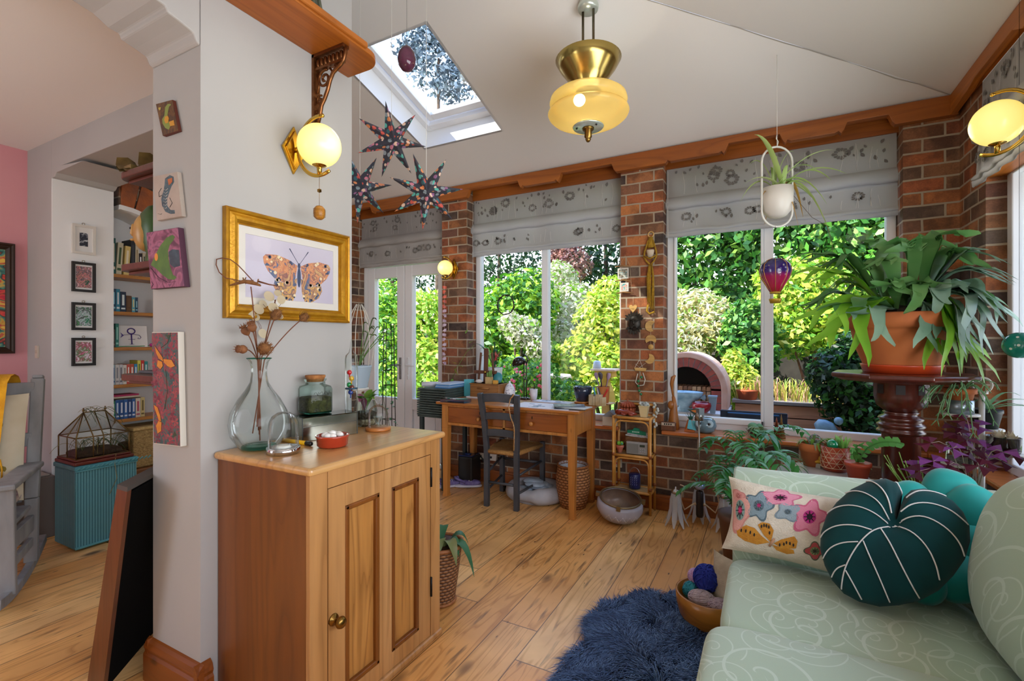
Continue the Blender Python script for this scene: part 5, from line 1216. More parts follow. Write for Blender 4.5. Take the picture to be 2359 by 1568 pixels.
# white cup with brush, pierced egg
x,y=on_desk(1226,918);t=thing('brush_pot','white ceramic beaker with one dark brush by the window','beaker',(x,y+.03,DZ+.001));b=B();b.lathe([(.001,0),(.024,0),(.033,.04),(.036,.1),(.033,.1),(.03,.04),(.001,.006)],(0,0,0),22);part('beaker',b,mat('white_ceramic','cfcbd2',.3),t)
b=B();b.cyl((0,0,.03),(.006,.003,.14),.004);part('brush',b,m_iron,t)
x,y=on_desk(1168,918);t=thing('pierced_egg','pierced white ceramic egg-shaped lantern beside the small drawer cabinet','lantern',(x,y+.05,DZ+.001));b=B();b.solid([(.03,0),(.05,.03),(.052,.06),(.042,.1),(.022,.13),(.008,.142),(.011,.152),(.004,.16)],(0,0,0),26);part('body',b,mat('pierced_white','dfe0ea',.35),t)
b=B();g=random.Random(2)
for k in range(26):
 a=-PI/2+g.uniform(-1.5,1.5);z=g.uniform(.02,.12);r=.0525 if z<.07 else .0525-(z-.07)*.5;b.sph((r*math.cos(a),r*math.sin(a),z),(.004,.004,.003),6,4)
part('cut_hole',b,mat('hole_dark','3a3f52',.8),t,kind='stuff')
# desk lamp
x,y=on_desk(1203,912);t=thing('desk_lamp','black domed desk lamp on twin rods in front of the middle window','lamp',(x,y+.06,DZ+.001));m_blk=mat('gloss_black','14110f',.12,coat=.6)
b=B();b.solid([(.05,0),(.05,.015),(.01,.02)],(0,0,0),22);part('base',b,m_blk,t)
b=B();b.cyl((-.012,0,.015),(-.012,0,.33),.005);b.cyl((.012,0,.015),(.012,0,.33),.005);b.cyl((-.016,0,.18),(.016,0,.18),.006);part('twin_rod',b,m_blk,t)
b=B();b.tube([(.012,0,.32),(.03,0,.36),(.0,0,.40),(-.03,0,.385)],.007,8);b.tube([(-.02,0,.395),(-.025,0,.43)],[.008,.005],8);part('neck',b,m_blk,t)
b=B();b.lathe([(.002,.075),(.025,.072),(.05,.055),(.068,.025),(.07,0),(.066,0),(.06,.025),(.002,.065)],(0,0,0),24,rotm(0,-.35,0,(-.055,0,.31)));part('shade',b,m_blk,t)
# small drawer cabinet with easel and plant
zc_=DZ+.001;xa,ya=on_desk(1086,905);xa=-2.42;ya=3.72;cw,cd,chh=.30,.19,.135
t=thing('drawer_cabinet','small two-drawer wooden cabinet at the back of the desk under the potted plant','cabinet',(xa+cw/2,ya+cd/2,zc_))
m_cab=wood('walnut','8a5a2a','a06e35',0,12,.4);b=B();b.box(-cw/2,-cd/2+.004,0,cw/2,cd/2,chh);b.box(-cw/2-.004,-cd/2-.004,chh-.008,cw/2+.004,cd/2,chh);part('carcass',b,m_cab,t,.002)
for z0,z1 in ((.006,.058),(.062,.124)):
 b=B();b.box(-cw/2+.008,-cd/2-.002,z0,cw/2-.008,-cd/2+.02,z1);d=part('drawer',b,m_cab,t,.002);b=B();b.tube([(-.06,-cd/2-.008,(z0+z1)/2),(.06,-cd/2-.008,(z0+z1)/2)],.008,8);part('handle',b,m_cab,d)
zt=zc_+chh+.001
t=thing('table_easel','dark wooden table easel standing on the small drawer cabinet','easel',(-2.30,3.80,zt));m_eas=wood('easel_wood','5a3420','6e432a',2,10,.5)
b=B();b.bar((0,0,0),(0,.02,.32),.045,.012,(0,1,0));part('mast',b,m_eas,t,.002)
for sx in (-1,1):b=B();b.bar((sx*.085,.015,0),(sx*.06,.02,.28),.018,.012,(0,1,0));part('leg',b,m_eas,t,.002)
b=B();b.box(-.12,-.018,.085,.12,.012,.115);part('ledge',b,m_eas,t,.003);b=B();b.sph((.01,-.022,.1),.012,10,8);part('wing_nut',b,m_brass,t)
zs_=.648
t=thing('window_plant','red-flowered plant in a tall white pot on the window ledge behind the easel','plant',(-2.33,4.02,zs_));b=B();b.solid([(.05,0),(.06,.3),(.072,.38),(.08,.44),(.075,.45),(.07,.43)],(0,0,0),24);part('pot',b,mat('white_pot','d5d6d2',.4),t)
b=B();g=random.Random(14)
for k,(a,L_,h)in enumerate(((2.6,.2,.68),(3.2,.26,.72),(2.9,.16,.6),(.3,.1,.62),(.9,.14,.64),(5.2,.12,.66),(4.4,.1,.7),(1.6,.09,.74))):
 b.m=k%2;e=V((math.cos(a)*L_,math.sin(a)*L_*.3-.03,h-.06));b.strip(bez((0,0,.43),(e.x*.5,e.y*.5,h+.03),e,8),[.003,.006,.012,.02,.024,.022,.016,.008,.001],fold=.15)
part('leaf',b,[lf('wp1','5e9a34','b8a02c'),lf('wp2','2c5a3a')],t,kind='stuff')
b=B();g=random.Random(3)
for k in range(16):a=g.uniform(0,6.3);e=V((.06+.045*math.cos(a),-.05+.02*math.sin(a),.56+.06*g.uniform(-1,1)));b.strip(bez((.03,-.03,.52),(.05,-.05,.58),e,5),[.003,.008,.010,.008,.005,.001])
part('flower',b,mat('salmon_petal','d0474c',.6,c2='e58a80',scale=20),t)
# trailing vine from the ledge towards the brick
b=B();q=[atY(x,y,3.9)for x,y in ((1092,795),(1075,810),(1060,835),(1050,850),(1038,885))];b.tube(q,.0025,5);b.m=1;g=random.Random(5)
for k,p in enumerate([atY(x,y,3.9)for x,y in ((1072,768),(1080,790),(1052,838),(1046,848),(1066,845),(1042,872))]):d=V((g.uniform(-1,1),g.uniform(-.3,.1),g.uniform(-.5,.7))).normalized();b.strip(bez(p,p+d*.03,p+d*.07-V((0,0,.02)),5),[.003,.012,.016,.012,.006,.001])
b.m=0;b.tube([q[-1],atY(1034,893,3.88),V((-2.62,3.80,.93))],.0025,5)
single('trailing_vine',b,[lf('vine_stem','7a9a4a'),lf('vine_leaf','6fae4a','c9a83a')],'thin trailing vine with a few leaves climbing the brick beside the drawer stack','vine')
for nm,lb,cat,b_,mm in (('white_stone','smooth white stone on the small drawer cabinet','stone',B().sph((-2.335,3.745,zt+.018),(.036,.024,.018),14,9),mat('pale_stone','dcd6d0',.6)),('wooden_block','small sand-coloured block with a tiny cactus on the drawer cabinet','block',B().box(-2.26,3.73,zt,-2.20,3.77,zt+.06),mat('sand_block','cbb07a',.8,c2='b0925c',scale=20)),('wooden_block','short honey-coloured block at the end of the drawer cabinet','block',B().box(-2.185,3.74,zt,-2.145,3.77,zt+.032),mat('honey_block','d8a040',.6)),('teal_dish','round teal dish with dark rim standing on the drawer cabinet','dish',B().solid([(.045,0),(.05,.006),(.044,.01)],(0,0,0),22,frame((-2.165,3.80,zt+.05),(1,0,0),(0,.2,1),(0,-1,.2))),mat('teal_glaze','3f8f9a',.3))):
 single(nm,b_,mm,lb,cat)
b=B()
for k in range(4):b.solid([(.004,0),(.007,.01),(.007,.03+.008*k),(.003,.04+.008*k)],(-2.25+.013*k,3.75+.006*(k%2),zt+.061),8)
single('tiny_cactus',b,lf('cactus_green','7fae5a'),'tiny clump of cactus on the sand-coloured block','cactus')
# plan chest of slatted trays on legs
t=thing('tray_cabinet','grey-green stack of shallow paper trays on dark legs beside the garden doors','cabinet',(-2.70,3.70,0));m_gg=mat('grey_green','46544f',.6,c2='39443f',scale=14);hx_,hy_=.155,.2
b=B();b.box(-hx_,-hy_,.655,hx_,hy_,.668);b.box(-hx_,-hy_,.905,hx_,hy_,.918);b.box(-hx_+.004,-hy_+.03,.66,-hx_+.012,hy_,.91);b.box(hx_-.012,-hy_+.03,.66,hx_-.004,hy_,.91);b.box(-hx_,hy_-.01,.66,hx_,hy_,.91);part('carcass',b,m_gg,t,.002)
for k in range(11):b=B();z=.671+k*.0213;b.box(-hx_-.003,-hy_-.004,z,hx_+.003,hy_-.012,z+.015);part('tray',b,m_gg,t,.002)
for sx in (-1,1):
 for sy in (-1,1):b=B();b.bar((sx*(hx_-.03),sy*(hy_-.03),0),(sx*(hx_-.03),sy*(hy_-.03),.656),.035,.035,(0,1,0));part('leg',b,mat('dark_leg','2c3433',.6),t,.003)
for k,(c,lb)in enumerate((('4f86bd','bottom'),('9dbde0','second'),('5b93cc','third'),('c4d7ee','top'))):
 b=B();b.box(-2.70+.005*k,3.56,.919+k*.0115,-2.545+.004*k,3.86,.930+k*.0115,None);single('folder',b,mat('folder_%d'%k,c,.5),lb+' blue folder of the pile on the paper tray stack','folder',None,.002)
b=B();b.box(-2.54,3.80,DZ+.001,-2.46,3.86,DZ+.16);single('turquoise_box',b,mat('turquoise','63c3cd',.4),'small upright turquoise box behind the blue folders','box',None,.003)
b=B();b.tube([(-2.845,3.55,.948),(-2.71,3.66,.948)],.028,14,sq=.85);b.cyl((-2.71,3.66,.948),(-2.706,3.663,.948),.02,.02);single('paper_roll',b,mat('grey_roll','c9cad4',.5),'pale grey roll lying on top of the paper tray stack','roll')
# shredder, sockets, shoes, adaptor
p=atZ(1082,1104,0);t=thing('black_speaker','tall black box speaker on the floor under the desk beside the chair','speaker',(-2.475,3.80,0),.1);t.scale=(1.3,1.3,1.4)
b=B();b.box(-.058,-.075,.012,.058,.075,.20);part('body',b,mat('matt_black','171615',.5),t,.012);b=B();b.box(-.055,-.07,.2,.055,.05,.207);b.cyl((0,-.02,.205),(0,-.02,.215),.022);part('top_panel',b,mat('blue_sheen','1d2f63',.2),t,.002)
b=B();b.tube([(-.05,.05,.15),(.05,.075,.19),(.09,.06,.15)],.014,8);part('side_grip',b,mat('matt_black','171615'),t)
b=B();b.tube([(-.16,-.03,.006),(-.12,-.085,.005),(0,-.095,.005),(.05,-.08,.006),(.058,-.03,.006)],.005,7);b.box(-.05,-.06,0,.05,.06,.013);part('wire_foot',b,m_iron,t)
bb=B();bb.box(-.10,-.03,0,.10,.03,.028,rotm(1.35,0,.06,(-2.34,YB-.035,.25)));
for k in range(3):bb.m=1;bb.box(-.08+k*.055,-.012,.028,-.055+k*.055,.008,.030,rotm(1.35,0,.06,(-2.34,YB-.035,.25)))
single('power_strip',bb,[mat('off_white_plastic','d6cdbf',.5),m_iron],'cream power strip against the skirting behind the chair','power strip')
b=B();b.sph((-2.10,3.78,.035),(.03,.025,.034),12,9);b.box(-2.115,3.76,0,-2.085,3.80,.03);single('power_adaptor',b,mat('gloss_black2','0f0f10',.2),'small black adaptor on the floor beside the chair leg','adaptor')
def shoe(x,y,rz,label):
 t=thing('trainer',label,'shoe',(x,y,0),rz);b=B();b.soft((0,0,.014),(.13,.045,.014),.6,24,10);part('sole',b,mat('shoe_sole','d8d4e0',.6),t)
 b=B();b.soft((.02,0,.04),(.10,.04,.03),.8,24,12);b.tube([(-.02,-.035,.05),(-.10,-.03,.085),(-.125,0,.09),(-.10,.03,.085),(-.02,.035,.05)],.012,8);part('upper',b,mat('purple_shoe','5f4f8c',.6,c2='8a7fb0',scale=20),t)
 b=B()
 for k in range(4):b.tube([(.01+k*.02,-.03,.063-k*.004),(.015+k*.02,0,.075-k*.004),(.01+k*.02,.03,.063-k*.004)],.004,5)
 part('laces',b,mat('lace','e8e6ee',.7),t)
shoe(-2.60,3.63,.9,'purple and white trainer under the desk corner next to the cupboard');shoe(-2.44,3.72,.5,'purple and white trainer tucked behind the desk leg by the speaker')
# pet bed
p=atZ(1232,1138,0);t=thing('pet_bed','pale grey padded pet bed with blankets under the desk','pet bed',(-1.745,3.72,0));b=B();b.tube([(.2*math.cos(a*PI/14),.17*math.sin(a*PI/14),.07)for a in range(28)],[.068 if a not in (19,20,21,22)else .05 for a in range(28)],12,True);b.solid([(.2,0),(.2,.03)],(0,0,0),24,None,True,sy=.85)
part('bolster',b,mat('grey_fleece','a9aab0',.9,c2='bcbcc2',scale=10),t)
b=B();g=random.Random(2)
for k in range(7):b.soft((g.uniform(-.1,.1),g.uniform(-.08,.08),.08+.012*k),(.09,.06,.022),.8,18,10,rotm(g.uniform(-.3,.3),g.uniform(-.3,.3),g.uniform(0,3))if k<0 else None)
part('blanket',b,mat('blue_grey_blanket','b9c6d4',.9,c2='8fa3b4',scale=14),t)
# wicker bin
p=atZ(1327,1142,0);t=thing('wicker_basket','barrel-shaped wicker waste basket under the end of the desk','basket',(-1.40,3.70,0));b=B();b.solid([(.105,0),(.12,.06),(.138,.17),(.14,.24),(.128,.31),(.122,.335),(.112,.33),(.122,.24),(.11,.05)],(0,0,0),40);part('body',b,weave('wicker','6a3c1c','bd8350',44,46),t)
b=B();b.tube([(.124*math.cos(a*PI/20),.124*math.sin(a*PI/20),.335+.004*(a%2))for a in range(40)],.009,7,True);part('rim',b,mat('wicker_rim','8a5228',.6,c2='a96d3c',scale=60),t)
b=B();b.lathe([(.118,.345),(.108,.30),(.10,.2)],(0,0,0),26);part('liner',b,mat('grey_liner','b3b6bd',.7),t)
# rattan shelf unit
sx0,sx1,sy0,sy1=-1.08,-.79,3.765,3.925;m_rat=mat('rattan','c08538',.4,c2='d49a4c',scale=16,coat=.2);m_ratd=mat('rattan_binding','8a4a1e',.5);m_shf=mat('shelf_board','c9b48c',.6,c2='b89c70',scale=10)
t=thing('rattan_shelf','three-tier rattan shelf unit between the desk and the garden window','shelf',((sx0+sx1)/2,(sy0+sy1)/2,0))
for x in (sx0,sx1):
 for y in (sy0,sy1):
  b=B();b.cyl((x,y,0),(x,y,.755 if y==sy0 else .84),.0115,.0115,10)
  for z in (.2,.45):b.m=1;b.cyl((x,y,z-.012),(x,y,z+.012),.0135,.0135,10);b.m=0
  part('post',b,[m_rat,m_ratd],t,0,True)
for z,nm in ((.165,'shelf'),(.445,'shelf'),(.745,'shelf')):
 b=B();b.box(sx0+.008,sy0+.006,z-.006,sx1-.008,sy1-.006,z+.004);b.m=1
 for y in (sy0,sy1):b.cyl((sx0,y,z),(sx1,y,z),.0115,.0115,10)
 for x in (sx0,sx1):b.cyl((x,sy0,z),(x,sy1,z),.0115,.0115,10)
 part(nm,b,[m_shf,m_rat],t,0,True)
for zt_ in (.72,.425):
 b=B();r=.05
 for y in (sy0,):
  b.tube([(sx0+.013,y,zt_-.27),(sx0+.013,y,zt_-r)]+[(sx0+.013+r-r*math.cos(a),y,zt_-r+r*math.sin(a))for a in (.4,.8,1.2)]+[(sx0+.013+r,y,zt_),(sx1-.013-r,y,zt_)]+[(sx1-.013-r+r*math.sin(a),y,zt_-r+r*math.cos(a))for a in (.4,.8,1.2)]+[(sx1-.013,y,zt_-r),(sx1-.013,y,zt_-.27)],.007,8)
 part('bent_brace',b,m_rat,t,0,True)
b=B();b.cyl((sx0,sy1,.838),(sx1,sy1,.838),.0105,.0105,10);part('back_rail',b,m_rat,t,0,True)
ST=.7575
t=thing('pumpkin_basket','red-brown ribbed pumpkin basket with stalk on top of the rattan shelf','basket',(-.995,3.875,ST));m_pk=mat('pumpkin_red','8e3a1e',.5,c2='b5603c',scale=20)
b=B()
for k in range(14):
 a=k*2*PI/14;b.tube([(.03*math.cos(a),.03*math.sin(a)*.8,.002),(.055*math.cos(a),.042*math.sin(a),.03),(.058*math.cos(a),.045*math.sin(a),.055)],.011,7)
part('bowl',b,m_pk,t)
b=B()
for k in range(14):
 a=k*2*PI/14;b.tube([(.058*math.cos(a),.045*math.sin(a),.06),(.045*math.cos(a),.036*math.sin(a),.085),(.01*math.cos(a),.01*math.sin(a),.095)],.011,7)
b.tube([(0,0,.095),(.003,0,.125)],[.005,.003],6);part('lid',b,m_pk,t)
t=thing('carved_figure','red wooden reclining carved figure along the front of the rattan shelf top','carving',(-.985,3.795,ST));b=B();b.tube([(-.075,0,.022),(-.05,0,.026),(-.02,0,.024),(.01,0,.028),(.05,0,.022),(.085,0,.015)],[.02,.024,.019,.023,.018,.008],12);b.sph((-.07,0,.026),(.022,.018,.022),12,8);b.tube([(-.04,-.015,.02),(-.02,-.024,.012),(.0,-.02,.01)],[.01,.009,.007],8);b.tube([(.02,-.012,.02),(.04,-.022,.012),(.06,-.016,.008)],[.012,.01,.007],8);part('figure',b,mat('red_lacquer','7a2318',.25,coat=.5,c2='94402c',scale=10),t)
t=thing('cream_planter','square cream pot of white pebbly succulents on the rattan shelf top','pot',(-.845,3.80,ST));b=B();b.lathe([(.001,0),(.032,0),(.05,.08),(.054,.085),(.05,.09),(.045,.085),(.001,.07)],(0,0,0),4,None,False,twist=PI/4);part('pot',b,mat('cream_glaze','d6c393',.4),t,.004)
b=B();g=random.Random(1)
for k in range(14):b.sph((g.uniform(-.03,.03),g.uniform(-.03,.03),.088+g.uniform(0,.022)),g.uniform(.008,.014),8,6)
part('succulent',b,mat('silver_succulent','d5d8d4',.6,c2='8f9a94',scale=30),t)
t=thing('shell_garland','little cluster of pale shells hanging on the back corner of the rattan shelf','ornament',(-.775,3.905,.65));b=B();g=random.Random(7)
for k in range(15):b.sph((g.uniform(-.02,.02),g.uniform(-.018,.012),.02+k*.013),(.011,.01,.012),8,6)
part('shells',b,mat('shell_white','d9d4c8',.4,c2='a8b3ad',scale=30),t)
z2=.4605
t=thing('book_basket','low wicker basket of papers on the middle rattan shelf','basket',(-.92,3.87,z2));b=B();b.box(-.085,-.04,0,.095,.04,.125);part('basket',b,mat('dark_wicker','6a4224',.7,c2='8f6238',scale=60,bump=.9,bscale=110,stretch=(1,1,4)),t,.01)
b=B();b.box(-.09,-.035,.126,.1,.03,.136,rotm(0,.06,.05));b.box(-.08,-.03,.137,.09,.03,.145,rotm(0,.08,-.05));part('papers',b,mat('newsprint','d6d2cc',.8,c2='8f8f96',scale=40),t)
b=B();b.ext([(-.07,0),(.075,-.012),(.075,.022),(.03,.028),(.022,.045),(-.015,.05),(-.028,.032),(-.07,.028)],0,.02,WY(0,0,.145));part('green_folder',b,mat('green_card','0f7a5a',.4),t)
b=B()
for k in range(5):b.box(-.03+k*.012,-.0215,.158,-.023+k*.012,-.0205,.167)
part('folder_lettering',b,mat('pale_letter','cfe0d6',.6),t)
t=thing('portable_radio','silver portable radio on the middle rattan shelf','radio',(-.895,3.79,z2));b=B();b.box(-.085,-.018,0,.085,.018,.09);part('body',b,mat('silver_plastic','9a9c9c',.4,.3),t,.006);b=B();b.box(-.085,-.018,.09,.085,.018,.094);part('top_edge',b,mat('silver_top','c9cacc',.3,.4),t)
b=B();b.box(.022,-.0195,.062,.062,-.0175,.08);part('display',b,mat('lcd','2f4038',.3),t)
for k in range(6):b=B();b.cyl((.028+(k%3)*.016,-.018,.042-(k//3)*.018),(.028+(k%3)*.016,-.0205,.042-(k//3)*.018),.005,.005,10);part('button',b,mat('silver_button','b9bcc0',.3,.5),t)
b=B();b.box(-.08,-.0188,.008,.012,-.0178,.084);part('speaker_grille',b,mat('grille','858886',.5,.4),t)
t=thing('owl_planter','tiny red owl pot with green cactus on the middle rattan shelf','plant',(-1.035,3.79,z2));b=B();b.solid([(.018,0),(.024,.03),(.03,.04),(.034,.055),(.03,.058)],(0,0,0),16);part('pot',b,mat('red_clay_pot','a23a24',.5,c2='c98a74',scale=20),t)
b=B();b.sph((-.008,0,.072),.018,10,8);b.sph((.015,-.005,.075),.016,10,8);part('cactus',b,lf('cactus2','8ad04a'),t);b=B();b.sph((.02,-.014,.074),.008,10,8);part('bead_eye',b,mat('teal_bead','1e7a8a',.2),t)
t=thing('lantern','dark blue pierced metal lantern with wire handle on the bottom rattan shelf','lantern',(-.93,3.845,.1765));b=B();b.solid([(.042,0),(.045,.004),(.045,.11),(.042,.114)],(0,0,0),26);part('body',b,mat('navy_enamel','1b2150',.3,c2='242c66',scale=30),t)
b=B();b.tube([(.04*math.cos(a*PI/12),0,.112+.05*math.sin(a*PI/12))for a in range(13)],.0022,6);part('handle',b,mat('steel','b0b0b0',.3,.8),t)
b=B()
for k in range(16):a=-PI/2+(k%4-1.5)*.35;b.bar((.0455*math.cos(a),.0455*math.sin(a),.03+(k//4)*.018),(.0455*math.cos(a+.1),.0455*math.sin(a+.1),.042+(k//4)*.018),.003,.003)
part('cut_pattern',b,mat('pale_cut','7f86b8',.5),t)
# frosted glass ceiling bowl standing on the floor
p=atZ(1465,1188,0);t=thing('glass_lampshade','frosted white glass bowl shade with metal rim resting on the floor by the rattan shelf','lampshade',(-.975,3.55,0));T=rotm(.20,.10,.2,(0,0,.074))@Matrix.Scale(1.2,4)
b=B();b.lathe([(.001,-.09),(.07,-.082),(.12,-.055),(.143,-.01),(.14,.03),(.125,.052),(.12,.05),(.135,.028),(.137,-.01),(.114,-.05),(.066,-.076),(.001,-.083)],(0,0,.04),36,T);part('bowl',b,leafmat('frosted_glass','dcdce8',None,.45,.15),t)
b=B();b.lathe([(.118,.046),(.13,.028),(.132,-.008),(.11,-.046),(.06,-.07),(.001,-.076)],(0,0,.04),32,T);part('bowl_lining',b,mat('warm_lining','9a7c66',.3,c2='6f5a4e',scale=9),t)
b=B();b.tube([T@V((.124*math.cos(a*PI/20),.124*math.sin(a*PI/20),.095))for a in range(40)],.008,8,True);b.box(-.012,-.142,.08,.012,-.12,.11,T);b.box(-.152,-.012,.08,-.125,.012,.105,T);b.box(.125,-.012,.08,.15,.012,.105,T);part('rim',b,mat('dull_brass','8a7a5c',.35,.8),t)
b=B()
for k in range(5):b.tube([T@V((.142*math.cos(a),.142*math.sin(a),.01+z))for a,z in ((-2.1+k*.3,0),(-1.95+k*.3,.03),(-1.8+k*.3,0))],.0016,4)
part('etched_zigzag',b,mat('etched','f4f4fa',.4),t)
b=B();b.box(-1.13,YB-.018,.30,-1.06,YB-.001,.37);b.m=1;b.box(-1.105,YB-.02,.325,-1.098,YB-.018,.34);single('wall_socket',b,[mat('cream_socket','cfc4b0',.5),mat('socket_mark','c0392b',.5)],'cream wall socket on the brick behind the rattan shelf','socket')
# ON THE MOON PIER
def on_br(px,py,off=.012):p=atY(px,py,YB);return V((p.x,YB-off,p.z))
def chain(b,pts,r=.001):b.tube(pts,r,5)
m_str=mat('string','cdbf9c',.8);m_lw=wood('light_wood','c79a54','d8b06c',0,12,.55)
o=on_br(1500,537);t=thing('macrame_hanger','mustard yellow macrame plant hanger with long tassel on the moon pier','macrame',(o.x,YB,o.z));m_mus=mat('mustard_cord','b58a1c',.9,c2='93701a',scale=40,bump=.5,bscale=120)
b=B();b.tube([(.022*math.cos(a*PI/9),-.012,-.012+.022*math.sin(a*PI/9))for a in range(18)],.005,7,True);part('ring',b,m_lw,t)
b=B();b.tube([(0,-.015,-.035),(0,-.018,-.09),(.004,-.02,-.12)],[.018,.026,.03],9,sq=.6)
for sg in (-1,1):b.tube([(sg*.018,-.02,-.06),(sg*.045,-.03,-.15),(sg*.05,-.03,-.19),(sg*.03,-.03,-.23),(0,-.025,-.26)],.007,7)
b.tube([(-.045,-.04,-.19),(0,-.05,-.215),(.045,-.04,-.19)],.006,7)
g=random.Random(4)
for k in range(22):
 x=g.uniform(-.03,.03);L_=g.uniform(.25,.38);b.tube([(x*.4,-.02,-.25),(x,-.022+g.uniform(-.008,.004),-.36),(x*.8+g.uniform(-.01,.01),-.02,-.26-L_)],.0038,5)
b.tube([(-.02,-.02,-.58),(-.03,-.02,-.63),(-.01,-.02,-.655),(.03,-.02,-.64)],.009,6);part('knotted_cord',b,m_mus,t)
b=B();b.solid([(.02,-.20),(.032,-.15),(.03,-.14)],(0,-.03,0),14,None,True,sy=.6);part('small_pot',b,mat('pale_pot','cbb9a0',.6),t)
o=on_br(1438,588);t=thing('hanging_photo_frames','pair of tiny photographs hung on driftwood rails on the moon pier','photo frames',(o.x,YB,o.z));P_=lambda px,py,q=.012:on_br(px,py,q)-V((o.x,YB,o.z))
b=B();chain(b,[P_(1428,613),P_(1441,588),P_(1452,613)]);chain(b,[P_(1428,613),P_(1430,672)]);chain(b,[P_(1452,613),P_(1456,672)]);part('string',b,m_str,t)
for y in (613,646,674):b=B();b.tube([P_(1418 if y<670 else 1421,y+2,.016),P_(1436,y-1,.016),P_(1454 if y<670 else 1460,y+1,.016)],[.004,.007,.004],7);part('driftwood_rail',b,wood('driftwood','8a6236','a87c4a',0,20),t)
for (x0,y0,x1,y1,cs)in ((1424,617,1449,643,['d9cfc2','2a7f86','b9a58c','3a3a38']),(1430,651,1449,672,['3aa0a4','d8d0c4','c0483a','e0d8cc'])):
 b=B();p,q=P_(x0,y1),P_(x1,y0);b.box(p.x,-.016,p.z,q.x,-.010,q.z);d=part('frame',b,mat('photo_frame','ddd8ce',.5),t,.001);b=B();b.box(p.x+.009,-.0172,p.z+.009,q.x-.009,-.0155,q.z-.009);part('photograph',b,patches('photo_%d'%y0,cs,40),d)
o=on_br(1459,683);t=thing('wooden_heart','small pierced wooden heart on a string above the leaf mask','heart',(o.x,YB,o.z));hp=[(0,-.045),(.02,-.022),(.032,-.004),(.032,.008),(.024,.017),(.012,.017),(0,.006),(-.012,.017),(-.024,.017),(-.032,.008),(-.032,-.004),(-.02,-.022)]
b=B();c0=on_br(1459,707)-V((o.x,YB,o.z));b.ext(hp,0,.006,WY(c0.x,-.006,c0.z));part('heart',b,m_lw,t);b=B();chain(b,[(0,-.01,.0),(c0.x,-.009,c0.z+.01)]);part('string',b,m_str,t)
b=B()
for k in range(6):b.sph((c0.x-.008+.008*(k%3),-.0125,c0.z-.012-.01*(k//3)),.0018,6,4)
part('pierced_hole',b,m_iron,t)
o=on_br(1462,745);t=thing('leaf_mask','dark bronze leaf-crowned face mask on the moon pier','mask',(o.x,YB,o.z-.08));m_mask=mat('mask_bronze','26231f',.45,.4,c2='3d3830',scale=30);z0=.08
b=B();b.sph((0,-.004,z0),(.052,.03,.065),18,12);b.solid([(.004,0),(.009,.012),(.006,.035),(.002,.04)],(0,-.034,z0-.012),8);b.sph((0,-.034,z0-.022),(.012,.01,.006),8,6)
for sg in (-1,1):b.sph((sg*.02,-.03,z0+.015),(.011,.006,.005),8,6);b.tube([(sg*.008,-.034,z0+.026),(sg*.022,-.035,z0+.03),(sg*.036,-.026,z0+.022)],.004,6);b.tube([(sg*.006,-.034,z0-.03),(sg*.024,-.03,z0-.03),(sg*.034,-.02,z0-.045)],.007,6)
part('face',b,m_mask,t)
b=B()
for k in range(9):a=PI*(.1+.8*k/8);r=.052;e=V((math.cos(a)*r,-.012,z0+.02+math.sin(a)*r*.9));d=V((math.cos(a),-.2,math.sin(a)));b.strip([e-d*.015,e+d*.012,e+d*(.03+.01*(k%2))],[.008,.014,.001],side=(math.sin(a),0,-math.cos(a)),fold=.3)
for k in range(7):a=PI*(1.15+.7*k/6);e=V((math.cos(a)*.04,-.022,z0-.01+math.sin(a)*.05));d=V((math.cos(a),-.1,math.sin(a)));b.strip([e,e+d*.016,e+d*.036],[.008,.012,.001],side=(math.sin(a),0,-math.cos(a)),fold=.3)
part('leaf_crown',b,m_mask,t)
o=on_br(1500,733);t=thing('moon_phase_garland','string of wooden moon phases hanging down the pier','garland',(o.x,YB,o.z));rel=lambda px,py:on_br(px,py)-V((o.x,YB,o.z))
def cres(r,a0,a1,off):return [(r*math.cos(a0+(a1-a0)*i/14),r*math.sin(a0+(a1-a0)*i/14))for i in range(15)]+[(off[0]+off[2]*math.cos(a1+(a0-a1)*i/14),off[1]+off[2]*math.sin(a1+(a0-a1)*i/14))for i in range(15)]
def crescent(b,c,r,rot,d=.55):
 P=[];n=16;A=2.2
 for i in range(n+1):a=rot-A+2*A*i/n;P.append((r*math.cos(a),r*math.sin(a)))
 e0=V((P[-1][0],P[-1][1]));e1=V((P[0][0],P[0][1]));m=V((r*math.cos(rot)*(d-.35),r*math.sin(rot)*(d-.35)))
 for i in range(1,n):s=i/n;q=e0*(1-s)**2+m*3*s*(1-s)*.9+e1*s**2;P.append((q.x,q.y))
 b.ext(P,0,.007,WY(c.x,-.008,c.z))
for nm,c,r,rot in (('crescent_moon',rel(1500,751),.045,PI*.95),('arched_moon',rel(1500,783),.043,PI/2),('crescent_moon',rel(1497,826),.04,-.5)):b=B();crescent(b,c,r,rot);part(nm,b,m_lw,t)
b=B();b.solid([(.022,0),(.022,.007)],(0,0,0),24,WY(rel(1500,799).x,-.008,rel(1500,799).z));part('full_moon',b,m_lw,t);b=B();chain(b,[rel(1500,733),rel(1500,740),rel(1500,768),rel(1500,790),rel(1500,812)]);part('string',b,m_str,t)
o=on_br(1474,828);t=thing('boat_mobile','driftwood boat hanging with wire star, white loop and green glass beads','mobile',(o.x,YB,o.z));rel=lambda px,py,q=.014:on_br(px,py,q)-V((o.x,YB,o.z))
b=B();chain(b,[rel(1474,828),rel(1462,848),rel(1466,852),rel(1488,836),rel(1464,838),rel(1484,852),rel(1474,828)],.0016);b.tube([rel(1470,860),rel(1465,880),rel(1472,888),rel(1484,886),rel(1487,874),rel(1482,858)],.004,7);part('wire_and_loop',b,mat('white_wire','d9d4c6',.5),t)
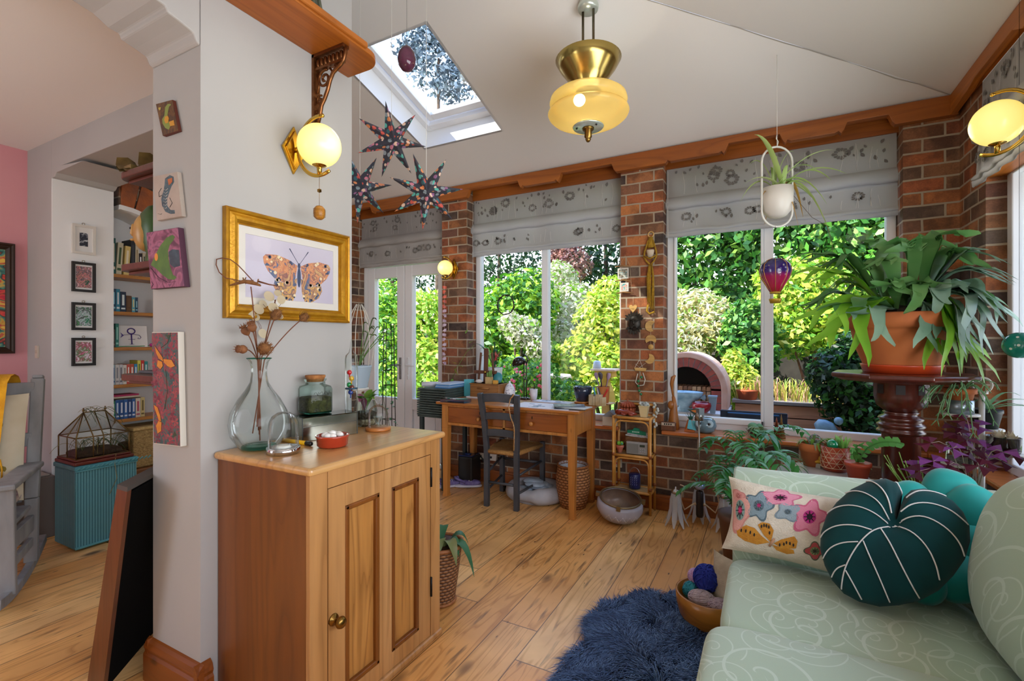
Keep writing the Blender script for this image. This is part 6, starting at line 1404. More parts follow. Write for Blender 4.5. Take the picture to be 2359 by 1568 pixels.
b=B();c=rel(1476,850);b.ext([(-.05,.012),(.05,.012),(.042,-.016),(-.04,-.014)],0,.02,WY(c.x,-.002,c.z));part('boat',b,m_lw,t,.004)
for k,(px,py)in enumerate(((1479,868),(1472,877),(1472,888),(1474,899),(1478,907))):b=B();b.sph(rel(px,py,.022),.011,12,8);part('bead',b,mat('green_bead','1c7a48',.15,coat=.5),t)
b=B();chain(b,[rel(1476,856),rel(1479,868,.022),rel(1472,877,.022),rel(1472,888,.022),rel(1478,907,.022)],.001);part('bead_string',b,m_str,t)
# pink spiral paper garland under the pier lamp
o=on_br(1034,655);b=B()
p0,p1=on_br(1031,662,.05),on_br(1030,862,.05)
for k in range(17):
 p=p0.lerp(p1,k/16);b.m=0 if k<5 else 1
 b.strip([p+V((.022*math.cos(a),.018*math.sin(a),.012*a/PI-.01))for a in [k*1.9+i*PI/4 for i in range(6)]],[.006,.012,.014,.014,.012,.005],side=(0,0,1))
b.m=1;b.tube([p0+V((0,0,.05)),p1],.001,5);b.tube([p0+V((0,0,.05)),p0+V((0,.05,.055))],.001,5)
single('paper_garland',b,[mat('coral_paper','d8604c',.7,c2='e07a66'),mat('lilac_paper','bfa3b8',.7,c2='d6c3cf')],'twisted coral and lilac paper garland hanging under the small pier lamp','garland')
b=B();c=atY(1165,702,4.09);g=random.Random(3)
for k in range(3):b.tube([(c.x+(.092+g.uniform(-.006,.006))*math.cos(a*PI/14),4.09+g.uniform(-.005,.005),c.z+(.095+g.uniform(-.006,.006))*math.sin(a*PI/14))for a in range(28)],.0045,6,True)
b.tube([(c.x,4.09,c.z+.095),(c.x,4.10,c.z+.25),(c.x,4.112,c.z+.26)],.001,4);single('twig_wreath',b,mat('dark_twig','2b1f1c',.8),'thin dark twig wreath hanging in the desk window','wreath')
# GARDEN WINDOW SILL
SZ=.648
def on_sill(px,y=3.96):return V((atY(px,900,y).x,y,SZ))
p=on_sill(1552,4.0);t=thing('carved_cat','tall slender carved wooden cat at the end of the sill beside the moon pier','carving',p);m_cat=wood('cat_wood','9a5c24','b5722f',2,8,.35)
b=B();b.tube([(0,0,0),(0,0,.06),(.0,0,.14),(.005,0,.2),(-.002,0,.26)],[.045,.042,.03,.018,.014],14);b.sph((-.018,-.01,.19),(.028,.022,.035),12,9);b.tube([(0,0,.24),(-.012,0,.31),(-.016,0,.36),(-.006,0,.41),(.012,0,.43)],[.013,.014,.024,.028,.012],12,sq=.6);part('carved_body',b,m_cat,t)
p=on_sill(1540,3.91);t=thing('wooden_calendar','small dark wooden block calendar in front of the carved cat','calendar',p);b=B();b.box(-.055,-.02,0,.055,.02,.065);part('block',b,m_eas,t,.004);b=B();b.box(-.05,-.022,.04,.05,-.0195,.062);part('face',b,mat('cal_face','b7a693',.6),t);b=B()
for k in range(4):b.box(-.03+k*.016,-.0232,.045,-.021+k*.016,-.0215,.058)
part('digits',b,m_iron,t)
p=on_sill(1590,3.95);t=thing('succulent_pot','little easel-shaped pot with turquoise card and spiky succulent on the sill','plant',p);b=B();b.bar((-.035,-.02,0),(-.01,.0,.09),.012,.012);b.bar((.03,-.02,0),(.01,0,.09),.012,.012);b.box(-.04,-.03,.0,.035,.0,.014);part('easel',b,mat('orange_wood','b5622a',.5),t)
b=B();b.box(-.02,-.003,0,.045,.003,.07,rotm(-.25,.15,0,(0,-.022,.02)));part('card',b,mat('turquoise_card','5fc3d6',.5),t)
b=B();g=random.Random(3)
for k in range(11):a=k*2.4;b.strip(bez((0,.02,.06),(.02*math.cos(a),.02+.02*math.sin(a),.11),(.045*math.cos(a),.02+.04*math.sin(a),.12+.02*(k%3)),4),[.007,.008,.006,.003,.0005],fold=.4)
part('succulent',b,lf('aloe','3f6f5a','2c5246'),t);b=B();b.solid([(.02,0),(.028,.06)],(0,.022,0),14);part('pot',b,mat('pale_lilac','b9a3b0',.5),t)
p=on_sill(1625,3.95);t=thing('owl_pot','round blue-grey ceramic owl pot on the sill','owl',p);m_owl=mat('owl_glaze','4a6674',.15,coat=.6,c2='6f8c98',scale=10);b=B();b.solid([(.045,0),(.07,.02),(.082,.055),(.07,.095),(.05,.11),(.045,.115)],(0,0,0),26);b.strip([(-.05,-.03,.09),(-.06,-.035,.12)],[.012,.001]);b.strip([(.05,-.03,.09),(.06,-.035,.12)],[.012,.001]);part('body',b,m_owl,t)
for sx in (-1,1):
 b=B();b.solid([(.031,0),(.03,.006),(.02,.009)],(0,0,0),18,frame((sx*.034,-.062,.075),(1,0,0),(0,.35,.94),(0,-.94,.35)));d=part('eye',b,mat('eye_ring','9fb6bf',.2),t);b=B();b.sph((sx*.034,-.072,.078),.011,10,8);part('pupil',b,m_blk,d)
b=B();b.solid([(.007,0),(.0005,.02)],(0,0,0),8,frame((0,-.07,.066),(1,0,0),(0,.7,.7),(0,-.7,-.7)));part('beak',b,m_owl,t)
p=on_sill(1745,3.95);t=thing('cactus_bowl','dark red bowl of small green cacti on the sill beside the mullion','plant',p);b=B();b.solid([(.045,0),(.075,.05),(.08,.055),(.07,.055)],(0,0,0),22);part('bowl',b,mat('maroon_glaze','4a1c22',.3),t);b=B();b.sph((-.03,-.01,.075),(.034,.03,.03),12,9);b.sph((.012,.0,.07),(.025,.025,.03),12,9);b.sph((-.005,-.03,.065),(.02,.02,.02),10,8);part('cactus',b,lf('cactus_mint','8fc7a0','5f9a5c'),t)
b=B()
for k in range(9):a=-.6+k*.22;s0=V((.02*math.cos(a*2),-.03,.06));b.strip(bez(s0,s0+V((-.06+.012*k,-.05,.06)),s0+V((-.10+.026*k,-.07,-.06+.006*k)),8),[.002,.004,.006,.007,.007,.006,.004,.002,.0005],fold=.2)
part('trailing_leaf',b,lf('var_trail','c4cfa0','5c8a3e'),t,kind='stuff')
for px,y,c,lb,h in ((1789,3.93,'7a3a1e','tall tiered dark red wooden tree ornament by the mullion',.155),(1800,4.0,'8a6a34','slim gold-brown tiered tree ornament behind the red one',.17)):
 p=on_sill(px,y);b=B();prof=[(.028,0),(.028,.008),(.012,.012)]
 for k in range(6):z=.014+k*.018;r=.03*(1-k/7.5);prof+=[(r,z),(r*.55,z+.017)]
 prof+=[(.008,.125),(.001,h)];b.solid(prof,tuple(p),16);single('tree_ornament',b,mat('tree_'+c,c,.4,.2),lb,'ornament')
 # box of greenery and red house in the other sill corner
p=on_sill(1418,3.93);b=B();b.box(p.x-.10,3.89,SZ,p.x+.02,3.99,SZ+.075);b.m=1;b.ext([(p.x-.105,0),(p.x+.025,0),(p.x-.04,.05)],3.885,3.995,frame((0,0,SZ+.075),(1,0,0),(0,0,1),(0,1,0)))
single('house_ornament',b,[mat('pale_house','d0c5b5',.7),mat('grey_house_roof','8f949c',.6)],'small pale house ornament on the desk window sill beside the rattan shelf','ornament')
# TULIP CHANDELIER STANDING ON THE FLOOR
px0=atY(1612,1160,3.70);t=thing('tulip_chandelier','old chandelier with frosted glass flower shades standing on the floor by the palm','chandelier',(px0.x,3.70,0));zz=lambda py:atY(1612,py,3.70).z
m_dkw=mat('dark_turned_wood','1f1512',.35);b=B();b.solid([(.022,zz(1190)),(.026,zz(1185)),(.026,zz(1133)),(.02,zz(1130))],(0,0,0),16);part('dark_stem',b,m_dkw,t)
b=B();b.cyl((0,0,zz(1135)),(-.006,0,zz(965)),.006,.006,9);b.solid([(.03,zz(968)),(.028,zz(955)),(.01,zz(945))],(-.006,0,0),14);part('chrome_rod',b,mat('dull_chrome','a9a59c',.25,.9),t)
b=B();b.sph((0,-.002,zz(1118)),(.038,.038,.03),18,12);part('glass_ball',b,mat('blue_glass','3a63b5',.08,.3,c2='c3d3f0',scale=22),t)
m_pet=leafmat('frosted_petal','d9dde2','eef0f2',.45,.25)
for k,(a,rr)in enumerate(((PI+.25,.155),(.1,.155),(PI*.55,.13))):
 d=V((math.cos(a),math.sin(a),0));b=B();b.tube([d*.02+V((0,0,.17)),d*.04+V((0,0,.17)),d*.105+V((0,0,.12)),d*.13+V((0,0,.19)),d*.12+V((0,0,.25)),d*.09+V((0,0,.285)),d*(rr-.02)+V((0,0,.30))],.0055,8);b.sph(d*.03+V((0,0,.17)),.012,8,6);ar=part('arm',b,mat('cream_arm','cdb89a',.3,.5),t)
 c=d*(rr+.01);b=B();b.solid([(.03,.235),(.034,.25),(.026,.262),(.008,.268),(.006,.285)],tuple(c),16);part('cap',b,mat('shade_cap','b8b4ac',.2,.9),ar)
 b=B()
 for j in range(8):
  q=j*PI/4+k;e=V((math.cos(q),math.sin(q),0));b.strip([c+e*.02+V((0,0,.245)),c+e*.03+V((0,0,.19)),c+e*.038+V((0,0,.12)),c+e*.06+V((0,0,.05)),c+e*.09+V((0,0,.005))],[.014,.02,.018,.017,.005],side=(-math.sin(q),math.cos(q),0),fold=-.35)
 part('glass_petals',b,m_pet,ar)
b=B();b.ext([(0,0),(.036,.075),(-.075,.055)],-.003,.003,WY(-.01,0,zz(962)));b.m=1;b.ext([(-.02,.035),(.0,.06),(-.05,.05)],.003,.006,WY(-.01,0,zz(962)));part('pennant',b,[mat('dark_green_panel','2b4038',.4),mat('orange_panel','c9712a',.5)],t)
b=B();b.solid([(.03,0),(.032,.07),(.03,.07)],(-.0,0,zz(962)),4,None,False);part('grey_cup',b,mat('grey_cup','7f888c',.4,.5),t)
# PLANTS BEHIND THE SOFA
def frond(b,p0,p1,p2,n,ll,m=2):
 """feather palm frond: rib and drooping leaflets on both sides"""
 q=bez(p0,p1,p2,n);b.m=m;b.tube(q,[.004*(1-.75*i/n)for i in range(n+1)],5)
 for i in range(2,n+1):
  d=(q[i]-q[i-1]).normalized();sd=d.cross(V((0,0,1)));sd=sd.normalized()if sd.length>1e-3 else V((1,0,0));L_=ll*(.55+.6*math.sin(PI*min(1,i/n*.95)))
  for sg in (-1,1):
   e=q[i]+sd*sg*L_*.75+d*L_*.65-V((0,0,L_*.38));mid=q[i]+sd*sg*L_*.45+d*L_*.28+V((0,0,L_*.08));b.m=(i+(sg>0))%3
   b.strip(bez(q[i],mid,e,5),[.003,.011,.0145,.012,.007,.0005],fold=.2)
PB=atY(1705,1120,3.22);PB.z=.34;t=thing('parlour_palm','feathery green parlour palm standing behind the end of the sofa','palm',(PB.x,PB.y,0));o=V((PB.x,PB.y,0))
b=B();b.solid([(.09,0),(.12,.26),(.128,.27),(.128,.3),(.11,.3)],(0,0,0),24);part('pot',b,mat('palm_pot','6a4a3a',.6),t);b=B();b.solid([(.11,.28),(.05,.295)],(0,0,0),18);part('soil',b,m_soil,t)
m_palm=[lf('palm1','4fa044','3c8a48'),lf('palm2','62b06a','86bcae'),lf('palm3','3c8638')]
for k,(px,py,y,lift,ll)in enumerate(((1568,1130,3.30,.25,.07),(1622,1030,3.45,.34,.09),(1655,1100,3.0,.2,.09),(1668,1128,2.85,.14,.08),(1850,995,3.5,.24,.10),(1848,1090,2.95,.36,.10),(1765,1010,3.6,.3,.09),(1800,1085,2.8,.3,.09),(1690,1010,3.5,.28,.09),(1720,1060,2.9,.32,.09),(1750,1085,2.75,.22,.08),(1640,1068,3.5,.3,.08),(1600,1100,3.55,.3,.06),(1790,1030,3.2,.34,.10))):
 e=atY(px,py,y)-o;s=V((.02*math.cos(k),.02*math.sin(k),.28));m=(s+e)/2;m.z=max(s.z,e.z)+lift*.8;b=B();frond(b,s,m,e,15,ll);part('frond',b,m_palm,t)
 # glass-topped plant table
TZ=.635;tc=V((.27,3.06,0));t=thing('plant_table','white marbled oval plant table behind the sofa arm','table',tc)
b=B();b.solid([(.20,TZ-.022),(.205,TZ-.018),(.205,TZ-.004),(.20,TZ)],(0,0,0),36,None,True,sx=1.05,sy=1.3);part('table_top',b,mat('marble_white','d5d2ce',.25,c2='b9b6b4',scale=4),t);b=B();b.solid([(.11,0),(.11,.02),(.03,.04),(.025,TZ-.04),(.08,TZ-.021)],(0,0,0),18);part('pedestal',b,m_white,t)
TZ+=.001
def on_tab(px,py):p=atZ(px,py,TZ);return V((p.x,p.y,TZ))
m_tc=mat('terracotta','b5652f',.8,c2='a2562a',scale=6)
p=on_tab(1868,1062);p=V((p.x,min(p.y,3.24),TZ));t=thing('terracotta_pot','plain terracotta pot with grey succulents and a clear glass globe, on the plant table','plant',p);b=B();b.solid([(.045,0),(.062,.085),(.068,.087),(.07,.13),(.06,.13),(.058,.115)],(0,0,0),26);part('pot',b,m_tc,t);b=B();b.solid([(.058,.112),(.02,.122)],(0,0,0),16);part('soil',b,m_soil,t)
b=B();b.sph((.012,-.005,.152),.03,18,12);part('glass_globe',b,glass('globe_glass','e6e2ea',1.0),t);b=B();g=random.Random(4)
for k in range(26):a=g.uniform(0,6.3);e=V((.085*math.cos(a),.085*math.sin(a),.13+g.uniform(-.05,.05)));b.m=k%2;b.strip(bez((.03*math.cos(a),.03*math.sin(a),.12),(.06*math.cos(a),.06*math.sin(a),.17),e,4),[.004,.007,.008,.005,.001])
part('leaf',b,[lf('sgrey','9aa88a','6f8a5a'),lf('sgreen','7fae4a')],t,kind='stuff')
b=B();b.solid([(.055,0),(.07,.006),(.07,.01),(.06,.008)],(p.x,p.y,TZ-.0005),4)if False else None
p=on_tab(1888,1076);t=thing('seated_figurine','small seated ochre figurine with a white head on the plant table','figurine',p);m_och=mat('ochre_paint','c9971f',.6);b=B();b.solid([(.034,0),(.036,.018),(.03,.024)],(0,0,0),4,None,False);part('plinth',b,mat('grey_plinth','b0a798',.7),t)
b=B();b.soft((0,-.004,.034),(.036,.022,.012),.8,16,8);b.tube([(0,0,.035),(0,0,.065),(0,0,.085)],[.02,.022,.01],10)
for sg in (-1,1):b.tube([(sg*.018,0,.08),(sg*.028,-.005,.06),(sg*.012,-.018,.042)],[.007,.007,.005],6)
part('robed_body',b,m_och,t);b=B();b.sph((0,0,.1),(.015,.015,.02),12,9);b.sph((0,0,.12),(.006,.006,.008),8,6);part('head',b,mat('pale_head','c9c3ba',.5),t)
p=on_tab(1924,1083);t=thing('patterned_pot','rust-red pot covered in white triangles holding cactus and green glass ball','plant',p);PR=.069
b=B();b.solid([(.055,0),(PR,.02),(PR,.135),(PR-.008,.135),(PR-.01,.115)],(0,0,0),32);part('pot',b,mat('rust_glaze','a8431f',.35,c2='8e2c1c',scale=10),t);b=B()
for r_ in range(4):
 z0=.022+r_*.028;b.tube([((PR+.0006)*math.cos(a*PI/16),(PR+.0006)*math.sin(a*PI/16),z0)for a in range(32)],.0013,5,True)
 for k in range(12):
  a=k*PI/6+(r_%2)*.26;q=[((PR+.0006)*math.cos(x),(PR+.0006)*math.sin(x),z)for x,z in ((a-.26,z0),(a,z0+.026),(a+.26,z0))];b.tube(q,.0013,5)
part('triangle_pattern',b,mat('cream_line','e2d2b0',.6),t);b=B();b.solid([(PR-.01,.115),(.03,.122)],(0,0,0),18);part('soil',b,m_soil,t)
b=B();b.sph((-.015,-.02,.145),.028,18,12);part('green_ball',b,mat('emerald_glass','0f8a5a',.05,coat=1),t)
b=B();g=random.Random(2)
for k in range(24):a=g.uniform(0,6.3);r=g.uniform(0,.022);b.strip(bez((.035+r*math.cos(a),.0+r*math.sin(a),.12),(.035+r*1.6*math.cos(a),r*1.6*math.sin(a),.17),(.035+r*2.4*math.cos(a),r*2.4*math.sin(a),.165+g.uniform(0,.03)),3),[.004,.006,.005,.001])
for k in range(5):q=[V((.05,-.02,.13)),V((.075,-.045,.14)),V((.085,-.05,.06+.01*k)),V((.09+.01*k,-.055,.01+.012*k))];b.tube(q,.003,5);[b.strip([x,x+V((.012,-.012,-.004)),x+V((.024,-.016,-.02))],[.004,.009,.001])for x in q[1:]]
part('trailing_plant',b,lf('tr1','7fc05a','a0cf6a'),t,kind='stuff')
p=V((.34,3.27,TZ));t=thing('saucer_planter','wide brown saucer planter of light green rosettes at the back of the plant table','plant',p);b=B();b.solid([(.04,0),(.05,.08),(.075,.1),(.08,.115),(.07,.11)],(0,0,0),24);part('bowl',b,mat('brown_clay','6a3a26',.5),t);b=B();g=random.Random(9)
for k in range(30):a=g.uniform(0,6.3);r=g.uniform(.03,.10);b.m=k%2;b.strip(bez((r*.2*math.cos(a),r*.2*math.sin(a),.11),(r*.7*math.cos(a),r*.7*math.sin(a),.17),(r*math.cos(a),r*math.sin(a),.13+g.uniform(0,.05)),4),[.005,.011,.012,.008,.001],fold=.3)
part('rosette',b,[lf('ro1','8ac24a'),lf('ro2','c59a5a','7aa04a')],t,kind='stuff')
# small orange pot with fishbone cactus
p=V((.42,3.02,TZ));t=thing('fishbone_cactus','orange pot with long zigzag fishbone cactus stem at the end of the plant table','plant',p);b=B();b.solid([(.04,0),(.055,.07),(.06,.072),(.06,.09),(.05,.09)],(0,0,0),22);part('pot',b,mat('orange_pot','b5482a',.4),t)
def fishbone(b,p0,p1,p2,n=9,w_=.022):
 q=bez(p0,p1,p2,n*2);b.tube(q,.003,5)
 for i in range(1,2*n):
  d=(q[i]-q[i-1]).normalized();sd=d.cross((V((0,-1,.15)))).normalized();sg=1 if i%2 else -1;c=q[i]+sd*sg*w_*.6;L_=(q[1]-q[0]).length*.95
  b.poly([q[i]-d*L_*.7,q[i]-d*L_*.5+sd*sg*w_,q[i]+d*L_*.3+sd*sg*w_*1.1,q[i]+d*L_*.7+sd*sg*w_*.4,q[i]+d*L_*.7])
E=lambda px,py,y:atY(px,py,y)-p
b=B();fishbone(b,(0,0,.08),(-.05,-.02,.16),E(1990,1020,2.9),4,.016);fishbone(b,(0,0,.085),E(2000,1000,2.85),E(2082,1022,2.8),9,.022);fishbone(b,(0,0,.085),E(1975,1010,3.0),E(1962,1045,2.75),4,.016);part('stem',b,lf('fishbone','6fb55a','4f9a4a'),t,kind='stuff')
# PEDESTAL AND STAGHORN FERN
pc=V((.600,3.045,0));m_mah=wood('mahogany','451a12','5a2418',2,8,.22,'220a06',.4)
t=thing('mahogany_pedestal','turned mahogany pedestal with octagonal top carrying the staghorn fern','pedestal',pc);zp=lambda py:atD(2070,py,2.41).z
b=B();b.solid([(.30,zp(868)-.004),(.305,zp(866)),(.305,zp(861)),(.298,zp(858))],(0,0,0),8,None,False,twist=.2);b.solid([(.26,zp(876)),(.285,zp(868)-.004)],(0,0,0),8,None,False,twist=.2);part('top',b,m_mah,t,.003)
b=B();b.solid([(.06,zp(948)),(.075,zp(944)),(.105,zp(932)),(.118,zp(912)),(.118,zp(882)),(.13,zp(876))],(0,0,0),8,None,True,twist=.2);part('capital',b,m_mah,t)
for k in range(8):
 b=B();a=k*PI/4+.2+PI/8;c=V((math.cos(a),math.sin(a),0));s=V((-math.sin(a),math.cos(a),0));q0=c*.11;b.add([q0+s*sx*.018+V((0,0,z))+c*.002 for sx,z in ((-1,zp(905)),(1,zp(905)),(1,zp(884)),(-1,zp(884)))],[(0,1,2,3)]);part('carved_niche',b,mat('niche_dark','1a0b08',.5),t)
b=B();pr=[(.078,0),(.078,.02)]
b.solid([(.15,0),(.15,.05),(.10,.09),(.082,.12),(.078,zp(1000)),(.082,zp(998)),(.1,zp(994)),(.098,zp(990)),(.088,zp(986)),(.09,zp(984)),(.1,zp(979)),(.096,zp(975)),(.084,zp(971)),(.086,zp(968)),(.094,zp(963)),(.088,zp(959)),(.07,zp(955)),(.066,zp(952)),(.075,zp(948)),(.06,zp(946))],(0,0,0),28);part('shaft',b,m_mah,t)
fz=zp(858)+.001;fp=V((pc.x,pc.y,fz));t=thing('staghorn_fern','huge staghorn fern in a wide terracotta pot on the mahogany pedestal','fern',fp)
b=B();b.solid([(.155,0),(.165,.035),(.168,.042),(.158,.042),(.15,.01)],(0,0,0),36);part('saucer',b,mat('orange_saucer','c0431c',.35),t)
b=B();b.solid([(.15,.012),(.155,.04),(.19,.13),(.205,.205),(.207,.222),(.222,.225),(.226,.29),(.218,.297),(.205,.295),(.2,.25)],(0,0,0),40);part('pot',b,m_tc,t)
b=B();b.solid([(.2,.25),(.12,.30),(.05,.34)],(0,0,0),20);part('soil',b,m_soil,t)
m_fern=leafmat('fern_green','6f9a5a','4f8a48',.3,.4,5);m_fern2=leafmat('fern_silver','8fae96','6f947c',.25,.38,5);m_fern3=leafmat('fern_lime','6fae2c','8cc23a',.4,.4,5)
def stag(px,py,d,base,lift,wd,mt,fork=2,tw=0.0,seed=0):
 e=atD(px,py,d)-fp;s=V(base);g=random.Random(seed);m=(s+e)/2;m.z=max(s.z,e.z)+lift;n=20;q=bez(s,m,e,n);b=B();dirv=(q[13]-q[11]).normalized()
 up=V((math.sin(tw)*.6,-math.cos(tw)*.35,1)).normalized();sd=dirv.cross(up);sd.normalize();up=sd.cross(dirv);ss=lambda x:max(0,min(1,x))**2*(3-2*max(0,min(1,x)));wd*=1.4;A=wd*g.uniform(1.5,2.3)*(1.3 if fork>2 else 1)
 for j1 in ((-1,1)if fork==2 else (-1,0,1)):
  f0=g.uniform(.5,.62);f1=g.uniform(.76,.84);dr1=g.uniform(.0,.09)
  for j2 in (-1,1):
   pts=[];ws=[];ext_=g.uniform(.85,1.05)
   for i in range(n+1):
    t_=i/n;p_=q[min(n,int(t_*ext_*n+.5))]if ext_<=1 else q[i]
    lat=j1*A*ss((t_-f0)/(1-f0))+j2*A*.55*ss((t_-f1)/(1-f1));pts.append(q[i]+sd*lat+up*(.012*math.sin(i*.75+seed+j1)*t_+.001*j2)-V((0,0,dr1*ss((t_-.6)/.4)))-dirv*((1-ext_)*.2*t_))
    w_=.25+.85*ss(t_/f0)if t_<f0 else (.62 if t_>f0+.12 else 1.1-.48*(t_-f0)/.12);ws.append(wd*(w_ if t_<f1 else w_*max(.04,(1-(t_-f1)/(1-f1))**.6*.8)))
   b.strip(pts,ws,side=sd,fold=.2)
 part('frond',b,[m_fern,m_fern2,m_fern3][mt],t)
R_=random.Random(5)
for k,(px,py,d,lift,wd,mt,fk)in enumerate(((1835,590,2.5,.10,.026,0,2),(1850,640,2.3,.12,.026,2,2),(1880,740,2.25,.14,.03,2,2),(1925,800,2.2,.18,.036,2,2),(1845,690,2.45,.1,.022,0,2),(1905,585,2.4,.06,.026,0,2),(1985,600,2.5,.04,.024,0,2),(2045,545,2.45,.02,.034,0,2),(2035,575,2.3,.02,.024,0,2),(2110,545,2.4,.05,.036,0,3),(2175,545,2.35,.10,.036,0,3),(2235,575,2.3,.10,.036,0,3),(2300,570,2.2,.08,.036,1,2),(2345,620,2.1,.10,.036,1,3),(2330,700,2.15,.14,.04,0,3),(2300,745,2.1,.18,.044,1,3),(2262,800,2.15,.2,.044,1,3),(2205,825,2.2,.2,.04,2,3),(2180,780,2.15,.14,.04,1,3),(2240,860,2.1,.22,.036,2,3),(2275,660,2.2,.06,.044,1,3),(2215,660,2.15,.05,.045,1,2),(2150,650,2.2,.03,.036,0,2),(2100,640,2.25,.0,.032,0,2),(1985,738,2.14,.05,.026,1,2),(1935,705,2.2,.08,.03,0,2),(2055,640,2.3,.02,.026,0,2),(1870,610,2.6,.08,.03,2,2),(1900,660,2.55,.1,.028,2,2),(1960,660,2.6,.1,.028,0,2))):
 c=atD(px,py,d)-fp;c.z=0;c=c.normalized()*R_.uniform(.02,.10);stag(px,py,d,(c.x,c.y,.30),lift,wd,mt,fk,R_.uniform(-.8,.8),k)
 # WHITE PLANT STAND BY THE SIDE WINDOW
sp_=V((.87,2.93,0));dS=2.19;m_wm=mat('white_metal','d6d4cc',.4);WS=lambda px,py,d=dS:atD(px,py,d)
t=thing('plant_stand','slim white metal plant stand with ring top by the side window','plant stand',sp_);zr_=lambda py:atD(2268,py,dS).z
b=B();b.cyl((0,0,.03),(0,0,zr_(905)),.011,.011,12);b.solid([(.12,0),(.12,.012),(.02,.03)],(0,0,0),22);b.cyl((0,0,zr_(906)),(0,0,zr_(902)),.022,.022,12);part('pole',b,m_wm,t);zt2=zr_(886)
b=B();b.tube([(.034*math.cos(a*PI/12),0,zt2+.034*math.sin(a*PI/12))for a in range(24)],.005,7,True);part('ring',b,m_wm,t)
spots=[]
for px,py,d,r in ((2212,952,2.19,.068),(2272,986,2.22,.062),(2310,1042,2.10,.07),(2212,1068,2.17,.068)):
 c=WS(px,py,d)-sp_;b=B();b.solid([(r,c.z-.008),(r,c.z)],(c.x,c.y,0),20);b.tube([(0,0,c.z-.006),(c.x*.6,c.y*.6,c.z-.006)],.007,7);part('shelf',b,m_wm,t);spots.append(c+sp_)
p=spots[0]+V((0,0,.001));t=thing('mistletoe_cactus','trailing mistletoe cactus in a terracotta pot held in a steel cup on the white stand','plant',p);b=B();b.solid([(.048,0),(.048,.062),(.045,.062)],(0,0,0),24);part('steel_cup',b,mat('brushed_steel','8d99a2',.3,.8),t);b=B();b.solid([(.04,.05),(.048,.09),(.057,.092),(.058,.115),(.05,.113)],(0,0,0),24);part('pot',b,m_tc,t)
b=B();g=random.Random(3)
for k in range(34):
 a=g.uniform(1.7,5.2)if k<24 else g.uniform(0,6.3);L_=g.uniform(.06,.17);e=V((L_*math.cos(a),L_*math.sin(a),.115+g.uniform(-.14,.03)*(L_/.12)));q=bez((.02*math.cos(a),.02*math.sin(a),.11),(L_*.5*math.cos(a),L_*.5*math.sin(a),.18),e,6);b.tube(q,.0022,5)
 for s_ in (-1,1):b.tube([e,e+V((.02*math.cos(a+s_),.02*math.sin(a+s_),-.03))],.002,5)
part('stem',b,lf('mist','8fbf8a','6fa06a'),t,kind='stuff')
p=spots[1]+V((0,0,.001));t=thing('black_pot_plant','arching strap-leaved plant in a black plastic pot on the white stand','plant',p);b=B();b.solid([(.04,0),(.054,.07),(.058,.072),(.058,.088),(.05,.086)],(0,0,0),24);part('pot',b,mat('black_plastic','1e2422',.5),t);b=B()
for a,L_,h in ((.2,.2,.14),(-.2,.22,.11),(.5,.16,.17),(2.4,.06,.19),(1.5,.05,.15),(3.4,.05,.13),(-.5,.17,.12)):b.strip(bez((0,0,.08),(L_*.4*math.cos(a),L_*.4*math.sin(a),h+.03),(L_*math.cos(a),L_*math.sin(a),h-.02),7),[.004,.008,.01,.009,.008,.006,.004,.001],fold=.3)
part('leaf',b,lf('strap','86b58a','5f9a6a'),t,kind='stuff')
p=spots[2]+V((0,0,.001));t=thing('glass_pot_succulent','pale pink rosette succulent in a smoky glass pot on the white stand','plant',p);b=B();b.lathe([(.001,.003),(.055,0),(.058,.01),(.06,.068),(.057,.07),(.054,.012),(.001,.008)],(0,0,0),26);part('pot',b,glass('smoky_glass','b9b5b0',.9),t);b=B();b.solid([(.05,.01),(.053,.05),(.02,.056)],(0,0,0),18);part('gravel',b,mat('pale_gravel','9a938a',.9,c2='c4bdb2',scale=90),t)
b=B();g=random.Random(2)
for cx_,cy_,s in ((-.02,-.01,1),(.022,-.015,.9),(0,.02,.8)):
 for k in range(9):a=k*2.4;r=(.008+.0028*k)*s;b.strip(bez((cx_,cy_,.055),(cx_+r*math.cos(a),cy_+r*math.sin(a),.065),(cx_+r*1.1*math.cos(a),cy_+r*1.1*math.sin(a),.10-.0035*k),4),[.006,.011,.013,.010,.001],fold=.5)
part('rosette',b,lf('pinksuc','d9bfa8','c9d0a8'),t,kind='stuff')
p=spots[3]+V((0,0,.001));t=thing('glass_jar','small clear glass jar with dark pebbles on the lowest shelf of the white stand','jar',p);b=B();b.lathe([(.001,.002),(.05,0),(.052,.01),(.046,.07),(.05,.09),(.048,.09),(.044,.07),(.001,.006)],(0,0,0),24);part('jar',b,m_clear,t);b=B();b.solid([(.045,.006),(.046,.03),(.02,.036)],(0,0,0),16);part('pebbles',b,mat('dark_pebbles','55504e',.8,c2='8f8a86',scale=80),t)
